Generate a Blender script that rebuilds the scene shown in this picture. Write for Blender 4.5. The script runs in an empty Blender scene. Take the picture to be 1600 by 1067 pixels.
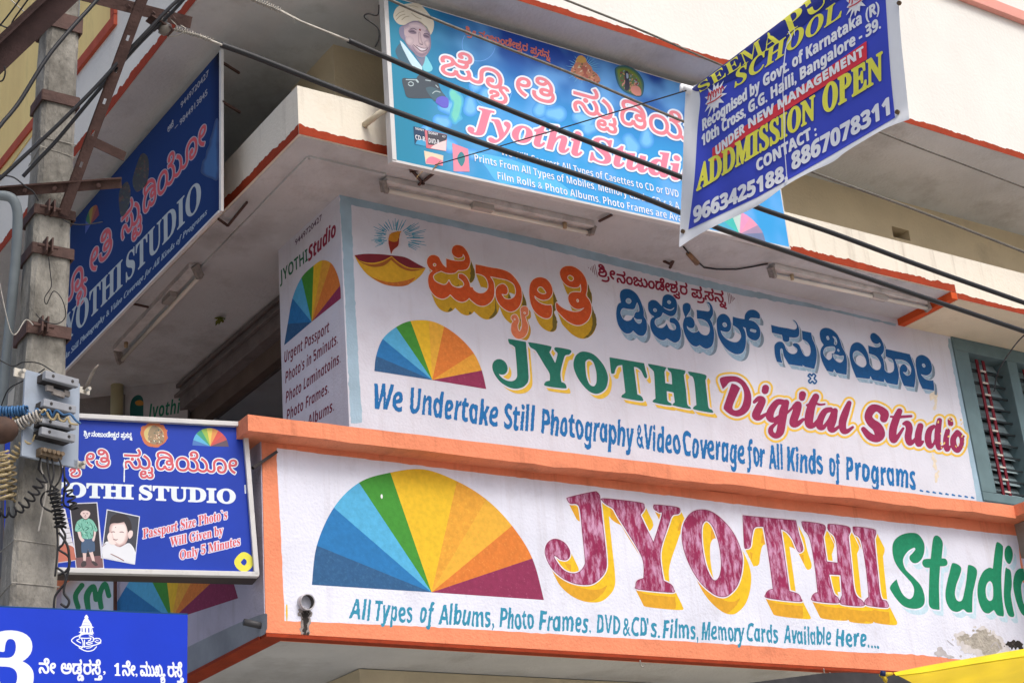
import bpy, math, random
import numpy as np

random.seed(7)
rng = np.random.default_rng(7)
sc = bpy.context.scene
COL = sc.collection

# ------------------------------------------------------------------ camera
YAW, PITCH, ROLL, FPX = 0.955309, 0.393494, -0.0862507, 2561.75   # solved from the building's vanishing points
CAM = np.array([-2.80945, -5.82000, 1.6])


def cam_axes():
    cy, sy, cp, sp, cr, sr = math.cos(YAW), math.sin(YAW), math.cos(PITCH), math.sin(PITCH), math.cos(ROLL), math.sin(ROLL)
    fwd = np.array([cp * cy, cp * sy, sp])
    right = np.array([sy, -cy, 0.])
    up = np.cross(right, fwd)
    return np.array([right * cr + up * sr, -right * sr + up * cr, fwd])


AX = cam_axes()
from mathutils import Matrix
cd = bpy.data.cameras.new('camera')
cam = bpy.data.objects.new('camera', cd)
COL.objects.link(cam)
R3 = np.array([AX[0], AX[1], -AX[2]]).T
mw = Matrix.Identity(4)
for i in range(3):
    for j in range(3):
        mw[i][j] = R3[i, j]
    mw[i][3] = CAM[i]
cam.matrix_world = mw
cd.sensor_width = 36.0
cd.lens = FPX / 1600 * 36
cd.clip_start = 0.1
cd.clip_end = 2000
sc.camera = cam

# ------------------------------------------------------------------ light
SUN_EL, SUN_AZ = math.radians(52), math.radians(-88)      # direction towards the sun; azimuth from +X
w = bpy.data.worlds.new('World')
sc.world = w
w.use_nodes = True
nt = w.node_tree
bg = nt.nodes['Background']
sky = nt.nodes.new('ShaderNodeTexSky')
sky.sky_type = 'NISHITA'
sky.sun_disc = False
sky.sun_elevation = SUN_EL
sky.sun_rotation = math.pi / 2 - SUN_AZ
sky.air_density = 0.75
sky.dust_density = 5.0
sky.ozone_density = 1.2
nt.links.new(sky.outputs[0], bg.inputs[0])
bg.inputs[1].default_value = 0.14
sl = bpy.data.lights.new('sun', 'SUN')
sl.energy = 1.2
sl.angle = math.radians(24)
sl.color = (1.0, 0.98, 0.95)
sun = bpy.data.objects.new('sun', sl)
COL.objects.link(sun)
from mathutils import Vector
sd = Vector((math.cos(SUN_EL) * math.cos(SUN_AZ), math.cos(SUN_EL) * math.sin(SUN_AZ), math.sin(SUN_EL)))
sun.rotation_euler = sd.to_track_quat('Z', 'Y').to_euler()
sun.location = (0, -10, 20)
sc.view_settings.view_transform = 'Standard'
sc.view_settings.look = 'None'
sc.view_settings.gamma = 1
sc.view_settings.exposure = 0.33
sc.cycles.max_bounces = 8
sc.cycles.diffuse_bounces = 5


# ------------------------------------------------------------------ projection helpers
def rays(px):
    px = np.atleast_2d(np.asarray(px, float))
    v = np.stack([(px[:, 0] - 800) / FPX, -(px[:, 1] - 533.5) / FPX, np.ones(len(px))], 1)
    return v @ AX


def proj(P):
    c = (np.atleast_2d(np.asarray(P, float)) - CAM) @ AX.T
    return np.stack([800 + FPX * c[:, 0] / c[:, 2], 533.5 - FPX * c[:, 1] / c[:, 2]], 1)


def at(x, y, depth):
    "a point seen at (x, y) of the photograph, depth metres ahead of the camera"
    return CAM + rays([(x, y)])[0] * depth


class Plane:
    def __init__(s, p, n):
        s.p = np.asarray(p, float)
        n = np.asarray(n, float)
        n = n / np.linalg.norm(n)
        s.n = n if np.dot(CAM - s.p, n) > 0 else -n

    used = 0

    def lift(s, layer):
        "height of the next coat of paint above the surface: every coat lies a hair above the one before"
        s.used += 1
        return layer * LAYER + s.used * 1.5e-5

    def hit(s, px, off=0.0):
        d = rays(px)
        k = ((s.p + s.n * off - CAM) @ s.n) / (d @ s.n)
        return CAM + d * k[:, None]

    maxrun = 400


class Cloth:
    maxrun = 6
    used = 0

    def lift(s, layer):
        s.used += 1
        return layer * 0.0022 + s.used * 1.2e-4

    def __init__(s, depth):
        s.depth = depth

    def hit(s, px, off=0.0):
        px = np.atleast_2d(np.asarray(px, float))
        return CAM + rays(px) * (s.depth(px[:, 0], px[:, 1]) - off)[:, None]


def PX(c):
    return Plane((c, 0, 0), (1, 0, 0))


def PY(c):
    return Plane((0, c, 0), (0, 1, 0))


def PZ(c):
    return Plane((0, 0, c), (0, 0, 1))


def hz_dir(x, y, slope):
    "horizontal world direction whose image at (x, y) has this slope, pointing right"
    p0 = rays([(x, y)])[0]
    p1 = rays([(x + 10, y + 10 * slope)])[0]
    n = np.cross(p0, p1)
    d = np.cross(n, (0, 0, 1.))
    d /= np.linalg.norm(d)
    if d @ AX[0] < 0:
        d = -d
    return d


# ------------------------------------------------------------------ materials
def lin(c):
    return tuple(((v / 255) / 12.92 if v / 255 <= 0.04045 else ((v / 255 + 0.055) / 1.055) ** 2.4) for v in c[:3])


MATS = {}


def mat(name, rgb, rough=0.8, var=0.06, vs=5.0, dirt=None, ds=1.6, da=0.5, dlo=0.55, bump=0.0, bs=90.0, spec=0.3, metal=0.0,
        fleck=None, fs=35.0, flo=0.62, stretch=(1, 1, 1), streak=None, sa=0.3, slo=0.56):
    """procedural surface: base colour, soft variation, dirt patches, flecks (worn paint) and fine bump"""
    if name in MATS:
        return MATS[name]
    m = bpy.data.materials.new(name)
    m.use_nodes = True
    t = m.node_tree
    b = t.nodes['Principled BSDF']
    b.inputs['Roughness'].default_value = rough
    b.inputs['Metallic'].default_value = metal
    b.inputs['Specular IOR Level'].default_value = spec
    c = lin(rgb)
    tc = t.nodes.new('ShaderNodeTexCoord')
    mp = t.nodes.new('ShaderNodeMapping')
    mp.inputs['Scale'].default_value = stretch
    t.links.new(tc.outputs['Object'], mp.inputs[0])

    def noise(scale, detail=5, rgh=0.55):
        n = t.nodes.new('ShaderNodeTexNoise')
        n.inputs['Scale'].default_value = scale
        n.inputs['Detail'].default_value = detail
        n.inputs['Roughness'].default_value = rgh
        t.links.new(mp.outputs[0], n.inputs['Vector'])
        return n

    def ramp(src, lo, hi):
        r = t.nodes.new('ShaderNodeMapRange')
        r.inputs['From Min'].default_value = lo
        r.inputs['From Max'].default_value = hi
        t.links.new(src, r.inputs['Value'])
        return r.outputs[0]

    def mix(fac, a, bb):
        x = t.nodes.new('ShaderNodeMix')
        x.data_type = 'RGBA'
        if isinstance(fac, float):
            x.inputs[0].default_value = fac
        else:
            t.links.new(fac, x.inputs[0])
        for sock, v in ((x.inputs[6], a), (x.inputs[7], bb)):
            if isinstance(v, tuple):
                sock.default_value = (*v, 1)
            else:
                t.links.new(v, sock)
        return x.outputs[2]

    n1 = noise(vs, 6)
    lo = tuple(max(0, v * (1 - var * 2.2)) for v in c)
    hi = tuple(min(1, v * (1 + var * 1.6)) for v in c)
    col = mix(ramp(n1.outputs[0], 0.3, 0.7), lo, hi)
    if dirt is not None:
        n2 = noise(ds, 8, 0.68)
        f = ramp(n2.outputs[0], dlo, dlo + 0.22)
        mm = t.nodes.new('ShaderNodeMath')
        mm.operation = 'MULTIPLY'
        mm.inputs[1].default_value = da
        t.links.new(f, mm.inputs[0])
        col = mix(mm.outputs[0], col, lin(dirt))
    if streak is not None:            # rain streaks running down the face
        m2 = t.nodes.new('ShaderNodeMapping')
        m2.inputs['Scale'].default_value = (1, 1, 0.06)
        t.links.new(tc.outputs['Object'], m2.inputs[0])
        n5 = noise(16, 7, 0.7)
        t.links.new(m2.outputs[0], n5.inputs['Vector'])
        ms = t.nodes.new('ShaderNodeMath')
        ms.operation = 'MULTIPLY'
        ms.inputs[1].default_value = sa
        t.links.new(ramp(n5.outputs[0], slo, slo + 0.2), ms.inputs[0])
        col = mix(ms.outputs[0], col, lin(streak))
    if fleck is not None:
        n3 = noise(fs, 6, 0.7)
        col = mix(ramp(n3.outputs[0], flo, flo + 0.16), col, lin(fleck))
    t.links.new(col, b.inputs['Base Color'])
    if bump > 0:
        n4 = noise(bs, 4)
        bp = t.nodes.new('ShaderNodeBump')
        bp.inputs['Strength'].default_value = bump
        bp.inputs['Distance'].default_value = 0.01
        t.links.new(n4.outputs[0], bp.inputs['Height'])
        t.links.new(bp.outputs[0], b.inputs['Normal'])
    MATS[name] = m
    return m


def ink_mat(rgb, fleck=None, flo=0.62, fs=90.0, rough=0.75, var=0.05, **k):
    n = 'paint_%d_%d_%d%s' % (*rgb, '' if fleck is None else '_worn%d' % int(flo * 100))
    return mat(n, rgb, rough=rough, var=var, vs=45, fleck=fleck, flo=flo, fs=fs, bump=0.12, bs=140, **k)


def print_mat(rgb):
    return mat('print_%d_%d_%d' % tuple(rgb), rgb, rough=0.42, var=0.03, vs=9, spec=0.4)


# ------------------------------------------------------------------ meshes and things
def link(name, me, m, parent=None, smooth=False):
    o = bpy.data.objects.new(name, me)
    COL.objects.link(o)
    if m is not None:
        for q in (m if isinstance(m, (list, tuple)) else [m]):
            me.materials.append(q)
    if smooth:
        for p in me.polygons:
            p.use_smooth = True
    if parent is not None:
        o.parent = parent
    return o


def world_loc(o):
    l = Vector((0, 0, 0))
    while o is not None:
        l = l + o.location
        o = o.parent
    return l


class MB:
    def __init__(s):
        s.v, s.f, s.mi = [], [], []

    def add(s, verts, faces, mi=0):
        n = len(s.v)
        s.v += [tuple(map(float, q)) for q in verts]
        s.f += [tuple(i + n for i in q) for q in faces]
        s.mi += [mi] * len(faces)
        return s

    def box(s, x0, x1, y0, y1, z0, z1, mi=0):
        v = [(x, y, z) for z in (z0, z1) for y in (y0, y1) for x in (x0, x1)]
        return s.add(v, [(0, 2, 3, 1), (4, 5, 7, 6), (0, 1, 5, 4), (2, 6, 7, 3), (0, 4, 6, 2), (1, 3, 7, 5)], mi)

    def obox(s, o, u, v, n, mi=0):
        "box from corner o along full edge vectors u, v, n"
        o, u, v, n = (np.asarray(q, float) for q in (o, u, v, n))
        P = [o + a * u + b * v + c * n for c in (0, 1) for b in (0, 1) for a in (0, 1)]
        return s.add(P, [(0, 2, 3, 1), (4, 5, 7, 6), (0, 1, 5, 4), (2, 6, 7, 3), (0, 4, 6, 2), (1, 3, 7, 5)], mi)

    def bar(s, a, b, w, h, up=(0, 0, 1), mi=0):
        "rectangular bar from a to b, w wide, h along up"
        a, b, up = (np.asarray(q, float) for q in (a, b, up))
        d = b - a
        side = np.cross(d, up)
        side /= np.linalg.norm(side)
        u2 = np.cross(side, d)
        u2 /= np.linalg.norm(u2)
        return s.obox(a - side * w / 2 - u2 * h / 2, d, side * w, u2 * h, mi)

    def tube(s, pts, r, n=8, mi=0, cap=True):
        pts = [np.asarray(p, float) for p in pts]
        rr = r if isinstance(r, (list, tuple, np.ndarray)) else [r] * len(pts)
        V, Fc = [], []
        nrm = None
        for i, p in enumerate(pts):
            d = pts[min(i + 1, len(pts) - 1)] - pts[max(i - 1, 0)]
            d = d / (np.linalg.norm(d) + 1e-12)
            if nrm is None:
                nrm = np.cross(d, (0.3, 0.2, 0.93))
            nrm = nrm - d * (nrm @ d)
            nrm /= np.linalg.norm(nrm) + 1e-12
            bn = np.cross(d, nrm)
            for k in range(n):
                a = 2 * math.pi * k / n
                V.append(p + rr[i] * (math.cos(a) * nrm + math.sin(a) * bn))
        for i in range(len(pts) - 1):
            for k in range(n):
                Fc.append((i * n + k, i * n + (k + 1) % n, (i + 1) * n + (k + 1) % n, (i + 1) * n + k))
        if cap:
            Fc.append(tuple(range(n))[::-1])
            Fc.append(tuple((len(pts) - 1) * n + k for k in range(n)))
        return s.add(V, Fc, mi)

    def prism(s, poly, off, mi=0):
        "closed planar polygon (3-D points) extruded by vector off"
        n = len(poly)
        P = [np.asarray(p, float) for p in poly]
        o = np.asarray(off, float)
        V = P + [p + o for p in P]
        Fc = [tuple(range(n))[::-1], tuple(range(n, 2 * n))] + [(i, (i + 1) % n, n + (i + 1) % n, n + i) for i in range(n)]
        return s.add(V, Fc, mi)

    def build(s, name, m, parent=None, smooth=False, bevel=0.0):
        me = bpy.data.meshes.new(name)
        l = world_loc(parent) if parent is not None else Vector((0, 0, 0))
        me.from_pydata([(a - l.x, b - l.y, c - l.z) for a, b, c in s.v], [], s.f)
        o = link(name, me, m, parent, smooth)
        if isinstance(m, (list, tuple)):
            me.polygons.foreach_set('material_index', s.mi)
        me.update()
        if bevel > 0:
            bv = o.modifiers.new('bevel', 'BEVEL')
            bv.width = bevel
            bv.segments = 2
            bv.limit_method = 'ANGLE'
        return o


def tag(o, label, cat, group=None):
    o['label'] = label
    o['category'] = cat
    if group:
        o['group'] = group
    return o


def thing(name, label, cat, loc, group=None):
    o = bpy.data.objects.new(name, None)
    COL.objects.link(o)
    o.location = tuple(map(float, loc))
    o.empty_display_size = 0.1
    return tag(o, label, cat, group)


def struct(o):
    o['kind'] = 'structure'
    return o


# ------------------------------------------------------------------ lettering: signed distance fields in the sign's plane
def parse(s):
    out = []
    for q in s.split():
        c = q.endswith('c')
        if c:
            q = q[:-1]
        out.append((*map(float, q.split(',')), c))
    return out


def spline(pts, closed=True, sub=6):
    """Catmull-Rom; points flagged True are corners"""
    P = [np.array(p[:-1]) for p in pts]
    fl = [bool(p[-1]) for p in pts]
    n = len(P)
    out = []
    for i in range(n if closed else n - 1):
        a, b = P[i], P[(i + 1) % n]
        p0 = P[i - 1] if (closed or i > 0) else a
        p3 = P[(i + 2) % n] if (closed or i + 2 < n) else b
        if fl[i]:
            p0 = a
        if fl[(i + 1) % n]:
            p3 = b
        for t in range(sub):
            t /= sub
            m0, m1 = (b - p0) / 2, (p3 - a) / 2
            out.append((2 * t ** 3 - 3 * t ** 2 + 1) * a + (t ** 3 - 2 * t ** 2 + t) * m0 + (-2 * t ** 3 + 3 * t ** 2) * b + (t ** 3 - t ** 2) * m1)
    if not closed:
        out.append(P[-1])
    return np.array(out)


def smooth_noise(shape, cell):
    h, w_ = shape
    g = rng.standard_normal((int(h / cell) + 3, int(w_ / cell) + 3))
    y = np.arange(h) / cell
    x = np.arange(w_) / cell
    yi, xi = y.astype(int), x.astype(int)
    fy, fx = (y - yi)[:, None], (x - xi)[None]
    fy, fx = fy * fy * (3 - 2 * fy), fx * fx * (3 - 2 * fx)
    A = g[yi][:, xi] * (1 - fx) + g[yi][:, xi + 1] * fx
    B = g[yi + 1][:, xi] * (1 - fx) + g[yi + 1][:, xi + 1] * fx
    return A * (1 - fy) + B * fy


class Ink:
    BIG = 40.0

    def __init__(s, x0, y0, x1, y1, st=0.7):
        s.x0, s.y0, s.st = x0, y0, st
        s.nx, s.ny = int((x1 - x0) / st) + 1, int((y1 - y0) / st) + 1
        s.xs = x0 + np.arange(s.nx) * st
        s.ys = y0 + np.arange(s.ny) * st
        s.phi = np.full((s.ny, s.nx), s.BIG)

    def copy(s):
        o = Ink.__new__(Ink)
        o.__dict__.update(s.__dict__)
        o.phi = s.phi.copy()
        return o

    def _win(s, x0, y0, x1, y1):
        i0, i1 = max(0, int((x0 - s.x0) / s.st)), min(s.nx, int((x1 - s.x0) / s.st) + 2)
        j0, j1 = max(0, int((y0 - s.y0) / s.st)), min(s.ny, int((y1 - s.y0) / s.st) + 2)
        return i0, max(i0, i1), j0, max(j0, j1)

    def _seg(s, D, a, b, ra=0.0, rb=0.0, m=8.0):
        r = max(ra, rb) + m
        i0, i1, j0, j1 = s._win(min(a[0], b[0]) - r, min(a[1], b[1]) - r, max(a[0], b[0]) + r, max(a[1], b[1]) + r)
        if i1 <= i0 or j1 <= j0:
            return
        X = s.xs[i0:i1][None] - a[0]
        Y = s.ys[j0:j1][:, None] - a[1]
        dx, dy = b[0] - a[0], b[1] - a[1]
        L = dx * dx + dy * dy
        t = np.clip((X * dx + Y * dy) / L, 0, 1) if L > 1e-12 else 0.0
        d = np.hypot(X - t * dx, Y - t * dy) - (ra + (rb - ra) * t)
        D[j0:j1, i0:i1] = np.minimum(D[j0:j1, i0:i1], d)

    def segs(s, A, B, m=8.0):
        "signed field of directed boundary segments (non-zero winding)"
        D = np.full_like(s.phi, s.BIG)
        W = np.zeros(s.phi.shape, np.int32)
        for a, b in zip(A, B):
            s._seg(D, a, b, m=m)
            if a[1] == b[1]:
                continue
            lo, hi = min(a[1], b[1]), max(a[1], b[1])
            j0 = max(0, int(math.ceil((lo - s.y0) / s.st)))
            j1 = min(s.ny, int(math.ceil((hi - s.y0) / s.st)))
            if j1 <= j0:
                continue
            xx = a[0] + (s.ys[j0:j1] - a[1]) / (b[1] - a[1]) * (b[0] - a[0])
            im = min(s.nx, max(0, int((max(a[0], b[0]) - s.x0) / s.st) + 2))
            W[j0:j1, :im] += np.where(s.xs[None, :im] < xx[:, None], 1 if b[1] > a[1] else -1, 0).astype(np.int32)
        return np.where(W != 0, -D, D)

    def polys(s, L, cut=False):
        A = np.concatenate([p for p in L])
        B = np.concatenate([np.roll(p, -1, 0) for p in L])
        f = s.segs(A, B)
        s.phi = np.maximum(s.phi, -f) if cut else np.minimum(s.phi, f)
        return s

    def poly(s, txt, o=(0, 0), k=1.0, cut=False, sharp=False):
        P = parse(txt) if isinstance(txt, str) else [(*q, True) for q in txt]
        if sharp:
            P = [(a, b, True) for a, b, c in P]
        P = [(o[0] + a / k, o[1] + b / k, c) for a, b, c in P]
        return s.polys([spline(P)], cut)

    def stroke(s, txt, o=(0, 0), k=1.0, cut=False):
        P = [tuple(map(float, q.split(','))) for q in txt.split()] if isinstance(txt, str) else txt
        P = [(o[0] + a / k, o[1] + b / k, r / k, False) for a, b, r in P]
        Q = spline(P, False, 5) if len(P) > 2 else np.array([p[:3] for p in P])
        D = np.full_like(s.phi, s.BIG)
        if len(Q) == 1:
            s._seg(D, Q[0], Q[0], Q[0][2], Q[0][2])
        for a, b in zip(Q[:-1], Q[1:]):
            s._seg(D, a, b, a[2], b[2])
        s.phi = np.maximum(s.phi, -D) if cut else np.minimum(s.phi, D)
        return s

    def rough(s, amp, cell=6.0):
        s.phi = s.phi + amp * smooth_noise(s.phi.shape, cell / s.st)
        return s

    def clip(s, other):
        s.phi = np.maximum(s.phi, other.phi)
        return s

    def minus(s, phi):
        s.phi = np.maximum(s.phi, -phi)
        return s

    def sweep(s, dx, dy):
        o = s.copy()
        n = max(1, int(math.ceil(max(abs(dx), abs(dy)) / s.st)))
        for k in range(1, n + 1):
            i, j = round(dx * k / n / s.st), round(dy * k / n / s.st)
            sh = np.full_like(s.phi, s.BIG)
            h, w_ = s.phi.shape
            sh[max(0, j):h + min(0, j), max(0, i):w_ + min(0, i)] = s.phi[max(0, -j):h + min(0, -j), max(0, -i):w_ + min(0, -i)]
            o.phi = np.minimum(o.phi, sh)
        return o

    def geom(s, iso, maxrun):
        f = s.phi - iso
        ins = f < 0
        V, Fc = [], []
        full = ins[:-1, :-1] & ins[1:, :-1] & ins[:-1, 1:] & ins[1:, 1:]
        anyc = ins[:-1, :-1] | ins[1:, :-1] | ins[:-1, 1:] | ins[1:, 1:]

        def put(*pts):
            n = len(V)
            V.extend(pts)
            Fc.append(tuple(range(n, n + len(pts))))
        for j in range(s.ny - 1):
            row = full[j]
            if not row.any():
                continue
            d = np.diff(np.concatenate([[0], row.astype(np.int8), [0]]))
            for a, b in zip(np.where(d == 1)[0], np.where(d == -1)[0]):
                while a < b:
                    c = min(b, a + maxrun)
                    xa, xb, ya, yb = s.xs[a], s.xs[c], s.ys[j], s.ys[j + 1]
                    put((xa, ya), (xa, yb), (xb, yb), (xb, ya))
                    a = c
        J, I = np.where(anyc & ~full)
        st = s.st
        for j, i in zip(J, I):
            cs = ((0, 0, f[j, i]), (0, 1, f[j + 1, i]), (1, 1, f[j + 1, i + 1]), (1, 0, f[j, i + 1]))
            poly = []
            for q in range(4):
                a, b = cs[q], cs[(q + 1) % 4]
                if a[2] < 0:
                    poly.append((s.xs[i] + a[0] * st, s.ys[j] + a[1] * st))
                if (a[2] < 0) != (b[2] < 0):
                    t = a[2] / (a[2] - b[2])
                    poly.append((s.xs[i] + (a[0] + (b[0] - a[0]) * t) * st, s.ys[j] + (a[1] + (b[1] - a[1]) * t) * st))
            if len(poly) >= 3:
                put(*poly)
        return V, Fc

    def build(s, name, m, plane, layer, parent, iso=0.0):
        V, Fc = s.geom(iso, plane.maxrun)
        if not V:
            return None
        P = plane.hit(np.array(V), plane.lift(layer))
        l = world_loc(parent)
        me = bpy.data.meshes.new(name)
        me.from_pydata((P - np.array(l)).tolist(), [], Fc)
        return link(name, me, m, parent)


LAYER = 0.00012

STY = {'serif': (0x1D400, 0x1D41A, 0x1D7CE), 'serifit': (0x1D468, 0x1D482, 0x1D7CE), 'sans': (0x1D5D4, 0x1D5EE, 0x1D7EC),
       'sansit': (0x1D63C, 0x1D656, 0x1D7EC), 'plain': None}
_G = {}
TS = bpy.data.scenes.new('type_shop')      # scratch scene where letters are outlined, so the big scene is not re-evaluated


def styled(t, sty):
    S = STY[sty]
    if S is None:
        return t
    r = ''
    for c in t:
        if 'A' <= c <= 'Z':
            r += chr(S[0] + ord(c) - 65)
        elif 'a' <= c <= 'z':
            r += chr(S[1] + ord(c) - 97)
        elif '0' <= c <= '9':
            r += chr(S[2] + ord(c) - 48)
        else:
            r += c
    return r


def glyphs(t, sty, bold=0.0):
    key = (t, sty, bold)
    if key in _G:
        return _G[key]
    c = bpy.data.curves.new('t', 'FONT')
    c.body = styled(t, sty)
    c.offset = bold
    c.resolution_u = 3
    o = bpy.data.objects.new('t', c)
    TS.collection.objects.link(o)
    TS.view_layers[0].update()
    me = bpy.data.meshes.new_from_object(o.evaluated_get(TS.view_layers[0].depsgraph))
    V = np.array([v.co[:2] for v in me.vertices])
    Fc = [tuple(p.vertices) for p in me.polygons]
    bpy.data.objects.remove(o)
    bpy.data.curves.remove(c)
    bpy.data.meshes.remove(me)
    _G[key] = (V, Fc)
    return V, Fc


def cap(sty):
    V, _ = glyphs('H', sty)
    return V[:, 1].max()


def mapper(plane, x0, y0, x1, y1, h, slant=0.0, h1=None, sag=None):
    """local (u along baseline 0..1, v in cap heights) -> photograph pixel, laid out in the plane itself"""
    h1 = h if h1 is None else h1
    a, b = plane.hit([(x0, y0)])[0], plane.hit([(x1, y1)])[0]

    def upv(x, y, hh):
        d = np.array([209.0 - x, -6008.0 - y])
        d /= np.linalg.norm(d)
        e = np.array([x1 - x0, y1 - y0], float)
        e = e / np.linalg.norm(e)
        return plane.hit([(x + d[0] * hh + e[0] * slant, y + d[1] * hh + e[1] * slant)])[0]
    ua, ub = upv(x0, y0, h) - a, upv(x1, y1, h1) - b

    def f(u, v):
        u, v = np.asarray(u)[:, None], np.asarray(v)[:, None]
        p = proj(a + (b - a) * u + (ua * (1 - u) + ub * u) * v)
        if sag is not None:
            p[:, 1] += sag(u[:, 0])
        return p
    return f


def text_px(t, sty, plane, x0, y0, x1, y1, h, bold=0.0, **k):
    V, Fc = glyphs(t, sty, bold)
    lo, hi = V[:, 0].min(), V[:, 0].max()
    f = mapper(plane, x0, y0, x1, y1, h, **k)
    return f((V[:, 0] - lo) / (hi - lo), V[:, 1] / cap(sty)), Fc


def text_segs(px, Fc):
    E = {}
    for q in Fc:
        for a, b in zip(q, q[1:] + q[:1]):
            E[(a, b)] = 1
    B = [(a, b) for (a, b) in E if (b, a) not in E]
    return px[[a for a, b in B]], px[[b for a, b in B]]


class Line:
    "flat lettering; every run of words is a mesh of its own"

    def __init__(s, plane, layer):
        s.plane, s.layer, s.items = plane, layer, []

    def put(s, px, Fc):
        s.items.append((s.plane.hit(px, s.plane.lift(s.layer)), Fc))
        return s

    def text(s, t, sty, x0, y0, x1, y1, h, bold=0.0, hand=0.0, **k):
        if bold <= 0 and not hand:
            return s.put(*text_px(t, sty, s.plane, x0, y0, x1, y1, h, bold=bold, **k))
        px, Fc = text_px(t, sty, s.plane, x0, y0, x1, y1, h, **k)
        if hand:                       # the sign painter's unsteady brush
            x, y = px[:, 0].copy(), px[:, 1].copy()
            px[:, 0] += hand * (1.3 * np.sin(y * 0.17 + x * 0.09) + 0.6 * np.sin(x * 0.31))
            px[:, 1] += hand * (1.5 * np.sin(x * 0.11 + 1.0) + 0.7 * np.sin(x * 0.37 + y * 0.1))
        a, b = px.min(0) - 3, px.max(0) + 3
        I = Ink(a[0], a[1], b[0], b[1], 0.4 if h < 15 else 0.55)
        I.phi = I.segs(*text_segs(px, Fc), m=3.0)
        if hand:
            I.rough(0.28, 2.5)
        s.items.append((I, bold * h / cap(sty)))
        return s

    def build(s, name, m, parent):
        for P, Fc in s.items:
            if isinstance(P, Ink):
                P.build(name, m, s.plane, s.layer, parent, iso=Fc)
                continue
            me = bpy.data.meshes.new(name)
            me.from_pydata((P - np.array(world_loc(parent))).tolist(), [], Fc)
            link(name, me, m, parent)


def kn_polys(key, plane, x0, y0, x1, y1, h, **k):
    """Kannada word outlines mapped between x0..x1 on its baseline; h = height of 600 font units"""
    L = []
    for p in KN[key].split('|'):
        q = np.cumsum(np.array([tuple(map(int, s_.split(','))) for s_ in p.split()], float), 0)
        L.append(q)
    A = np.concatenate(L)
    lo, hi = A[:, 0].min(), A[:, 0].max()
    f = mapper(plane, x0, y0, x1, y1, h, **k)
    return [f((q[:, 0] - lo) / (hi - lo), q[:, 1] / 600) for q in L]


def bounds(L, m):
    A = np.concatenate(L)
    return A[:, 0].min() - m, A[:, 1].min() - m, A[:, 0].max() + m, A[:, 1].max() + m


def area(name, m, plane, layer, parent, txt, o=(0, 0), k=1.0, rough=0.0, cell=6, st=0.7, sharp=False):
    "one filled outline"
    P = parse(txt) if isinstance(txt, str) else [(*q, True) for q in txt]
    X = [o[0] + p[0] / k for p in P]
    Y = [o[1] + p[1] / k for p in P]
    I = Ink(min(X) - 4, min(Y) - 4, max(X) + 4, max(Y) + 4, st).poly(txt, o, k, sharp=sharp)
    if rough:
        I.rough(rough, cell)
    return I.build(name, m, plane, layer, parent)


def soft(name, plane, layer, parent, edge, core, depth, txt, o=(0, 0), k=1.0, n=4, st=0.5, rough=0.0, cell=4, m=print_mat):
    "printed shape whose colour runs softly from its edge to its middle"
    P = parse(txt)
    X = [o[0] + p[0] / k for p in P]
    Y = [o[1] + p[1] / k for p in P]
    I = Ink(min(X) - 4, min(Y) - 4, max(X) + 4, max(Y) + 4, st).poly(txt, o, k)
    if rough:
        I.rough(rough, cell)
    for i in range(n):
        t = i / (n - 1)
        I.build(name, m(tuple(int(round(a + (b - a) * t)) for a, b in zip(edge, core))), plane, layer, parent, iso=-depth * t)


def mosaic(name, plane, layer, parent, region, palette, n, r, o, k, seed, st=0.4):
    "ornate little figure: many small dabs of colour inside an outline"
    q = np.random.default_rng(seed)
    P = parse(region)
    X = [o[0] + p[0] / k for p in P]
    Y = [o[1] + p[1] / k for p in P]
    base = Ink(min(X) - 3, min(Y) - 3, max(X) + 3, max(Y) + 3, st).poly(region, o, k)
    base.build(name, print_mat(palette[0]), plane, layer, parent)
    for c in palette[1:]:
        I = base.copy()
        I.phi = np.full_like(base.phi, I.BIG)
        for _ in range(n):
            x, y = q.uniform(min(X), max(X)), q.uniform(min(Y), max(Y))
            a = q.uniform(0, 3.14)
            I.stroke([(x, y, q.uniform(0.4, 1) * r), (x + r * 1.6 * math.cos(a), y + r * 1.6 * math.sin(a), q.uniform(0.2, 0.8) * r)])
        I.clip(base)
        I.build(name, print_mat(c), plane, layer, parent)
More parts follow.
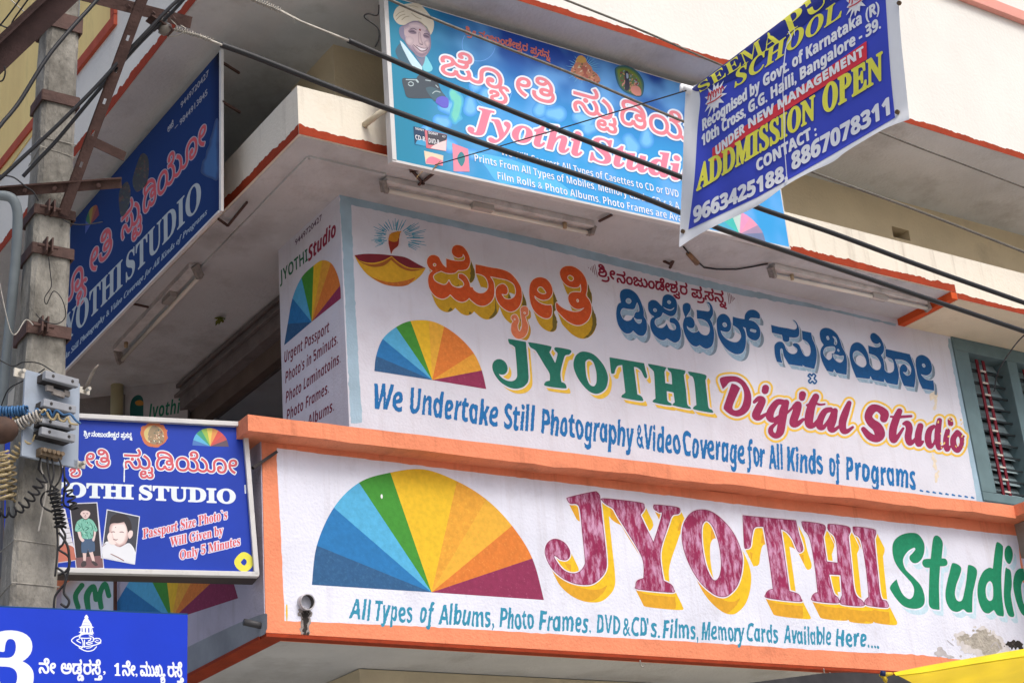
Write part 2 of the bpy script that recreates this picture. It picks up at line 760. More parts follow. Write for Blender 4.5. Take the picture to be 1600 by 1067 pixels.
KN = {
 'sri': '267,-12 -68,5 -59,14 -47,24 -35,33 -22,42 -7,52 7,48 19,37 30,27 39,20 46,13 50,9 57,11 41,14 28,20 18,27 8,35 3,46 0,13 -3,42 -8,43 -13,42 -20,39 -26,34 -33,28 -39,17 -46,6 -28,-4 -21,-11 -12,-16 -4,-21 4,-21 12,-16 18,-11 25,-4 33,5 30,16 22,29 10,44 73,-8 -19,-71 -37,-48 -49,-28 -59,-9 -40,3 -35,11 -28,17 -20,24 -14,31 -4,37 10,48 30,38 47,26 60,9 62,-7 53,-21 45,-33 37,-42 29,-50 20,-54 12,-58 4,-58 0,-10 -1,-10 0,-8 0,-8 0,-7 -1,-7 -12,-60 -23,-45 -32,-33 -40,-22 -46,-15 -50,-9 -43,-6 -35,-8 -26,-12 -18,-14 -11,-20 -4,-24 4,-25 11,-23 20,-18 30,-14 40,-8 51,-3 72,5 61,16 48,27 35,36 22,45 7,52 -6,54 -16,47 -28,41 -38,33 -7,4 -9,3 -8,3 -8,4 -28,11 -30,8 -34,4 -36,2 -39,-3 -32,-8 -21,-15 -7,-25 1,-11 2,-11 4,-11 6,-11 -75,-31 -10,23 -7,20 -5,20 -1,22 2,21 8,21 12,20 18,19 25,15 31,13 40,7 48,3 35,-2 34,-4 33,-7 31,-10 4,-1 5,0 4,-1 5,-1 5,0 3,-2 47,-26 42,-34 34,-39 26,-47 16,-54 6,-61 -9,-77 -27,-65 -46,-52 -64,-38 -82,-23|757,-57 -11,-74 -32,-60 -50,-46 -67,-33 -81,-20 -94,-6 -40,1 -42,5 -42,6 -41,9 20,69 34,-7 35,-6 37,-4 39,-1 114,12 79,34 47,54 15,69 -3,33 -8,30 -12,26 -15,26 69,37 24,-40 15,-40 7,-39|1146,430 -5,-41 -15,-37 -25,-30 -34,-24 -43,-15 -53,-5 -51,6 -42,18 -34,23 -24,24 25,66 11,-13 14,-15 17,-15 21,-12 26,-9 30,-3 46,6 31,16 18,26 6,31 -4,28 -13,21 -22,13 -30,4 -29,-5 -27,-13 -25,-22 -19,-31 -13,-40 -4,-47 0,-11 6,-62 19,-52 31,-46 39,-38 48,-34 55,-28 -43,-76 -64,37 -57,43 -47,52 -36,59 -22,67 -8,77 6,69 20,58 31,48 40,36 48,22 55,7 43,-4 37,-13 28,-20 21,-26 13,-33',
 'nanjundeshwara': '483,-12 -48,5 -39,15 -32,23 -26,29 -23,32 -21,33 -23,39 -20,27 -17,19 -16,11 -17,6 -19,2 -30,-5 -22,-16 -14,-26 -5,-34 3,-32 11,-34 16,-33 21,-32 -78,-31 -21,34 -17,40 -11,42 -4,43 5,44 15,39 23,32 31,24 36,16 40,5 55,-7 43,-22 35,-37 35,-52 22,-36 20,-30 20,-24 23,-17 26,-10 32,-3 44,9 30,28 16,39 5,47 -7,68 -22,62 -35,55 -45,45 -52,34 -59,20 -334,0 0,77 425,0 46,1 30,4 18,6 14,7 11,11 7,12 3,12 1,14 -4,33 -12,31 -20,32 -29,33 65,43 40,-49 24,-45 13,-41 4,-43 -2,-21 -6,-25 -12,-27 -21,-23 -28,-19 -32,-13 -41,-8 -52,-2 -24,0 57,9 47,-35 40,-41 32,-46 23,-51 14,-54 5,-58 -12,-88 -37,-66 -58,-42|982,-12 -66,8 -58,22 -46,37 -35,50 -22,63 -7,75 7,71 21,63 35,52 47,39 59,24 70,8 75,-8 59,-26 45,-40 32,-52 20,-61 6,-69 -7,-70 -21,-62 -34,-52 -48,-39 -59,-25|984,63 72,13 48,38 29,58 9,71 -10,75 -30,58 -48,37 -66,12 -51,-6 -40,-17 -30,-28 -21,-36 -12,-44 -4,-48 10,-76 30,-58 49,-37|1822,-12 -56,7 -48,19 -40,36 -37,54 31,0 -24,-40 -26,-30 -30,-21 -32,-15 -38,-7 -43,-3 -51,5 -43,17 -33,24 -24,31 -13,35 -5,36 4,40 12,34 21,30 27,28 34,26 40,27 34,24 27,23 17,24 6,30 -2,20 -6,16 -10,14 -16,10 -20,6 -27,2 -37,-5 -26,-13 -15,-22 -5,-28 1,-16 4,-14 6,-15 9,-14 -70,-31 -14,25 -10,25 -5,24 -2,25 5,34 13,31 23,27 32,21 41,14 51,5 55,-5 42,-16 30,-24 19,-29 10,-33 4,-33 -4,-34 -11,-31 -18,-27 -25,-26 -32,-25 -37,-26 -40,-28 -29,-25 -18,-27 -6,-33 6,-34 20,-23 30,-13 36,-4 58,9 41,26 25,41 11,52 76,0 13,-58 28,-39 40,-23 46,-8 48,7 31,20 17,28 6,33 -3,28 -9,27 -13,24 -18,23 71,46 22,-32 17,-37 11,-40 4,-43 -5,-45 -15,-39 -24,-33 -36,-25 -46,-16|1778,311 -54,5 -47,14 -40,22 -33,26 -26,30 -21,30 -18,31 38,42 51,-61 50,-38 48,-20 45,-7 39,5 30,14 20,24 6,36 -1,22 -5,21 -5,19 -7,14 78,23 8,-19 8,-24 4,-26 2,-26 -5,-46 -15,-38 -24,-32 -34,-22 -41,-14|2152,-12 -71,10 -62,28 -54,44 -48,53 51,54 42,-47 44,-34 47,-22 54,-7 53,10 40,29 25,46 8,58 -6,66 -19,57 -30,49 -39,42 -47,36 -55,28 43,77 64,-37 57,-46 47,-54 36,-63 23,-71 8,-79 -6,-62 -17,-55 -29,-46 -41,-34 -53,-23|2671,-12 -66,8 -57,22 -47,37 -35,50 -22,63 -7,75 7,71 22,63 34,52 48,39 58,24 70,8 74,-8 60,-26 45,-40 33,-52 19,-61 6,-69 -7,-70 -21,-62 -34,-52 -47,-39 -60,-25|2673,63 72,13 49,38 28,58 9,71 -10,75 -30,58 -49,37 -65,12 -51,-6 -40,-17 -30,-28 -21,-36 -12,-44 -4,-48 10,-76 31,-58 48,-37|3166,-12 -70,14 -56,44 -36,72 -12,102 4,60 14,54 21,49 31,43 39,35 46,26 15,-13 -170,0 0,77 444,0 58,2 40,7 25,10 18,13 10,15 7,16 3,18 1,19 -6,37 -20,28 -30,18 -37,6 -36,-6 -29,-16 -20,-24 -7,-27 0,-5 0,-6 0,-5 1,-5 -29,42 10,2 9,2 8,1 8,0 22,-3 17,-8 11,-14 3,-18 -4,-20 -11,-16 -18,-9 -23,-3 -31,6 -20,18 -12,26 -4,29 5,31 13,30 23,26 31,22 40,14 48,5 49,-5 41,-16 34,-26 24,-34 16,-41 5,-47 -3,-35 -8,-32 -15,-28 -21,-24 -20,-15 -24,-12 -28,-10 -31,-6 -35,-3 -39,-1 53,32 34,-15 32,-17 25,-22 19,-25 14,-29 7,-30 3,-31 -1,-17 -1,-15 -4,-15 -7,-15 -3,-4 -4,-3 -4,-3 -3,-4 -21,-27 -27,-21 -34,-14 -41,-5 -32,3 -28,9 -25,14 -20,21 -13,27 -4,33 9,45 25,32 38,18 42,6 31,-2 27,-6 22,-10 19,-12 40,-31 31,-45 19,-53 6,-59 -6,-55 -17,-48 -28,-39 -36,-30 -43,-18 -49,-6 -61,7 -47,19 -39,36 -36,54 31,5 -24,-45 -28,-32 -29,-22 -32,-13 -34,-7|3177,67 45,8 34,25 24,38 14,46 76,0 16,-53 28,-36 36,-21 42,-7 29,3 27,9 22,15 18,23 12,30 4,38 -3,37 -9,36 -15,33 -21,27 -28,17 -35,6 -19,-3 -16,-8 -10,-12 -3,-17 3,-19 10,-14 16,-8 23,-3 16,2 17,5 17,10 13,16 9,20 3,27 -4,29 -12,26 -18,24 -26,21 -30,17 -36,12 -41,8 -44,2 -35,0 -58,-5 -51,-14 -43,-23 -36,-30 -28,-38 -20,-44 -12,-49 -4,-53 7,-71 20,-47 33,-26|4100,430 -5,-41 -15,-37 -25,-30 -34,-24 -43,-15 -53,-5 -51,6 -42,18 -34,23 -24,24 25,66 11,-13 14,-15 17,-15 21,-12 26,-9 30,-3 46,6 31,16 18,26 6,31 -4,28 -13,21 -22,13 -30,4 -29,-5 -27,-13 -25,-22 -19,-31 -13,-40 -4,-47 0,-11 6,-62 19,-52 31,-46 39,-38 48,-34 55,-28 -43,-76 -64,37 -57,43 -47,52 -36,59 -22,67 -8,77 6,69 20,58 31,48 40,36 48,22 55,7 43,-4 37,-13 28,-20 21,-26 13,-33|4395,-12 -68,5 -59,14 -47,24 -35,33 -22,42 -7,52 7,48 19,37 30,27 39,20 46,13 50,9 42,7 33,9 24,10 17,16 9,22 3,28 -3,23 -9,19 -14,13 -18,9 -22,6 -24,2 -31,-2 -25,-6 -17,-10 -11,-14 -7,-15 -2,-18 1,-11 2,-11 4,-11 6,-11 -75,-31 -10,22 -7,19 -4,19 -1,21 5,26 14,25 24,23 34,17 47,11 60,4 39,-4 36,-11 33,-19 25,-26 16,-32 6,-38 -5,-45 -17,-36 -25,-27 -35,-21 -42,-13 -48,-9 -43,-7 -35,-9 -26,-11 -18,-14 -11,-19 -4,-24 4,-25 11,-23 20,-18 30,-14 40,-8 51,-3 70,6 59,17 47,28 35,38 22,50 7,60 -5,57 -14,47 -22,38 -26,30 -27,24 -26,17 4,22 66,0 42,-30 33,-35 25,-39 18,-42 11,-44 3,-46 -9,-81 -28,-68 -46,-55 -64,-40 -79,-25|4157,474 0,77 352,0 45,1 29,4 18,6 13,7 11,11 7,12 3,12 1,14 -4,33 -12,31 -20,32 -29,33 65,43 40,-49 24,-45 13,-41 4,-43 -2,-21 -6,-26 -12,-26 -21,-23 -14,-11 -17,-9 -21,-9 -28,-7 -35,-4 -45,-2 -32,0 -109,13 -99,-13|4508,-368 -56,8 -44,26 -30,39 -10,50 8,44 22,35 35,22 45,8 37,-5 27,-14 18,-23 6,-29 -1,-11 -1,-12 -3,-12 -4,-9 -58,5 2,5 1,7 0,5 0,5 -2,10 -5,9 -9,6 -14,2 -13,-2 -13,-7 -9,-14 -3,-23 5,-27 16,-19 25,-11 32,-4 27,2 21,8 18,11 14,15 9,20 5,22 66,0 7,-33 16,-25 24,-15 32,-5 28,4 20,13 12,21 4,29 -8,39 -23,34 -36,28 -47,20 44,37 39,-16 34,-21 28,-25 22,-30 13,-35 5,-39 -9,-53 -29,-39 -42,-23 -54,-8 -28,2 -24,6 -20,10 -18,12 -15,15 -13,17 10,4 -19,-22 -19,-18 -22,-12 -23,-8 -25,-4|4599,-124 0,65 126,0 27,1 18,2 12,6 10,8 4,6 4,7 1,8 1,9 -2,21 -8,23 -12,23 -16,23 65,27 25,-38 15,-33 7,-28 3,-25 -4,-31 -13,-26 -22,-21 -28,-15 -35,-9 -41,-3|5210,-12 -77,8 -69,23 -57,38 -44,53 -28,66 -9,79 4,54 12,47 18,41 25,36 31,30 36,25 18,-14 -144,0 0,77 356,0 46,1 30,4 19,6 14,7 11,11 6,12 4,12 1,14 -4,33 -12,31 -20,32 -29,33 65,43 39,-49 25,-45 13,-41 4,-43 -2,-21 -6,-25 -12,-27 -21,-23 -14,-11 -17,-11 -20,-8 -22,-6 -5,8 35,-26 30,-30 23,-36 17,-40 10,-47 4,-54 -8,-73 -26,-65 -41,-54 -57,-41 -69,-25|5211,69 62,7 51,20 38,32 28,42 16,48 6,54 -7,60 -19,50 -32,41 -40,29 -48,18 -54,6 -58,-6 -50,-20 -41,-30 -30,-40 -19,-50 -6,-58 14,-86 42,-64 64,-40',
 'prasanna': '226,-12 -53,6 -47,16 -40,26 -30,36 -19,44 -6,51 5,42 13,37 22,32 30,25 37,16 45,5 48,-6 37,-19 24,-29 8,-39 -1,-16 -2,-16 -4,-15 -6,-12 -68,6 2,8 2,8 1,9 1,7 -3,19 -9,14 -14,8 -19,3 -28,-5 -24,-17 -15,-26 -5,-36 8,-41 23,-33 39,-22 56,-7 60,9 41,26 25,41 12,52 76,0 12,-58 28,-39 37,-23 45,-8 32,4 26,12 19,19 13,26 8,30 2,33 -4,46 -14,47 -26,50 -40,53 71,48 41,-53 30,-56 18,-60 6,-68 -6,-66 -18,-52 -29,-41 -36,-29 -41,-16 -45,-6 -46,3 -37,10 -30,16 -24,23 -22,28 -22,33 31,4 -27,-42 -28,-31 -32,-21 -34,-13 -37,-8|401,297 -22,4 -19,13 -12,19 -4,22 4,24 12,19 19,13 22,4 23,-4 19,-13 13,-19 4,-24 -4,-22 -13,-19 -19,-13|31,474 0,77 510,0 46,1 30,4 19,6 13,7 11,11 7,12 3,12 1,14 -4,33 -12,31 -20,32 -29,33 65,43 39,-49 25,-45 13,-41 4,-43 -2,-21 -6,-25 -12,-27 -21,-23 -27,-19 -32,-13 -41,-8 -52,-2|919,-57 -11,-74 -32,-60 -50,-46 -67,-33 -81,-20 -94,-6 -40,1 -42,5 -42,6 -41,9 20,69 34,-7 35,-6 37,-4 39,-1 114,12 79,34 47,54 15,69 -3,33 -8,30 -12,26 -15,26 69,37 24,-40 15,-40 7,-39|1409,-12 -48,5 -39,15 -32,23 -26,29 -23,32 -21,33 -23,39 -20,27 -17,19 -16,11 -17,6 -19,2 -30,-5 -22,-16 -14,-26 -5,-34 3,-32 11,-34 16,-33 21,-32 -78,-31 -21,35 -17,39 -11,43 -4,43 5,44 15,38 23,32 31,24 36,16 40,5 39,-3 32,-10 27,-16 25,-23 22,-29 23,-37 22,-36 21,-30 20,-24 22,-17 26,-10 30,-3 44,9 30,27 18,41 6,50 -4,46 -14,46 -26,49 -40,52 68,48 42,-53 30,-55 20,-59 6,-65 -12,-91 -37,-68 -59,-42|1267,315 -22,4 -19,13 -13,19 -4,23 4,23 13,19 19,13 22,4 23,-4 18,-13 13,-19 4,-23 -4,-23 -13,-19 -18,-13|958,474 0,77 426,0 46,1 30,4 19,6 14,7 11,11 6,12 4,12 1,14 -4,33 -12,31 -20,32 -29,33 65,43 39,-49 25,-45 13,-41 4,-43 -2,-21 -6,-25 -12,-27 -21,-23 -28,-19 -33,-13 -40,-8 -51,-2|2118,-12 -48,5 -40,15 -31,23 -27,29 -22,32 -21,33 -23,39 -20,27 -17,19 -17,11 -16,6 -19,2 -30,-5 -23,-16 -13,-26 -5,-34 4,-32 10,-34 16,-33 21,-32 -78,-31 -21,34 -17,40 -11,42 -4,43 5,44 15,39 24,32 30,24 36,16 40,5 56,-7 42,-22 36,-37 34,-52 22,-36 20,-30 20,-24 22,-17 27,-10 32,-3 44,9 29,28 17,39 5,47 -7,68 -23,62 -34,55 -44,45 -53,34 -59,20 -334,0 0,77 425,0 46,1 29,4 19,6 14,7 11,11 6,12 4,12 1,14 -4,33 -12,31 -20,32 -29,33 65,43 39,-49 25,-45 13,-41 4,-43 -2,-21 -6,-25 -12,-27 -21,-23 -27,-19 -33,-13 -41,-8 -52,-2 -24,0 57,9 47,-35 40,-41 32,-46 23,-51 14,-54 5,-58 -12,-88 -36,-66 -59,-42|2166,-66 43,-4 35,-12 31,-21 28,-29 28,-40 31,-51 15,-26 14,-19 14,-14 15,-10 18,-4 21,-2 9,0 11,2 10,2 6,2 13,-67 -10,-4 -14,-3 -13,-1 -12,-1 -35,3 -30,9 -25,15 -23,21 -20,29 -21,35 -21,38 -20,31 -22,25 -22,17 -23,11 -27,3 -27,-4 -19,-11 -13,-18 -4,-22 2,-16 5,-15 10,-14 16,-11 24,-8 32,-2 58,6 48,16 37,26 27,34 16,40 5,44 -2,33 -6,32 -9,30 -13,27 66,33 17,-32 13,-37 7,-39 3,-37 -6,-59 -18,-51 -28,-41 -36,-33 -42,-25 -47,-18 -48,-11 -48,-3 -51,5 -41,14 -30,21 -21,27 -12,31 -4,33 10,50 29,38 43,24',
 'jyo': '561,-12 -39,3 -34,9 -30,14 -28,22 -26,30 -24,38 31,0 -16,-28 -17,-23 -18,-19 -19,-15 -20,-12 -23,-9 -24,-5 -27,-4 -29,-1 -35,2 -32,8 -27,12 -23,15 -19,19 -14,21 -11,23 -6,24 -2,24 2,27 5,25 10,22 12,20 16,19 19,19 22,17 25,18 27,18 24,16 20,16 17,15 13,16 7,18 3,20 -1,13 -3,13 -4,10 -6,10 -9,8 -10,6 -14,4 -15,3 -19,1 -26,-2 -21,-6 -16,-10 -11,-14 -7,-17 -2,-19 1,-10 1,-11 3,-9 4,-10 5,-10 6,-9 -70,-31 -10,17 -8,16 -5,17 -5,16 -2,16 -1,17 2,23 6,21 10,21 14,19 18,16 22,13 27,11 31,6 35,2 38,-2 33,-7 26,-12 21,-15 16,-18 12,-20 8,-22 4,-22 2,-22 -2,-23 -5,-22 -8,-20 -11,-18 -15,-18 -18,-17 -20,-17 -23,-17 -25,-17 -28,-19 -23,-18 -19,-16 -13,-17 -7,-20 -3,-23 3,-24 9,-18 14,-15 19,-9 22,-6 25,-2 41,4 33,12 25,19 17,26 12,31 6,36 77,0 7,-41 14,-32 21,-24 25,-17 29,-11 31,-3 34,3 26,9 19,15 13,18 7,21 3,22 -1,19 -4,18 -6,18 -9,16 -11,16 -12,15 71,46 15,-21 13,-23 11,-25 8,-27 5,-27 2,-29 -2,-30 -7,-28 -10,-26 -16,-23 -20,-19 -24,-16 -30,-12 -35,-7|514,311 -37,2 -34,6 -31,11 -26,14 -24,16 -20,18 -18,20 -15,20 -13,20 -18,31 38,42 32,-43 32,-34 32,-22 31,-15 31,-9 31,-3 23,2 19,5 17,8 14,12 7,17 3,21 -1,14 -4,14 -5,13 -8,12 -9,10 -11,8 76,31 11,-12 10,-14 9,-16 8,-18 4,-20 2,-23 -2,-27 -6,-25 -11,-22 -14,-19 -18,-16 -21,-12 -25,-10 -28,-5|422,474 0,77 80,0 41,1 33,3 24,5 17,6 15,8 11,9 7,10 6,10 4,11 2,12 2,12 0,13 -3,26 -9,22 -14,17 -19,14 -22,7 -26,3 -25,-2 -21,-8 -19,-12 -15,-15 -9,-17 -3,-19 0,-3 0,-4 0,-4 0,-3 0,-4 1,-3 -29,42 7,1 6,1 6,2 6,0 5,1 5,0 15,-1 13,-4 11,-6 8,-9 4,-11 2,-12 -2,-14 -5,-12 -8,-10 -12,-6 -13,-5 -16,-1 -22,3 -17,8 -12,13 -9,17 -5,19 -2,19 2,21 6,20 10,20 15,18 18,16 21,14 26,11 29,6 33,2 34,-2 30,-8 26,-11 24,-17 19,-19 15,-24 12,-27 7,-29 2,-32 -1,-24 -4,-22 -6,-21 -10,-19 -11,-17 -15,-16 -13,-11 -15,-9 -16,-7 -18,-7 -20,-5 -21,-4 -23,-2 -25,-2 -26,0|865,-12 -42,4 -38,12 -35,19 -33,26 -31,30 -30,34 51,55 27,-32 26,-25 24,-19 26,-14 26,-8 29,-3 27,3 22,8 16,14 10,18 7,21 2,25 0,24 -1,22 -1,18 -1,18 -2,17 -1,16 -1,17 -1,17 0,19 4,48 10,42 19,38 24,33 30,28 34,21 40,16 43,10 47,3 47,-3 43,-8 38,-14 35,-20 30,-23 26,-27 22,-32 18,-34 14,-38 10,-40 6,-42 2,-44 -3,-50 -8,-45 -14,-40 -19,-34 -24,-29 -29,-22 -34,-17 -38,-10 -42,-3 -35,2 -32,8 -27,12 -24,16 -19,19 -15,23 -11,25 -7,27 -2,28 2,28 5,24 8,21 11,18 14,14 16,11 17,9 19,4 19,2 23,-2 19,-6 15,-11 10,-13 7,-16 2,-19 -2,-17 -5,-15 -8,-13 -12,-9 -13,-6 -15,-2 -17,2 -13,5 -12,8 -8,12 -4,15 -2,18 8,2 -4,-10 -3,-9 -3,-9 -1,-9 -1,-10 0,-10 2,-23 8,-22 12,-20 19,-15 26,-10 33,-3 25,2 23,7 21,11 18,15 15,20 12,24 8,28 5,32 2,35 -2,43 -8,41 -12,38 -17,36 -23,30 -27,26 -34,19 -39,12 -45,4 -34,-2 -30,-7 -28,-11 -23,-15 -20,-20 -15,-23 -12,-27 -7,-31 -2,-35 0,-20 1,-19 1,-17 1,-15 2,-16 1,-15 1,-17 1,-19 0,-21 -3,-37 -8,-33 -13,-27 -18,-22 -20,-18 -24,-13 -26,-9 -26,-6|1398,-428 -41,2 -35,6 -29,10 -23,12 -18,15 -12,17 -9,17 -5,19 -2,18 1,16 3,14 5,12 7,12 9,10 11,10 13,10 15,10 18,10 17,9 13,9 10,7 7,7 5,8 1,9 -1,7 -3,6 -5,5 -8,4 -10,2 -13,1 -18,-1 -13,-3 -10,-5 -5,-6 -4,-8 -1,-8 0,-3 1,-4 1,-4 1,-4 1,-4 2,-4 -63,-20 -4,8 -3,8 -2,8 -2,9 -2,11 0,11 3,20 11,19 16,16 24,13 30,7 37,3 27,-1 22,-4 18,-6 14,-9 12,-10 8,-12 6,-13 3,-14 1,-15 -1,-12 -2,-12 -4,-11 -6,-10 -8,-10 -9,-10 -13,-9 -16,-11 -19,-10 -19,-11 -14,-9 -11,-9 -7,-9 -5,-9 -1,-11 1,-11 5,-9 7,-8 10,-6 12,-5 14,-3 17,-3 18,-1 20,-1 33,2 29,5 25,8 21,11 17,14 12,15 10,18 5,18 2,20 -2,22 -4,20 -8,18 -10,18 -12,16 -13,16 -13,15 -14,15 -13,16 -13,15 -12,16 -10,17 -8,17 -4,19 -2,21 2,21 5,19 10,16 12,14 14,11 17,8 18,7 19,4 20,1 30,-3 28,-7 24,-14 20,-19 15,-26 9,-34 -71,-11 -3,11 -4,10 -5,8 -6,7 -6,5 -7,4 -7,3 -8,1 -9,1 -10,-1 -10,-3 -10,-4 -7,-8 -5,-9 -1,-13 2,-13 4,-13 8,-12 10,-13 12,-13 13,-14 14,-15 14,-15 14,-17 13,-18 12,-20 10,-21 8,-23 4,-26 2,-28 -2,-31 -7,-28 -10,-24 -15,-21 -18,-19 -21,-15 -23,-13 -25,-10 -26,-8 -28,-6 -28,-3|2163,430 -2,-28 -7,-26 -11,-24 -15,-21 -20,-18 -24,-15 -28,-11 -32,-7 -36,-2 -35,3 -31,7 -28,14 -23,15 -19,16 -15,16 25,66 7,-8 8,-10 9,-10 12,-10 13,-9 15,-8 16,-7 19,-4 20,-1 32,3 26,7 19,12 13,17 8,19 3,21 -2,20 -6,16 -9,13 -13,9 -18,6 -21,2 -20,-2 -18,-6 -19,-10 -16,-14 -15,-18 -12,-21 -9,-26 -6,-29 -2,-32 0,-11 3,-42 8,-38 15,-34 19,-31 23,-28 28,-25 31,-23 34,-21 37,-18 -43,-76 -44,24 -40,26 -37,30 -33,34 -27,37 -23,40 -17,44 -10,48 -3,52 3,47 9,43 14,37 19,34 24,27 28,23 31,16 35,10 37,3 30,-2 26,-6 23,-9 20,-13 17,-15 13,-18 9,-21 6,-23|2493,-12 -44,2 -40,5 -37,9 -33,13 -28,15 -25,18 -21,20 -17,23 -13,25 -9,26 -6,28 -2,29 0,10 1,9 1,10 1,11 1,9 2,9 79,-11 -1,-7 -1,-6 -1,-6 -1,-6 0,-7 0,-7 1,-17 3,-17 5,-17 7,-16 11,-15 12,-15 17,-12 19,-11 24,-9 27,-7 31,-5 36,-1 40,1 34,5 30,7 24,10 21,11 17,13 13,14 10,15 7,16 5,16 3,15 1,15 -1,15 -2,15 -3,15 -5,14 -7,13 -10,13 -2,2 -2,2 -2,1 -3,1 -2,2 -2,2 -13,10 -15,8 -17,8 -19,5 -21,3 -24,1 -25,-1 -20,-4 -15,-6 -10,-8 -6,-10 -2,-13 2,-12 5,-9 10,-8 12,-6 16,-3 20,-1 23,2 20,5 17,8 15,12 12,16 9,20 7,24 4,29 1,33 -2,34 -5,33 -9,30 -13,29 -15,26 -18,23 -20,21 -23,17 -24,14 -26,11 -27,6 -29,2 -22,-2 -18,-4 -13,-9 -9,-10 -6,-13 -2,-14 2,-15 5,-13 8,-10 12,-8 15,-4 17,-2 24,2 21,7 19,12 15,17 11,24 5,31 73,-7 -6,-34 -10,-29 -14,-26 -17,-20 -19,-18 -22,-12 -23,-10 -26,-5 -27,-2 -27,2 -25,4 -22,8 -20,11 -16,14 -14,16 -9,20 -6,23 -2,25 4,33 14,29 22,24 30,20 36,11 42,4 43,-3 40,-9 37,-15 34,-19 31,-24 27,-28 23,-31 20,-34 16,-36 11,-39 7,-38 2,-40 0,-18 -2,-17 -2,-16 -2,-16 -4,-15 -4,-14 -1,-2 -1,-2 0,-3 -2,-3 0,-2 -2,-3 -1,-3 -1,-2 -1,-2 -18,-32 -23,-26 -28,-20 -31,-14 -34,-9 -36,-3 -41,3 -34,10 -28,16 -21,22 -12,29 -4,35 2,20 5,19 8,17 12,16 16,13 20,11 24,8 28,4 33,2 28,-1 27,-4 24,-7 23,-8 21,-9 19,-11 7,-5 26,-20 21,-22 16,-26 11,-28 7,-28 2,-30 -2,-33 -5,-30 -10,-28 -12,-26 -17,-23 -21,-21 -25,-17 -28,-14 -33,-12 -37,-8 -41,-5',
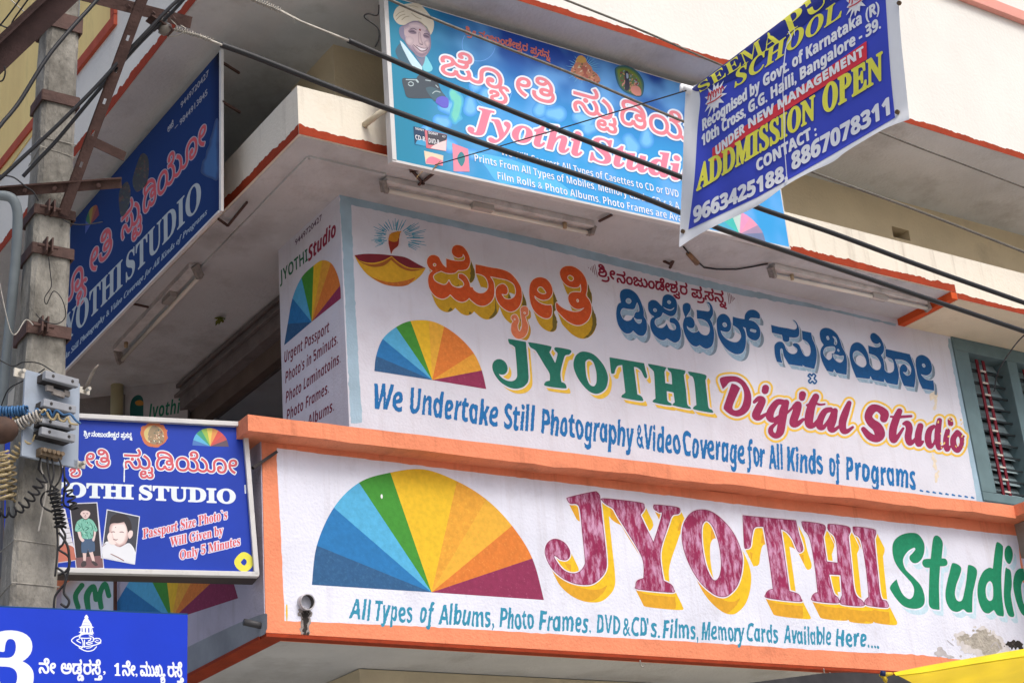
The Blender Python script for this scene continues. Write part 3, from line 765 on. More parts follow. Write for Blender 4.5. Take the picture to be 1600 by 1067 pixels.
 'studio': '483,-12 -33,2 -29,7 -25,11 -22,15 -20,17 -16,20 -16,21 -14,22 -14,22 -16,27 -14,22 -13,17 -12,13 -11,10 -10,7 -11,4 -12,3 -13,1 -21,-2 -17,-8 -14,-11 -11,-17 -6,-19 -2,-24 2,-21 4,-22 8,-23 10,-22 13,-22 14,-21 -78,-31 -14,22 -13,25 -11,27 -8,29 -5,28 -2,29 2,30 7,27 11,25 15,22 18,19 21,15 24,12 25,7 27,2 27,-1 23,-5 21,-7 19,-10 17,-13 16,-16 15,-19 15,-22 15,-25 15,-25 14,-22 14,-19 13,-16 14,-14 15,-11 16,-7 19,-5 21,-1 30,4 25,12 19,20 13,26 8,30 3,35 -2,30 -6,31 -10,31 -15,32 -22,34 -29,35 68,48 29,-35 24,-36 19,-37 15,-39 8,-41 3,-44 -5,-63 -17,-53 -27,-43 -37,-31 -46,-19|341,315 -15,2 -14,6 -12,9 -9,12 -6,14 -2,16 2,16 6,14 9,12 12,9 14,6 15,2 16,-2 14,-6 11,-9 10,-12 5,-14 2,-16 -2,-16 -5,-14 -10,-12 -11,-9 -14,-6|32,474 0,77 426,0 32,1 26,1 18,3 13,4 11,4 9,5 8,7 6,7 3,9 3,8 1,9 1,9 -2,22 -5,21 -9,21 -13,22 -16,21 -20,22 65,43 28,-33 21,-32 15,-29 9,-27 6,-29 2,-28 -1,-14 -3,-15 -4,-17 -7,-18 -11,-17 -15,-15 -18,-13 -20,-11 -23,-8 -25,-6 -31,-3 -35,-1|825,-12 -49,4 -44,13 -40,21 -37,28 -34,32 -31,37 51,54 28,-33 29,-27 28,-21 31,-16 34,-10 37,-3 37,4 31,13 25,22 18,29 11,35 4,40 -3,45 -8,41 -14,37 -19,34 -23,30 -27,27 -31,25 -34,21 -37,18 43,77 44,-24 40,-28 37,-31 33,-35 28,-39 23,-43 16,-46 11,-50 3,-54 -3,-42 -7,-39 -13,-36 -18,-31 -23,-27 -29,-22 -34,-17 -39,-10|774,-368 -26,2 -24,6 -23,9 -20,13 -18,17 -14,21 -11,25 -6,28 -2,32 2,30 6,27 10,25 15,22 17,19 21,16 24,12 26,7 28,2 32,-3 25,-8 20,-14 13,-19 8,-21 3,-24 -3,-27 -10,-22 -16,-18 -22,-13 -28,-8 -34,-3 -22,1 -20,4 -17,7 -15,8 -12,8 -10,9 10,57 9,-10 11,-8 12,-7 14,-6 15,-4 18,-1 17,1 14,3 10,5 7,7 4,8 1,9 -1,9 -3,7 -5,6 -8,4 -8,2 -11,1 -19,-2 -19,-8 -17,-12 -13,-18 -8,-26 -3,-34 1,-22 4,-19 6,-14 8,-12 10,-9 11,-6 13,-4 14,-2 14,-1 25,2 21,8 16,12 12,15 8,17 5,19 68,0 6,-24 9,-18 12,-14 15,-9 17,-6 19,-2 20,2 18,5 14,9 10,13 6,15 2,18 -3,25 -10,20 -15,16 -20,12 -21,8 -22,3 26,54 22,-6 21,-7 22,-9 19,-12 18,-14 15,-18 11,-20 7,-24 2,-27 -2,-28 -6,-24 -11,-21 -14,-17 -16,-14 -19,-10 -22,-7 -22,-5 -24,-1 -32,2 -28,8 -23,12 -19,15 -16,19 -11,22 27,1 -12,-16 -13,-15 -13,-13 -14,-11 -15,-9 -16,-7 -18,-4 -19,-3|944,-163 0,64 43,0 16,0 14,2 11,1 8,3 8,4 5,5 4,4 4,6 2,6 2,7 1,8 0,9 -1,17 -3,19 -5,20 -7,20 -9,22 -10,22 74,21 11,-25 9,-25 7,-25 6,-24 3,-23 1,-24 -2,-26 -6,-22 -10,-18 -12,-15 -15,-12 -17,-10 -18,-6 -18,-4 -18,-1|1424,-12 -33,3 -31,9 -27,14 -24,20 -20,27 -17,33 -12,39 -8,45 -2,52 3,44 8,42 14,40 19,38 23,34 28,31 32,27 36,23 39,19 44,13 45,8 49,3 34,-1 32,-4 32,-6 32,-9 29,-12 29,-16 27,-19 25,-24 23,-28 37,-104 -17,-68 -13,-18 -16,-16 -19,-14 -22,-11 -25,-6 -28,-2 -21,1 -21,4 -18,7 -18,9 -14,11 -13,15 -9,17 -6,20 -2,23 4,32 11,25 19,20 25,13 26,8 29,3 22,-1 19,-3 17,-4 15,-7 13,-7 13,-8 28,-19 23,-26 20,-31 14,-34 8,-38 3,-40 -3,-38 -7,-34 -13,-31 -18,-27 -21,-23 -25,-19 -28,-13 -31,-8 -33,-3 -42,3 -36,9 -30,14 -27,22 -25,30 -24,38 32,5 -16,-31 -17,-26 -19,-20 -19,-15 -21,-12 -21,-8 -22,-5 -23,-3|1435,67 31,4 26,11 22,18 17,25 13,27 8,32 76,0 9,-37 15,-30 20,-22 23,-16 26,-9 29,-3 20,1 18,4 18,7 15,10 14,12 11,16 9,19 5,23 2,26 -1,25 -4,25 -7,23 -9,23 -13,19 -14,18 -18,13 -21,7 -24,3 -13,-1 -12,-4 -10,-6 -7,-7 -5,-10 -1,-12 1,-13 5,-11 7,-9 10,-6 13,-4 16,-1 11,1 11,2 11,4 12,7 9,8 9,11 7,13 4,15 1,19 -2,19 -5,19 -9,17 -11,17 -15,14 -18,13 -20,11 -22,9 -24,8 -27,6 -28,3 -30,1 -35,0 -40,-2 -36,-6 -33,-11 -30,-14 -26,-18 -23,-21 -20,-25 -16,-27 -12,-30 -9,-31 -5,-34 -2,-36 3,-49 9,-39 15,-29 20,-19 26,-12|1495,743 55,-2 51,-8 47,-12 43,-16 39,-20 36,-23 33,-26 28,-27 24,-30 20,-31 17,-33 12,-34 10,-35 5,-36 2,-36 0,-15 -2,-15 -3,-16 -3,-14 -4,-12 -5,-10 -80,132 34,13 -17,35 -20,33 -24,30 -27,28 -30,24 -33,22 -29,16 -31,14 -32,11 -34,8 -38,4 -40,2 -32,-1 -27,-4 -22,-5 -18,-8 -15,-10 -11,-11 -7,-13 -5,-14 -1,-16 1,-15 3,-14 5,-15 8,-14 9,-14 12,-14 -61,-48 -11,14 -10,14 -9,14 -8,16 -7,15 -5,17 -5,16 -2,16 -1,16 3,36 10,31 17,25 21,21 27,16 30,13 34,8 35,5|2284,-12 -47,3 -41,9 -37,14 -32,19 -27,23 -24,27 -19,30 -15,31 -12,33 -8,34 -4,34 -2,34 4,52 11,49 18,44 25,40 31,34 37,28 42,21 47,12 51,4 47,-3 42,-9 37,-15 32,-19 27,-23 23,-27 19,-29 15,-32 10,-32 8,-34 4,-32 2,-32 -4,-54 -11,-50 -18,-46 -25,-40 -31,-34 -36,-28 -42,-20 -46,-12|2282,67 36,3 32,8 29,14 25,18 22,24 17,30 13,33 7,39 3,43 -2,39 -7,36 -12,32 -16,28 -21,24 -25,20 -30,14 -34,9 -38,3 -33,-3 -32,-7 -28,-13 -26,-18 -22,-23 -18,-28 -13,-33 -8,-39 -3,-43 2,-43 8,-38 12,-34 17,-29 21,-23 26,-19 29,-13 33,-8|2697,-12 -49,4 -44,13 -40,21 -37,28 -34,32 -31,37 52,54 28,-33 28,-27 29,-21 31,-16 33,-10 35,-3 38,4 32,13 25,22 18,29 11,35 4,40 -3,43 -8,39 -15,38 -19,33 -24,31 -29,27 -32,23 -36,19 -40,14 136,6 30,-21 28,-23 24,-25 21,-28 17,-29 14,-32 10,-34 6,-37 2,-39 -1,-27 -4,-27 -5,-27 -9,-26 -11,-24 -15,-23 -18,-21 -22,-17 -25,-15 -29,-11 -34,-7|3064,-12 -48,4 -45,13 -39,21 -37,28 -34,32 -32,37 51,54 28,-33 29,-27 29,-21 31,-16 33,-10 37,-3 37,4 31,13 25,22 18,29 11,35 4,40 -3,45 -8,41 -14,37 -19,34 -23,30 -27,27 -31,25 -34,21 -37,18 43,77 44,-24 40,-28 37,-31 33,-35 28,-39 22,-43 17,-46 11,-50 3,-54 -3,-42 -7,-39 -13,-36 -18,-31 -23,-27 -29,-22 -33,-17 -40,-10|2576,474 0,77 80,0 41,1 33,3 24,5 17,6 15,8 11,9 7,10 6,10 4,11 2,12 2,12 0,13 -3,26 -9,22 -14,17 -19,14 -22,7 -26,3 -25,-2 -21,-8 -19,-12 -15,-15 -9,-17 -3,-19 0,-3 0,-4 0,-4 0,-3 0,-4 1,-3 -29,42 7,1 6,1 6,2 6,0 5,1 5,0 15,-1 13,-4 11,-6 8,-9 4,-11 2,-12 -2,-14 -5,-12 -8,-10 -12,-6 -13,-5 -16,-1 -22,3 -17,8 -12,13 -9,17 -5,19 -2,19 2,21 6,20 10,20 15,18 18,16 21,14 26,11 29,6 33,2 34,-2 30,-8 26,-11 24,-17 19,-19 15,-24 12,-27 7,-29 2,-32 -1,-24 -4,-22 -6,-21 -9,-19 -11,-17 -15,-16 -13,-11 -15,-9 -17,-7 -17,-7 -20,-5 -21,-4 -23,-2 -25,-2 -26,0|3402,-12 -42,4 -38,12 -35,19 -33,26 -31,30 -30,34 51,55 27,-32 26,-25 25,-19 25,-14 27,-8 28,-3 27,3 22,8 15,14 11,18 7,21 2,25 0,24 -1,22 -1,18 -1,18 -2,17 -1,16 -1,17 -1,17 0,19 4,48 10,42 18,38 25,33 29,28 36,21 39,16 43,10 47,3 47,-3 43,-8 39,-14 34,-20 30,-23 26,-27 22,-32 18,-34 14,-38 10,-40 6,-42 2,-44 -3,-50 -8,-45 -14,-40 -19,-34 -24,-29 -29,-22 -34,-17 -38,-10 -42,-3 -35,2 -32,8 -28,12 -23,16 -19,19 -16,23 -10,25 -7,27 -2,28 2,28 5,24 8,21 11,18 14,14 15,11 18,9 18,4 20,2 23,-2 19,-6 14,-11 11,-13 7,-16 2,-19 -2,-17 -5,-15 -9,-13 -11,-9 -13,-6 -15,-2 -17,2 -13,5 -11,8 -9,12 -4,15 -2,18 8,2 -4,-10 -3,-9 -2,-9 -2,-9 -1,-10 0,-10 3,-23 7,-22 13,-20 18,-15 26,-10 33,-3 25,2 23,7 21,11 18,15 15,20 11,24 9,28 5,32 2,35 -2,43 -8,41 -12,38 -17,36 -23,30 -28,26 -33,19 -39,12 -45,4 -34,-2 -30,-7 -27,-11 -24,-15 -20,-20 -16,-23 -11,-27 -7,-31 -2,-35 0,-20 1,-19 1,-17 1,-15 2,-16 1,-15 1,-17 1,-19 0,-21 -3,-37 -8,-33 -13,-27 -18,-22 -20,-18 -24,-13 -26,-9 -26,-6|4440,430 -2,-28 -7,-26 -11,-24 -15,-21 -20,-18 -24,-15 -28,-11 -32,-7 -36,-2 -35,3 -31,7 -27,14 -24,15 -19,16 -15,16 25,66 7,-8 8,-10 10,-10 11,-10 13,-9 14,-8 17,-7 19,-4 20,-1 32,3 26,7 19,12 13,17 8,19 3,21 -2,20 -6,16 -9,13 -13,9 -18,6 -21,2 -20,-2 -18,-6 -18,-10 -17,-14 -15,-18 -12,-21 -9,-26 -6,-29 -2,-32 0,-11 3,-42 8,-38 14,-34 20,-31 23,-28 27,-25 32,-23 34,-21 37,-18 -43,-76 -44,24 -40,26 -37,30 -33,34 -27,37 -23,40 -17,44 -10,48 -3,52 3,47 9,43 14,37 19,34 24,27 28,23 31,16 35,10 37,3 30,-2 26,-6 24,-9 19,-13 17,-15 13,-18 9,-21 6,-23',
 'ne': '483,-12 -48,5 -39,15 -32,23 -26,29 -23,32 -21,33 -23,39 -20,27 -17,19 -16,11 -17,6 -19,2 -30,-5 -22,-16 -14,-26 -5,-34 3,-32 11,-34 16,-33 21,-32 -78,-31 -21,34 -17,40 -11,42 -4,43 5,44 15,39 23,32 31,24 36,16 40,5 55,-7 43,-22 35,-37 35,-52 22,-36 20,-30 20,-24 23,-17 26,-10 32,-3 44,9 30,28 16,39 5,47 -7,68 -22,62 -35,55 -45,45 -52,34 -59,20 -334,0 0,77 393,0 58,2 40,7 25,10 18,13 10,15 7,16 3,18 1,19 -6,37 -20,28 -30,18 -37,6 -36,-6 -29,-16 -20,-24 -7,-27 0,-5 0,-6 0,-5 1,-5 -29,42 10,2 9,2 8,1 8,0 22,-3 17,-8 11,-14 3,-18 -4,-20 -11,-16 -18,-9 -23,-3 -31,6 -20,18 -12,26 -4,29 5,31 13,30 23,26 31,22 40,14 48,5 49,-5 41,-16 34,-26 24,-34 16,-41 5,-47 -3,-35 -8,-32 -14,-28 -21,-24 -21,-15 -24,-12 -27,-10 -31,-6 -35,-3 -39,-1 -28,0 90,9 47,-35 40,-41 32,-46 23,-51 14,-54 5,-58 -12,-88 -37,-66 -58,-42|1093,430 -5,-41 -15,-37 -25,-30 -34,-24 -44,-15 -52,-5 -51,6 -43,18 -33,23 -24,24 25,66 11,-13 13,-15 18,-15 22,-12 25,-9 30,-3 46,6 31,16 18,26 6,31 -4,28 -13,21 -21,13 -31,4 -29,-5 -28,-13 -24,-22 -19,-31 -13,-40 -4,-47 0,-11 6,-62 20,-52 30,-46 40,-38 47,-34 55,-28 -43,-76 -64,37 -57,43 -47,52 -36,59 -23,67 -7,77 7,69 19,58 31,48 40,36 48,22 55,7 43,-4 36,-13 29,-20 21,-26 13,-33',
 'addaraste': '421,69 100,7 81,20 62,35 44,49 27,66 9,82 -3,43 -9,39 -15,32 -21,26 -27,16 -34,5 -22,-4 -21,-13 -16,-21 -5,-32 3,-24 11,-21 17,-20 22,-16 26,-15 29,-11 0,-71 -306,0 0,76 179,0 -17,16 -14,17 -12,19 -9,21 -5,22 -2,26 4,30 11,30 20,26 28,20 35,14 43,5 56,-7 48,-23 38,-36 28,-47 16,-56 6,-64 -12,-109 -36,-87 -59,-65 -79,-45 -100,-27 -117,-9 -117,10 -97,32 -75,49 -54,65 -32,78 -11,89 7,75 20,62 32,49 42,37 49,22 55,7 41,-4 35,-12 28,-19 22,-27 13,-33 4,-39 -5,-41 -14,-36 -25,-30 -33,-24 -44,-15 -52,-5 -34,3 -31,8 -27,12 -22,15 -19,16 -16,16 24,66 11,-13 14,-15 18,-14 22,-12 25,-9 29,-3 46,6 31,16 18,25 6,31 -5,28 -13,22 -21,13 -26,4 -52,-12 -40,-35 -25,-56 -8,-75 0,-4 4,-45 13,-44 22,-42 31,-36 41,-31 53,-24 64,-15|1079,-12 -71,14 -55,44 -36,72 -12,102 4,60 13,54 22,49 31,43 39,35 46,26 15,-13 -170,0 0,77 476,0 45,1 30,4 20,6 13,7 11,11 7,12 3,12 1,14 -4,33 -12,31 -20,32 -29,33 65,43 39,-49 25,-45 13,-41 4,-43 -2,-21 -6,-25 -12,-27 -21,-23 -11,-9 -14,-8 -15,-7 -17,-6 -20,-5 -22,-4 3,11 32,-16 25,-22 19,-25 13,-28 8,-29 3,-31 -1,-17 -2,-15 -3,-15 -7,-15 -3,-4 -4,-3 -4,-3 -3,-4 -20,-27 -28,-21 -34,-14 -41,-5 -32,3 -29,9 -24,14 -20,21 -13,27 -4,33 9,45 26,32 37,18 42,6 31,-2 26,-6 23,-10 19,-12 40,-31 30,-45 20,-53 6,-59 -6,-55 -18,-48 -27,-39 -36,-30 -43,-18 -49,-6 -61,7 -48,19 -39,36 -36,54 32,5 -24,-45 -27,-32 -30,-22 -32,-13 -34,-7|1090,67 45,8 34,25 24,38 14,46 76,0 16,-53 27,-36 37,-21 42,-7 29,3 26,9 24,15 18,23 11,30 4,38 -3,37 -9,36 -15,33 -22,27 -27,17 -35,6 -19,-3 -15,-8 -11,-12 -3,-17 3,-19 10,-14 16,-8 23,-3 16,2 18,5 16,10 13,16 9,20 3,27 -4,29 -11,26 -19,24 -25,21 -32,17 -36,12 -40,8 -44,2 -35,0 -58,-5 -51,-14 -43,-23 -36,-30 -28,-38 -20,-44 -12,-49 -4,-53 7,-71 20,-47 32,-26|1403,-368 -33,4 -28,13 -22,20 -16,27 -10,31 -3,35 8,59 25,47 38,34 46,24 52,14 53,5 90,-10 67,-29 41,-43 14,-52 -5,11 12,-16 9,-16 5,-20 2,-24 -4,-32 -12,-28 -19,-22 -24,-18 -29,-10 -33,-4 -39,4 -31,10 -25,19 -22,29 6,0 -22,-30 -27,-18 -31,-11|1414,-304 24,4 18,13 13,18 10,20 68,0 11,-23 15,-18 21,-11 27,-4 17,1 15,5 13,8 10,11 6,14 2,18 0,4 0,4 -1,3 -1,4 11,-18 -15,-10 -16,-7 -17,-4 -18,-1 -32,4 -28,13 -19,23 -7,31 3,21 10,17 15,12 17,9 20,5 21,2 5,0 5,0 5,-1 4,-1 -13,-3 -21,10 -24,7 -27,4 -28,2 -19,0 -65,-9 -47,-25 -30,-39 -10,-46 3,-31 11,-20 16,-12|1631,-220 11,1 10,3 10,6 7,8 -7,7 -8,7 -11,4 -12,1 -13,-1 -8,-5 -4,-6 -1,-7 1,-6 4,-6 8,-4|2028,-12 -77,8 -69,23 -57,38 -44,53 -28,66 -9,79 4,54 12,47 18,41 25,36 31,30 36,25 18,-14 -144,0 0,77 356,0 46,1 30,4 19,6 14,7 11,11 6,12 4,12 1,14 -4,33 -12,31 -20,32 -29,33 65,43 39,-49 25,-45 13,-41 4,-43 -2,-21 -6,-25 -12,-27 -21,-23 -14,-11 -17,-11 -20,-8 -22,-6 -5,8 35,-26 30,-30 23,-36 17,-40 10,-47 4,-54 -8,-73 -26,-65 -41,-54 -57,-41 -69,-25|2029,69 62,7 51,20 38,32 28,42 16,48 6,54 -7,60 -19,50 -32,41 -40,29 -48,18 -54,6 -58,-6 -50,-20 -41,-30 -30,-40 -19,-50 -6,-58 14,-86 42,-64 64,-40|2836,-12 -48,5 -40,15 -31,23 -27,29 -22,32 -21,33 -23,39 -20,27 -17,19 -17,11 -16,6 -19,2 -30,-5 -23,-16 -13,-26 -5,-34 4,-32 10,-34 16,-33 21,-32 -78,-31 -21,35 -17,39 -11,43 -4,43 5,44 15,38 24,32 30,24 36,16 40,5 39,-3 32,-10 27,-16 24,-23 23,-29 23,-37 22,-36 20,-30 21,-24 22,-17 25,-10 31,-3 43,9 31,27 18,41 6,50 -5,46 -13,46 -25,49 -41,52 68,48 42,-53 31,-55 19,-59 6,-65 -12,-91 -37,-68 -59,-42|2694,315 -22,4 -19,13 -13,19 -4,23 4,23 13,19 19,13 22,4 23,-4 19,-13 12,-19 4,-23 -4,-23 -12,-19 -19,-13|2384,474 0,77 396,0 58,2 40,7 25,10 18,13 10,15 7,16 3,18 1,19 -6,37 -20,28 -30,18 -37,6 -36,-6 -29,-16 -20,-24 -7,-27 0,-5 0,-6 0,-5 1,-5 -29,42 10,2 9,2 8,1 8,0 22,-3 17,-8 11,-14 3,-18 -4,-20 -11,-16 -18,-9 -23,-3 -31,6 -20,18 -12,26 -4,29 5,31 13,30 23,26 31,22 40,14 48,5 49,-5 41,-16 34,-26 24,-34 16,-41 5,-47 -3,-35 -8,-32 -15,-28 -21,-24 -20,-15 -24,-12 -28,-10 -31,-6 -35,-3 -39,-1|3163,-174 -3,-34 -10,-26 -14,-22 -20,-18 -31,-18 -37,-12 -47,-5 -57,-2 -329,0 0,75 322,0 -27,-18 -7,17 -5,17 -5,21 -1,26 4,29 10,28 18,26 26,20 35,14 43,5 58,-9 42,-27 26,-40|2963,-185 2,-19 5,-18 7,-19 11,-17 -35,22 45,0 39,3 29,11 17,18 6,30 -4,20 -12,18 -19,13 -26,4 -27,-5 -21,-14 -13,-21',
 'mukhya': '226,-12 -53,6 -47,16 -40,26 -30,36 -19,44 -6,51 5,42 13,37 22,32 30,25 37,16 45,5 48,-6 37,-19 24,-29 8,-39 -1,-16 -2,-16 -4,-15 -6,-12 -68,6 2,7 2,9 1,8 1,8 -3,19 -9,14 -14,8 -19,3 -28,-5 -24,-17 -16,-26 -5,-36 8,-41 23,-33 40,-22 56,-7 60,9 41,26 25,41 12,52 76,0 12,-58 28,-39 37,-23 45,-8 48,9 30,28 16,40 6,47 -5,57 -15,52 -24,46 -31,41 -36,34 -39,27 -41,19 -41,10 153,6 47,-35 40,-41 32,-46 23,-51 14,-54 5,-58 -6,-66 -18,-52 -29,-41 -36,-29 -41,-16 -45,-6 -46,3 -37,10 -30,16 -24,23 -22,28 -22,33 31,4 -27,-42 -28,-31 -32,-21 -34,-13 -37,-8|31,474 0,77 510,0 46,1 30,4 19,6 13,7 11,11 7,12 3,12 1,14 -4,33 -12,31 -20,32 -29,33 65,43 39,-49 25,-45 13,-41 4,-43 -2,-21 -6,-25 -12,-27 -21,-23 -27,-19 -32,-13 -41,-8 -52,-2|908,-12 -71,10 -62,28 -54,44 -48,53 51,54 42,-47 44,-34 47,-22 54,-7 53,10 40,29 25,46 8,58 -6,66 -19,57 -30,49 -39,42 -47,36 -55,28 43,77 64,-37 57,-46 47,-54 36,-63 23,-71 8,-79 -6,-62 -17,-55 -29,-46 -41,-34 -53,-23|1272,-12 -71,10 -62,28 -54,44 -48,53 51,54 42,-47 44,-34 47,-22 54,-7 53,10 40,29 25,46 8,58 -6,66 -19,57 -30,49 -39,42 -47,36 -55,28 43,77 64,-37 57,-46 47,-54 36,-63 23,-71 8,-79 -6,-62 -17,-55 -29,-46 -41,-34 -53,-23|2114,-12 -44,4 -42,12 -38,18 -36,22 -33,23 -30,24 -4,4 -4,3 -4,3 -4,3 -40,30 -41,28 -44,19 -50,6 -35,-5 -23,-13 -14,-19 -4,-22 5,-23 13,-21 27,-16 41,-5 50,5 42,14 33,22 27,28 20,36 14,40 7,44 3,48 -4,56 -13,46 -21,38 -27,28 -34,17 -39,6 -34,-4 -30,-13 -19,-24 -7,-35 1,-12 3,-15 8,-14 12,-10 -22,-10 4,31 10,22 18,13 24,4 21,-4 17,-12 11,-18 4,-25 -5,-26 -14,-21 -24,-13 -32,-5 -41,7 -35,23 -24,36 -8,50 6,44 16,36 26,29 32,21 39,13 42,4 68,-9 55,-26 43,-40 31,-52 18,-62 6,-69 -3,-57 -10,-51 -16,-46 -23,-41 -45,-55 -53,-37 -62,-23 -67,-7 -67,9 -53,27 -34,45 -11,61 4,31 12,30 22,26 30,21 39,14 49,5 41,-3 37,-8 34,-12 32,-16 29,-18 28,-20 19,-14 39,-30 35,-25 30,-19 30,-14 30,-8 32,-3 58,11 42,34 26,53 8,69 -8,73 -25,65 -39,56 -52,49 -64,41 -72,33 43,78 82,-41 73,-51 60,-61 46,-70 28,-81 10,-90 -6,-67 -18,-59 -29,-50 -42,-39 -55,-24|2366,-408 -60,4 -45,14 -32,19 -21,25 -12,26 -4,28 2,23 7,19 11,17 16,15 20,15 26,15 24,14 16,11 10,11 3,13 -2,10 -7,8 -13,5 -18,2 -25,-2 -16,-7 -7,-10 -3,-12 0,-5 2,-6 1,-6 3,-6 -63,-20 -5,12 -4,12 -3,14 -1,17 8,30 22,25 38,17 53,6 38,-3 29,-8 20,-14 14,-17 8,-20 2,-22 -2,-18 -5,-17 -9,-15 -14,-15 -21,-14 -27,-16 -26,-16 -18,-13 -10,-13 -3,-16 3,-15 10,-13 16,-8 20,-6 26,-4 29,-1 48,4 39,11 30,18 20,22 13,27 4,29 -3,32 -11,28 -16,26 -19,24 -20,23 -20,23 -19,23 -16,25 -11,27 -3,30 4,31 13,25 19,19 24,14 28,9 29,3 44,-6 38,-18 28,-31 16,-48 -71,-11 -5,16 -7,13 -9,9 -10,7 -11,4 -13,1 -15,-2 -15,-6 -10,-12 -3,-18 3,-20 11,-18 16,-20 19,-20 21,-22 21,-25 19,-28 16,-31 11,-36 3,-41 -5,-45 -14,-38 -24,-31 -30,-24 -35,-18 -39,-13 -42,-8',
 'raste': '326,-12 -77,8 -69,23 -57,38 -44,53 -28,66 -9,79 4,54 12,47 18,41 25,36 31,30 36,25 18,-14 -144,0 0,77 356,0 46,1 30,4 19,6 14,7 11,11 6,12 4,12 1,14 -4,33 -12,31 -20,32 -29,33 65,43 39,-49 25,-45 13,-41 4,-43 -2,-21 -6,-25 -12,-27 -21,-23 -14,-11 -17,-11 -20,-8 -22,-6 -5,8 35,-26 30,-30 23,-36 17,-40 10,-47 4,-54 -8,-73 -26,-65 -41,-54 -57,-41 -69,-25|327,69 62,7 51,20 38,32 28,42 16,48 6,54 -7,60 -19,50 -32,41 -40,29 -48,18 -54,6 -58,-6 -50,-20 -41,-30 -30,-40 -19,-50 -6,-58 14,-86 42,-64 64,-40|1134,-12 -48,5 -40,15 -31,23 -27,29 -22,32 -21,33 -23,39 -20,27 -17,19 -17,11 -16,6 -19,2 -30,-5 -23,-16 -13,-26 -5,-34 4,-32 10,-34 16,-33 21,-32 -78,-31 -21,35 -17,39 -11,43 -4,43 5,44 15,38 24,32 30,24 36,16 40,5 39,-3 32,-10 27,-16 24,-23 23,-29 23,-37 22,-36 20,-30 21,-24 22,-17 25,-10 31,-3 43,9 31,27 18,41 6,50 -5,46 -13,46 -25,49 -41,52 68,48 42,-53 31,-55 19,-59 6,-65 -12,-91 -37,-68 -59,-42|992,315 -22,4 -19,13 -13,19 -4,23 4,23 13,19 19,13 22,4 23,-4 19,-13 12,-19 4,-23 -4,-23 -12,-19 -19,-13|682,474 0,77 396,0 58,2 40,7 25,10 18,13 10,15 7,16 3,18 1,19 -6,37 -20,28 -30,18 -37,6 -36,-6 -29,-16 -20,-24 -7,-27 0,-5 0,-6 0,-5 1,-5 -29,42 10,2 9,2 8,1 8,0 22,-3 17,-8 11,-14 3,-18 -4,-20 -11,-16 -18,-9 -23,-3 -31,6 -20,18 -12,26 -4,29 5,31 13,30 23,26 31,22 40,14 48,5 49,-5 41,-16 34,-26 24,-34 16,-41 5,-47 -3,-35 -8,-32 -15,-28 -21,-24 -20,-15 -24,-12 -28,-10 -31,-6 -35,-3 -39,-1|1461,-174 -3,-34 -10,-26 -14,-22 -20,-18 -31,-18 -37,-12 -47,-5 -57,-2 -329,0 0,75 322,0 -27,-18 -7,17 -5,17 -5,21 -1,26 4,29 10,28 18,26 26,20 35,14 43,5 58,-9 42,-27 26,-40|1261,-185 2,-19 5,-18 7,-19 11,-17 -35,22 45,0 39,3 29,11 17,18 6,30 -4,20 -12,18 -19,13 -26,4 -27,-5 -21,-14 -13,-21',
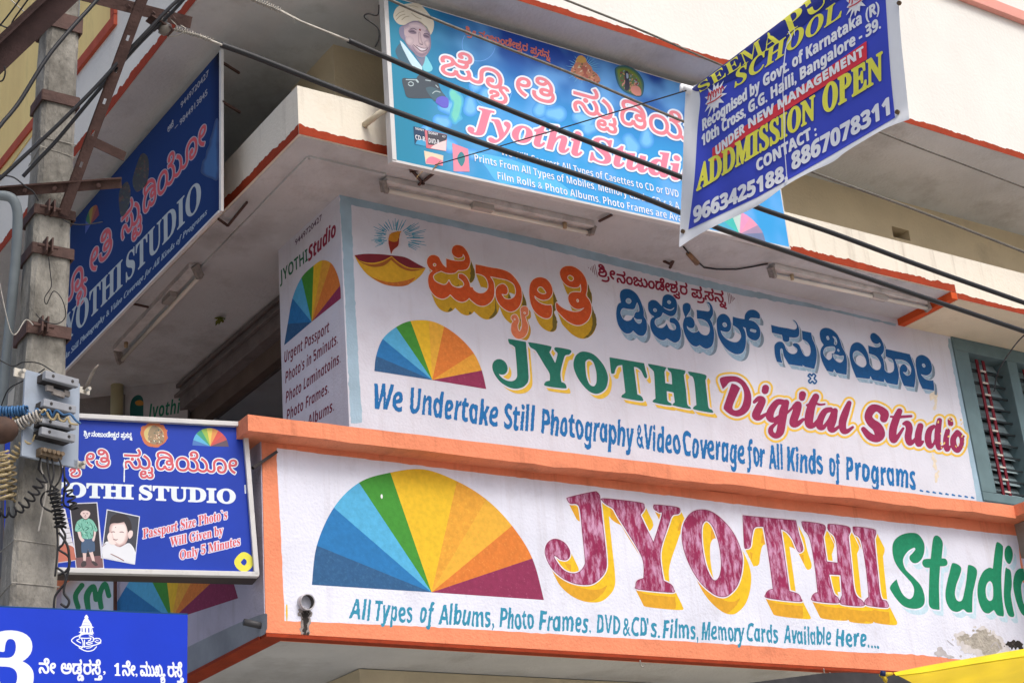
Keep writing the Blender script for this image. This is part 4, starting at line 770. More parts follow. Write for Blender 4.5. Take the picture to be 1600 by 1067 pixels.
 'aji': '421,69 100,7 81,20 62,35 44,49 27,66 9,82 -3,43 -9,39 -15,32 -21,26 -27,16 -34,5 -22,-4 -21,-13 -16,-21 -5,-32 3,-24 11,-21 17,-20 22,-16 26,-15 29,-11 0,-71 -306,0 0,76 179,0 -17,16 -14,17 -12,19 -9,21 -5,22 -2,26 4,30 11,30 20,26 28,20 35,14 43,5 56,-7 48,-23 38,-36 28,-47 16,-56 6,-64 -12,-109 -36,-87 -59,-65 -79,-45 -100,-27 -117,-9 -117,10 -97,32 -75,49 -54,65 -32,78 -11,89 7,75 20,62 32,49 42,37 49,22 55,7 41,-4 35,-12 28,-19 22,-27 13,-33 4,-39 -5,-41 -14,-36 -25,-30 -33,-24 -44,-15 -52,-5 -34,3 -31,8 -27,12 -22,15 -19,16 -16,16 24,66 11,-13 14,-15 18,-14 22,-12 25,-9 29,-3 46,6 31,16 18,25 6,31 -5,28 -13,22 -21,13 -26,4 -52,-12 -40,-35 -25,-56 -8,-75 0,-4 4,-45 13,-44 22,-42 31,-36 41,-31 53,-24 64,-15|1424,-12 -56,7 -48,19 -40,36 -37,54 31,0 -24,-40 -26,-30 -30,-21 -32,-15 -38,-7 -43,-3 -51,5 -43,17 -33,24 -24,31 -13,35 -5,36 4,40 12,34 21,30 27,28 34,26 40,27 34,24 27,23 17,24 6,30 -2,20 -6,16 -10,14 -16,10 -20,6 -27,2 -37,-5 -26,-13 -15,-22 -5,-28 1,-16 4,-14 6,-15 9,-14 -70,-31 -14,25 -10,25 -5,24 -2,25 5,34 13,31 23,27 32,21 41,14 51,5 55,-5 42,-16 30,-24 19,-29 10,-33 4,-33 -4,-34 -11,-31 -18,-27 -25,-26 -32,-25 -37,-26 -40,-28 -29,-25 -18,-27 -6,-33 6,-34 20,-23 30,-13 36,-4 58,9 40,26 25,41 11,52 77,0 13,-58 28,-39 40,-23 46,-8 48,7 31,20 17,28 6,33 -3,28 -9,27 -13,24 -18,23 71,46 22,-32 17,-37 11,-40 4,-43 -5,-45 -15,-39 -24,-33 -36,-25 -46,-16|1380,311 -53,5 -47,14 -39,21 -33,26 -26,29 -22,30 39,44 30,-32 30,-25 30,-18 29,-11 28,-7 27,-2 35,3 28,8 23,15 16,21 10,29 3,36 0,10 -4,39 -12,33 -17,28 -23,21 -26,13 -28,4 -29,-3 -21,-10 -13,-16 -4,-21 3,-18 7,-13 11,-9 12,-6 13,-3 12,-1 42,5 33,14 26,22 24,29 31,-46 -15,-20 -18,-21 -22,-19 -28,-17 -33,-10 -40,-4 -33,3 -32,9 -28,15 -22,21 -14,29 -5,35 10,47 29,39 45,27 59,9 53,-7 45,-20 38,-32 28,-42 18,-50 6,-57 -6,-61 -18,-49 -28,-37 -36,-26 -46,-15',
}

# ================================================================== materials used by the building
m_orange = mat('orange_wall_paint', (236, 144, 106), var=0.05, vs=4, dirt=(140, 84, 62), ds=3.2, da=0.4, dlo=0.54, bump=0.45, bs=70, streak=(150, 84, 58), sa=0.4, slo=0.54, fleck=(225, 165, 135), flo=0.72, fs=60)
m_edge = mat('deep_orange_edge', (152, 54, 22), var=0.08, vs=14, fleck=(120, 50, 30), flo=0.66, fs=30, bump=0.3)
m_lav = mat('lavender_wall_paint', (190, 186, 204), var=0.06, vs=3, dirt=(120, 116, 120), ds=2.2, da=0.45, dlo=0.52, bump=0.45, bs=80, streak=(120, 116, 122), sa=0.4, slo=0.54)
m_white = mat('white_wall_paint', (224, 227, 240), var=0.035, vs=3.5, dirt=(176, 172, 180), ds=2.8, da=0.5, dlo=0.53, bump=0.4, bs=75, streak=(188, 184, 190), sa=0.4, slo=0.53, fleck=(200, 190, 190), flo=0.74, fs=45)
m_panel = mat('panel_wall_paint', (213, 216, 226), var=0.035, vs=2.5, dirt=(186, 178, 186), ds=1.7, da=0.45, dlo=0.5, bump=0.3, bs=75, streak=(186, 182, 186), sa=0.35, slo=0.54)
m_cream = mat('cream_wall_paint', (230, 224, 208), var=0.03, vs=2.0, dirt=(190, 172, 140), ds=2.0, da=0.4, dlo=0.56, bump=0.35, bs=50, streak=(132, 120, 98), sa=0.32, slo=0.54)
m_fascia = mat('ivory_wall_paint', (228, 227, 220), var=0.02, vs=2.0, dirt=(205, 203, 190), ds=1.5, da=0.4, dlo=0.6, bump=0.3, bs=40, streak=(186, 182, 168), sa=0.18, slo=0.58)
m_soffit = mat('grey_soffit_paint', (198, 201, 202), var=0.05, vs=2.5, dirt=(132, 128, 122), ds=2.0, da=0.55, dlo=0.52, bump=0.5, bs=45, fleck=(104, 98, 92), flo=0.72, fs=26)
m_soffit2 = mat('cream_soffit_paint', (226, 216, 188), var=0.04, vs=2.5, dirt=(170, 158, 128), ds=2.0, da=0.4, dlo=0.57, bump=0.4, bs=60)
m_tan = mat('tan_loft_paint', (206, 190, 158), var=0.06, vs=2.0, dirt=(130, 116, 98), ds=1.6, da=0.5, dlo=0.55, bump=0.4, bs=50, fleck=(90, 80, 70), flo=0.78, fs=14)
m_beige = mat('beige_wall_paint', (206, 194, 164), var=0.05, bump=0.3)
m_blue = mat('pale_blue_paint', (156, 184, 200), var=0.07, vs=7, fleck=(205, 212, 216), flo=0.68, fs=26, bump=0.25)
m_yellow_wall = mat('yellow_wall_paint', (252, 222, 150), var=0.06, vs=3, dirt=(150, 130, 90), ds=3.0, da=0.6, dlo=0.55, bump=0.3, stretch=(1, 1, 0.22))
m_red_trim = mat('brick_red_trim', (178, 84, 62), var=0.08, vs=9, bump=0.2)
m_pink = mat('pink_band_paint', (226, 160, 146), var=0.04)
m_dark = mat('dark_interior', (38, 32, 30), var=0.2, vs=3)  # dark colour carries the shade of the room, vent and pipe bore
m_brownwood = mat('grey_lintel', (112, 106, 104), var=0.12, vs=6, dirt=(60, 50, 44), ds=5, da=0.6, bump=0.3)
m_concrete = mat('bare_concrete', (150, 144, 134), var=0.12, vs=5, dirt=(92, 88, 80), ds=5, da=0.7, dlo=0.5, bump=0.6, bs=60)
m_road = mat('asphalt', (96, 94, 92), var=0.12, vs=1.5, bump=0.4)
m_ground = mat('dusty_ground', (166, 164, 159), var=0.08, vs=0.6, bump=0.3)
m_pvc = mat('grey_pvc', (190, 188, 190), rough=0.5, dirt=(80, 76, 70), da=0.6, ds=14)
m_soot = mat('black_stain', (52, 47, 44), var=0.2, vs=30, fleck=(140, 132, 126), flo=0.6, fs=70)

# ================================================================== ground
g = MB().box(-150, 150, -150, 150, -0.3, 0.0).build('ground', m_ground)
struct(g)
g = MB().box(-60, 60, -13, -7.2, 0.0, 0.004).build('road', m_road)
struct(g)

nb = thing('unseen_blocker', 'unseen low grey shed across the side lane, left of the corner building', 'blocker', (-9, 9, 0))  # unseen block added to hold back low skylight and ground bounce on the left
MB().box(-13, -4.6, 2.2, 22, 0, 3.3).build('wall', mat('blocker_grey', (84, 84, 84), var=0.08, bump=0.3), nb)
MB().box(-13.1, -4.4, 2.0, 22.2, 3.3, 3.42).build('blocker_cap', mat('blocker_cap_grey', (92, 88, 84), var=0.1), nb)

# ================================================================== corner building


def CZ(x):
    "underside of the coping, which climbs a little towards the right"
    return 3.895 + 0.0185 * x


bld = thing('corner_building', 'orange, cream and white corner building with hand painted photo studio lettering on its balcony', 'building', (2.5, 2.5, 0))
ZB, ZS, ZST, ZU = 3.10, 5.71, 5.987, 6.62
YP, XP = 0.932, 0.932      # painted panel wall and its return
JX = 4.665                  # the balcony steps forward here
F_PAR, F_SIDE, F_PAN, F_COLN = PY(-0.004), PX(-0.004), PY(YP), PX(XP)
F_SL, F_SLX, F_UP, F_UPX = PY(0.462), PX(0.462), PY(0.097), PX(0.097)

lower = MB().box(0.70, 9, 0.52, 0.75, 0, ZB - 0.002).box(0.70, 0.93, 0.75, 7, 0, ZB - 0.002).build('ground_floor_wall', m_beige, bld)
MB().box(0.125, 9, 0.125, 7, ZB + 0.002, ZB + 0.16).build('balcony_floor', m_soffit, bld)
par = MB().prism([(0, -0.004, ZB), (JX, -0.004, ZB), (JX, -0.004, CZ(JX)), (0, -0.004, CZ(0))], (0, 0.124, 0)).build('balcony_wall', m_orange, bld)
par['label'] = 'orange balcony wall with large painted letters'
side = MB().box(-0.004, 0.12, 0.0, 7, ZB - 0.001, 3.899).build('balcony_side_wall', m_lav, bld)
jog = MB().box(JX, JX + 0.12, -0.7, 0.0, ZB - 0.0005, CZ(JX)).box(JX + 0.12, 9, -0.7, -0.58, ZB - 0.0005, CZ(JX)).build('balcony_return_wall', m_concrete, bld)


def wavy_bar(mb, a, b, w_, h, n=40, amp=0.006):
    "hand plastered coping: box sections whose lower lip wanders a little"
    a, b = np.array(a, float), np.array(b, float)
    d = (b - a) / np.linalg.norm(b - a)
    s_ = np.array([-d[1], d[0], 0])
    rows = []
    for i in range(n + 1):
        p = a + (b - a) * i / n
        j = amp * (math.sin(i * 0.9) * 0.5 + rng.standard_normal() * 0.5)
        k = amp * rng.standard_normal() * 0.4
        rows.append([p + s_ * (w_ / 2), p - s_ * (w_ / 2 + k * 0.5), p - s_ * (w_ / 2 + k) + np.array([0, 0, h]), p + s_ * (w_ / 2) + np.array([0, 0, h])])
        rows[-1][1] = rows[-1][1] + np.array([0, 0, j])
    V = [q for r in rows for q in r]
    Fc = []
    for i in range(n):
        for k in range(4):
            Fc.append((i * 4 + k, i * 4 + (k + 1) % 4, i * 4 + 4 + (k + 1) % 4, i * 4 + 4 + k))
    Fc += [(3, 2, 1, 0), tuple(n * 4 + k for k in range(4))]
    mb.add(V, Fc)


capm = MB()
wavy_bar(capm, (-0.112, 0.028, CZ(-0.112)), (JX - 0.11, 0.028, CZ(JX - 0.11)), 0.28, 0.07)
wavy_bar(capm, (0.028, 7, 3.9), (0.028, 0.17, 3.9), 0.27, 0.069, 30)
wavy_bar(capm, (JX + 0.03, 0.0, CZ(JX)), (JX + 0.03, -0.8, CZ(JX)), 0.281, 0.0695, 8)
wavy_bar(capm, (JX - 0.11, -0.67, CZ(JX)), (9, -0.67, CZ(JX)), 0.28, 0.0685, 20)
capo = capm.build('coping', m_orange, bld)
MB().box(0.0, JX, -0.006, 0.05, ZB - 0.016, ZB - 0.002).box(-0.006, 0.09, 0.05, 7, ZB - 0.016, ZB - 0.003).build('drip_edge', m_edge, bld)

# panel wall with the painted board, its return column and the window wall beyond
pan = MB().box(XP, 5.60, YP, 1.08, ZB + 0.16, ZS - 0.001).build('painted_panel_wall', m_panel, bld)
coln = MB().box(XP, 1.20, 1.08, 1.66, ZB + 0.16, ZS - 0.001).build('return_column', m_panel, bld)
MB().box(5.60, 9, YP + 0.01, 1.08, ZB + 0.16, 4.50).build('window_sill_wall', m_panel, bld)
win = MB()
WX = (5.60, 5.74, 6.13, 6.23, 6.62, 6.72, 7.1, 7.2)
win.box(WX[0], 8.9, YP - 0.012, 1.06, 4.50, 4.56)
win.box(WX[0], 8.9, YP - 0.012, 1.06, 5.565, ZS - 0.05)
for a, b in ((0, 1), (2, 3), (4, 5), (6, 7)):
    win.box(WX[a], WX[b], YP - 0.012, 1.06, 4.56, 5.565)
wino = win.build('window', mat('grey_blue_frame', (102, 126, 130), var=0.06, vs=7), bld, bevel=0.004)
wf = mat('green_grey_jamb', (98, 118, 116), var=0.08)
m_bar = mat('dark_window_bar', (42, 50, 52), rough=0.5, var=0.1)
m_strap = mat('red_strap', (112, 20, 36), rough=0.6, var=0.1)
m_louv = mat('louvre_glass', (148, 168, 172), rough=0.3, var=0.06, spec=0.6)
m_tie = mat('pale_tie', (206, 200, 190))
for c, (x0, x1) in enumerate(((WX[1], WX[2]), (WX[3], WX[4]), (WX[5], WX[6]))):
    b = MB()
    for i in range(11):
        z = 4.60 + i * 0.0865
        b.bar((x0, 0.985, z), (x1, 0.985, z), 0.012, 0.012)
    b.build('bar_grille', m_bar, wino)
    b = MB()
    for i in range(11):
        z = 4.585 + i * 0.092
        b.prism([(x0, 1.02, z), (x0, 1.06, z + 0.088), (x0, 1.064, z + 0.088), (x0, 1.024, z)], (x1 - x0, 0, 0))
    b.build('louvre_pane', m_louv, wino)
    b = MB()
    for q in (0.30, 0.47):
        xx = x0 + (x1 - x0) * q
        b.box(xx, xx + 0.024, 0.966, 0.974, 4.575, 5.55)
        b.build('strap', m_strap, wino)
        b = MB()
    for i in range(11 if c < 2 else 0):
        z = 4.60 + i * 0.0865
        xx = x0 + (x1 - x0) * 0.3
        MB().box(xx + 0.02, xx + 0.075, 0.958, 0.965, z - 0.006, z + 0.006).build('tie', m_tie, wino)
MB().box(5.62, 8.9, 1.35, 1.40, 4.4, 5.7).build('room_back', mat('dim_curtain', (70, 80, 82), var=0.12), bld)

# left opening: lintel, dark room, angled pier
zl = PX(1.2).hit([(437, 511)])[0][2]
lt = MB().box(1.2, 1.5, 1.66, 3.75, zl, ZS - 0.0005).box(1.17, 1.2, 1.66, 3.75, zl + 0.09, zl + 0.115).box(1.18, 1.2, 1.66, 3.75, ZS - 0.05, ZS - 0.02)
lt.build('lintel', m_brownwood, bld, bevel=0.004)
MB().box(1.28, 1.34, 1.66, 3.75, zl - 0.12, zl - 0.001).build('shutter_rail', mat('rail_brown', (96, 84, 76), var=0.1), bld)
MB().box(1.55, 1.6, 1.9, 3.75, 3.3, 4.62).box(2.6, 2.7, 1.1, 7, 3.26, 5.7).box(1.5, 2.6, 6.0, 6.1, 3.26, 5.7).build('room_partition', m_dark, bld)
pa, pb = PZ(ZS).hit([(196, 604)])[0], PZ(ZS).hit([(293, 594)])[0]
dd = pb - pa
nn = np.array([-dd[1], dd[0], 0]) / np.linalg.norm(dd)
pier = MB().obox((pa[0], pa[1], ZB + 0.16), (dd[0], dd[1], 0), nn * 0.3, (0, 0, ZS - ZB - 0.161)).build('pier', mat('dim_grey_paint', (172, 170, 170), var=0.08, dirt=(110, 106, 104), da=0.5, bump=0.3), bld)
MB().obox((pa[0] - 3 * dd[0], pa[1] - 3 * dd[1], ZB + 0.16) + nn * 0.12, (dd[0] * 3, dd[1] * 3, 0), nn * 0.2, (0, 0, ZS - ZB - 0.161)).build('end_wall', mat('dim_taupe_paint', (128, 122, 118), var=0.1, dirt=(80, 74, 70), da=0.5, bump=0.3), bld)
pq = PZ(ZS).hit([(183, 601)])[0]
MB().tube([(pq[0], pq[1], 3.3), (pq[0], pq[1], ZS - 0.002)], 0.042, 14).build('down_pipe', mat('cream_pipe', (190, 180, 140), rough=0.5), bld, True)

# sunshade slab over the balcony
MB().box(0.462, 9, 0.462, 7, ZS, ZST).build('sunshade_slab', m_cream, bld)
MB().box(0.474, 5.128, 0.474, 7, ZS - 0.004, ZS - 0.0005).build('sunshade_soffit', m_soffit, bld)
MB().box(5.157, 9, 0.458, 0.9, ZS - 0.045, ZS + 0.001).build('sunshade_end_slab', m_cream, bld)
MB().box(5.165, 9, 0.464, 0.931, ZS - 0.049, ZS - 0.0455).build('sunshade_end_soffit', m_soffit2, bld)
MB().box(5.10, 5.155, 0.458, 0.931, ZS - 0.05, ZS - 0.0045).build('orange_beam', mat('bright_orange_edge', (206, 84, 34), var=0.06), bld)
gr = MB()
ga = PZ(ZS - 0.01)
for a, b in (((482.6, 246), (260, 475)), ((482.6, 246), (601, 273))):
    gr.bar(ga.hit([a])[0], ga.hit([b])[0], 0.022, 0.014)
gr.build('wire_casing', m_soffit, bld)

# loft wall between the slabs, with a small vent, and the corner pillar
YR = 0.90
va, vb = PY(YR).hit([(1395, 364.5)])[0], PY(YR).hit([(1423, 377)])[0]
vz0, vz1 = min(va[2], vb[2]) - 0.0, max(va[2], vb[2]) + 0.055
lw = MB().box(0.92, va[0], YR, 1.05, ZST, ZU - 0.001).box(vb[0], 9, YR, 1.05, ZST, ZU - 0.001)
lw.box(va[0], vb[0], YR, 1.05, ZST, vz0).box(va[0], vb[0], YR, 1.05, vz1, ZU - 0.001)
lw.build('loft_wall', m_tan, bld)
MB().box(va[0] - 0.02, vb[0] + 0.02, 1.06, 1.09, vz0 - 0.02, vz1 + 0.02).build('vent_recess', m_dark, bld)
MB().box(0.921, 1.4, 1.05, 1.42, ZST, ZU - 0.001).build('corner_pillar', m_tan, bld)
MB().box(1.7, 1.85, 1.05, 7, ZST, ZU - 0.001).build('loft_side_wall', m_soffit, bld)

# upper slab and its parapet
MB().box(0.0985, 9, 0.0985, 7, ZU - 0.003, ZU + 0.14).build('upper_slab', m_soffit, bld)
MB().box(0.097, 9, 0.097, 0.22, ZU, 9.4).build('upper_parapet', m_fascia, bld)
MB().box(0.0975, 0.22, 0.22, 8, ZU, 9.4).build('upper_side_parapet', m_fascia, bld)
MB().box(0.06, 9, 0.05, 0.096, 7.775, 7.86).build('pink_band', m_pink, bld, bevel=0.003)


def up_y(y):
    return 7.15 + (y - 2.0) * 0.055


MB().prism([(0.075, 1.99, up_y(1.99)), (0.075, 7, up_y(7)), (0.075, 7, up_y(7) + 0.07), (0.075, 1.99, up_y(1.99) + 0.07)], (0.022, 0, 0)).box(0.075, 0.0965, 1.99, 2.05, 7.225, 9.3).build('red_trim', m_red_trim, bld)
MB().box(0.088, 0.0968, 2.05, 7, 7.2, 9.3).build('yellow_panel', m_yellow_wall, bld)


def edge_strip(name, plane, a, b, h, parent, amp=0.006, cell=0.012):
    "hand brushed orange line along an edge; a, b world points, h its height; drawn through the plane"
    a, b = np.array(a, float), np.array(b, float)
    n = int(np.linalg.norm(b - a) / cell)
    V, Fc = [], []
    off = plane.n * 0.002
    ph = 0
    for i in range(n + 1):
        p = a + (b - a) * i / n + off
        ph = 0.72 * ph + rng.standard_normal() * amp * 0.55
        V += [p, p + np.array([0, 0, h + ph])]
    for i in range(n):
        Fc.append((2 * i, 2 * i + 2, 2 * i + 3, 2 * i + 1))
    return MB().add(V, Fc).build(name, m_edge, parent)


edge_strip('orange_edge_line', F_SL, (0.462, 0.462, ZS), (5.155, 0.462, ZS), 0.052, bld)
edge_strip('orange_edge_line', F_SLX, (0.462, 0.462, ZS), (0.462, 7, ZS), 0.055, bld)
edge_strip('orange_edge_line', PY(0.458), (5.157, 0.458, ZS - 0.045), (9, 0.458, ZS - 0.045), 0.038, bld, 0.004)
edge_strip('orange_edge_line', F_UP, (0.097, 0.097, ZU - 0.002), (9, 0.097, ZU - 0.002), 0.044, bld, 0.005)
edge_strip('orange_edge_line', F_UPX, (0.097, 0.097, ZU - 0.002), (0.097, 8, ZU - 0.002), 0.07, bld, 0.007)

# drain spouts
dp = F_PAR.hit([(477, 941)])[0]
sp = MB()
q0, q1 = dp + np.array([0, 0.05, 0.008]), dp + np.array([-0.006, -0.032, -0.006])
sp.tube([q0, q1], 0.033, 24, cap=False)
ring = [q1 + 0.031 * (math.cos(t) * np.array([1, 0, 0]) + math.sin(t) * np.array([0, -0.1, 0.99])) for t in np.linspace(0, 2 * math.pi, 25)]
sp.tube(ring, 0.0025, 6, cap=False)
spo = sp.build('drain_spout', m_pvc, bld, True)
MB().tube([q1, q0], 0.0295, 24, cap=False).build('inner_shade', mat('pipe_inner_shade', (96, 92, 88), var=0.15, vs=30), spo, True)  # darker inner tube: shade inside the spout put into its colour
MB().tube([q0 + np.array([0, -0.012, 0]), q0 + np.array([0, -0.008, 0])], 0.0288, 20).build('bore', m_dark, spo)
dp2 = F_SIDE.hit([(417, 972)])[0]
MB().tube([dp2 + np.array([0.05, 0.06, -0.005]), dp2 + np.array([-0.07, 0.06, 0.012])], 0.014, 14).build('drain_spout', mat('dark_pipe', (70, 70, 72), rough=0.5), bld, True)

# ------------------------------------------------------------------ painted work on the balcony wall
m_wht = m_white
white_px = '432.4,699.6c 520,711 610,721.5 700,732.5 800,744.6 930,760 1060,776 1200,793 1330,808 1450,821 1590.3,837c 1594,880 1602,930 1608,975 1613,1015 1616,1042c 1497,1029.5 1427,1022 1330,1018 1200,1009.8 1060,1001 930,994 800,986 620,976.5 444.6,969.8c 440,860 433.6,740'
I = Ink(425, 690, 1622, 1050, 1.0).poly(white_px).rough(0.4, 9)
I.build('white_paint_field', m_wht, F_PAR, 1, par)
area('white_paint_field', m_wht, PX(JX), 1, jog, '1594,880 1600,872c 1640,850c 1640,1035c 1612,1040 1604,960', rough=1.2)


def fan(plane, layer, parent, c, arc, cols, sub=8, worn=0.7):
    "half disc of coloured sectors; arc = sector corners on the rim"
    rim = spline([(*q, False) for q in arc], False, sub)
    V = [c] + [tuple(q) for q in rim]
    me = bpy.data.meshes.new('painted_fan')
    P = plane.hit(np.array(V, float), plane.lift(layer)) - np.array(world_loc(parent))
    Fc, mi = [], []
    for i in range(len(rim) - 1):
        Fc.append((0, i + 1, i + 2))
        mi.append(min(i // sub, len(cols) - 1))
    me.from_pydata(P.tolist(), [], Fc)
    o = link('painted_fan', me, [c_ for c_ in cols], parent)
    me.polygons.foreach_set('material_index', mi)
    return o


c_navy = ink_mat((46, 92, 136), (66, 112, 150), 0.55)
c_blue = ink_mat((40, 118, 178), (70, 140, 190), 0.64)
c_sky = ink_mat((84, 172, 214), (120, 190, 222), 0.62)
c_green = ink_mat((66, 144, 52), (96, 160, 80), 0.66)
c_yel = ink_mat((228, 186, 44), (214, 170, 40), 0.6)
c_amb = ink_mat((224, 160, 56), (228, 186, 70), 0.56)
c_ygo = ink_mat((228, 174, 60), (226, 150, 60), 0.58)
c_org = ink_mat((216, 124, 52), (226, 160, 84), 0.58)
c_mar = ink_mat((140, 48, 84), (180, 110, 140), 0.6)
fan(F_PAR, 2, par, (674.3, 924.9), [(487.3, 913.2), (495, 851.9), (521.6, 792.7), (560.9, 753.8), (609.9, 738), (662, 733), (714, 751.5), (760, 780), (800, 821), (831.8, 872), (849.9, 936.9)],
    [c_navy, c_blue, c_sky, c_green, c_yel, c_yel, c_amb, c_ygo, c_org, c_mar])

# JYOTHI in worn maroon with a deep yellow block shadow
JY = Ink(840, 745, 1425, 990, 0.7)
o1, k1, o2, k2 = (840, 755), 5.08, (1040, 790), 4.4444
JY.poly('235,130 250,108 440,65 475,70 495,95c 520,330 548,600 540,690 500,750 440,795 370,805 280,790 190,745 110,670 68,590 58,530 75,475 120,442 170,445 220,475 255,530 255,580 225,608 180,602 150,580 132,572c 140,600 200,680 270,712 330,700 370,650 375,600 355,400 335,210 310,165 260,160', o1, k1)
JY.poly('515,140 530,118 810,150 848,180 845,210 815,250c 920,465c 985,250 965,230 925,205 920,175 945,168 1100,185 1132,210 1120,240 1070,255 1040,330 975,550 1000,770c 1060,800 1080,835 1065,865 800,840 778,810 790,770 840,750c 840,640 800,530 640,270 600,200 550,170', o1, k1)
JY.poly('112,200 130,110 180,45 250,25 330,45 420,120 490,220 532,340 530,450 500,550 450,610 400,632 330,610 240,530 170,420 125,300', o2, k2)
JY.poly('250,170 262,120 290,105 330,150 370,270 385,400 375,480 350,515 320,500 280,410 255,280', o2, k2, cut=True)
JY.poly('535,65c 905,100c 925,190 955,290 940,320 915,310 880,230 840,180 800,160c 830,370 860,590c 920,610 940,640 930,665 710,640 695,610 715,585 745,575c 715,350 680,145c 620,150 600,210 590,280 565,295 545,275', o2, k2)
JY.poly('945,120 960,107 1085,125 1112,150 1105,185 1095,215c 1120,385c 1195,395c 1180,230 1130,170 1125,140 1140,125 1260,140 1285,170 1270,210c 1290,400 1315,600 1370,660 1370,695 1230,685 1212,655 1225,620c 1215,480c 1135,475c 1165,600 1200,640 1195,675 1030,660 1015,630 1035,605 1055,600c 1035,420 1000,230 960,165', o2, k2)
JY.poly('1300,160 1315,143 1440,160 1462,185 1450,230c 1470,430 1495,630 1535,660 1540,705 1400,690 1382,660 1410,630c 1390,430 1355,240 1310,195', o2, k2)
sh = JY.sweep(13.5, 27)
sh.build('letter_shadow', ink_mat((232, 190, 36), (222, 176, 34), 0.6), F_PAR, 2, par)
dn = JY.sweep(1.5, 26).minus(JY.sweep(13, 6).phi - 1.0)
dn.phi = np.maximum(dn.phi, sh.phi + 0.2)
dn.build('letter_shadow', ink_mat((218, 162, 42), (206, 146, 40), 0.6), F_PAR, 3, par)
JY.build('letter_outline', ink_mat((226, 220, 232)), F_PAR, 4, par, iso=2.0)
JY.build('letter_outline', ink_mat((126, 50, 84)), F_PAR, 5, par, iso=0.25)
ed = JY.copy()
JY.build('painted_lettering', mat('worn_maroon_paint', (148, 42, 84), var=0.08, vs=30, fleck=(202, 152, 184), flo=0.45, fs=22, stretch=(1.5, 1, 0.5), streak=(128, 30, 72), sa=0.5, slo=0.5, bump=0.2), F_PAR, 6, par, iso=-0.8)

# Studio in green
ST = Ink(1380, 815, 1625, 985, 0.7)
o, k = (1380, 820), 6.468
ST.poly('92,240 110,160 170,105 250,80 330,82 380,120 415,190 415,270 390,340 345,380 300,380 268,345 270,310 295,285 325,245 315,225c 260,255 215,310 200,370 230,450 310,530 380,610 415,700 418,780 390,825 330,845 250,835 190,805 130,740 80,665 68,630 90,590 135,545c 160,620 200,700 260,745 300,720 312,650 290,590 230,520 160,440 110,350', o, k)
ST.poly('500,160 515,115 545,105 580,130 602,180 598,260 590,335c 630,340 650,375 640,405 600,415 575,415c 565,600 570,855c 500,845 465,810 460,720 465,540 470,430c 420,425 395,390 405,350 440,340 480,340c 490,240', o, k)
ST.poly('690,400 710,382 760,400 790,440 770,520 740,600 725,690 740,750 770,770 800,750 820,670 840,560 855,420 870,402 920,420 950,470 930,580 905,700 900,880c 850,880 810,850 770,870 730,875 680,850 640,780 628,690 645,580 670,480', o, k)
ST.poly('1140,190 1160,172 1200,200 1212,250 1195,500 1200,700 1220,900 1190,918 1150,905 1120,860 1100,870 1060,892 1010,870 970,790 952,680 965,570 1010,470 1070,430 1108,440c 1120,320', o, k)
ST.poly('1035,650 1050,590 1080,565 1105,600 1112,680 1105,745 1075,765 1045,730', o, k, cut=True)
ST.poly('1235,445 1255,437 1290,470 1300,600 1290,700 1310,830 1325,910 1300,928 1260,900 1225,780 1220,650', o, k)
ST.poly('1225,280 1240,225 1270,205 1300,240 1310,310 1290,380 1265,390 1235,350', o, k)
ST.poly('1315,560 1335,480 1375,440 1430,445 1490,500 1520,600 1515,750 1490,860 1440,920 1390,880 1345,770 1318,650', o, k)
ST.poly('1395,620 1415,560 1440,580 1450,680 1445,780 1425,800 1405,730', o, k, cut=True)
ss = ST.sweep(6, 10)
ss.minus(ST.phi - 2.0)
ss.build('letter_shadow', ink_mat((190, 218, 230), (214, 222, 232), 0.55), F_PAR, 2, par, iso=-0.3)
ST.build('painted_lettering', ink_mat((24, 132, 94), (64, 156, 122), 0.62), F_PAR, 3, par)


def words(plane, layer, parent, name, m, L, base, h, sty='sansit', bold=0.0, slant=0.0):
    "L = (word, x0, x1); base = list of (x, y) baseline samples; h = list of (x, cap height)"
    bx, by = zip(*base)
    hx, hy = zip(*h)
    ln = Line(plane, layer)
    for t, x0, x1 in L:
        y0, y1 = np.interp([x0, x1], bx, by)
        if len(base) > 1 and x0 < bx[0]:
            y0 = by[0] + (by[1] - by[0]) / (bx[1] - bx[0]) * (x0 - bx[0])
        if x1 > bx[-1]:
            y1 = by[-1] + (by[-1] - by[-2]) / (bx[-1] - bx[-2]) * (x1 - bx[-1])
        h0, h1 = np.interp([x0, x1], hx, hy)
        ln.text(t, sty, x0, y0, x1, y1, h0, h1=h1, bold=bold, slant=slant, hand=0.55)
    return ln.build(name, m, parent)


c_ln = ink_mat((50, 142, 172), (120, 178, 200), 0.68)
words(F_PAR, 2, par, 'painted_lettering', c_ln,
      [('All', 545.5, 581), ('Types', 587, 645), ('of', 656, 679), ('Albums,', 685, 772), ('Photo', 781.5, 834), ('Frames.', 843, 924), ('DVD', 932, 970), ('&', 974, 985.5), ('CD', 988, 1012), ("'s.", 1013, 1032),
       ('Films,', 1036, 1092), ('Memory', 1097, 1164), ('Cards', 1168, 1217), ('Available', 1225.5, 1300), ('Here....', 1306, 1374)],
      [(545, 966), (554.7, 966.9), (625, 970.5), (717, 976), (784, 980), (847.6, 983.5), (937, 988.7), (1039, 996), (1101, 999), (1197, 1002.5), (1229, 1004.5), (1295, 1007.5), (1374, 1012)],
      [(545, 31), (780, 31), (1000, 29), (1310, 27)], bold=0.004, slant=1.5)

# wear: drain stain, patches of fallen plaster, grime along the foot
def stain(name, m, plane, layer, parent, txt, amp=2.5, cell=5, **kw):
    return area(name, m, plane, layer, parent, txt, rough=amp, cell=cell, **kw)


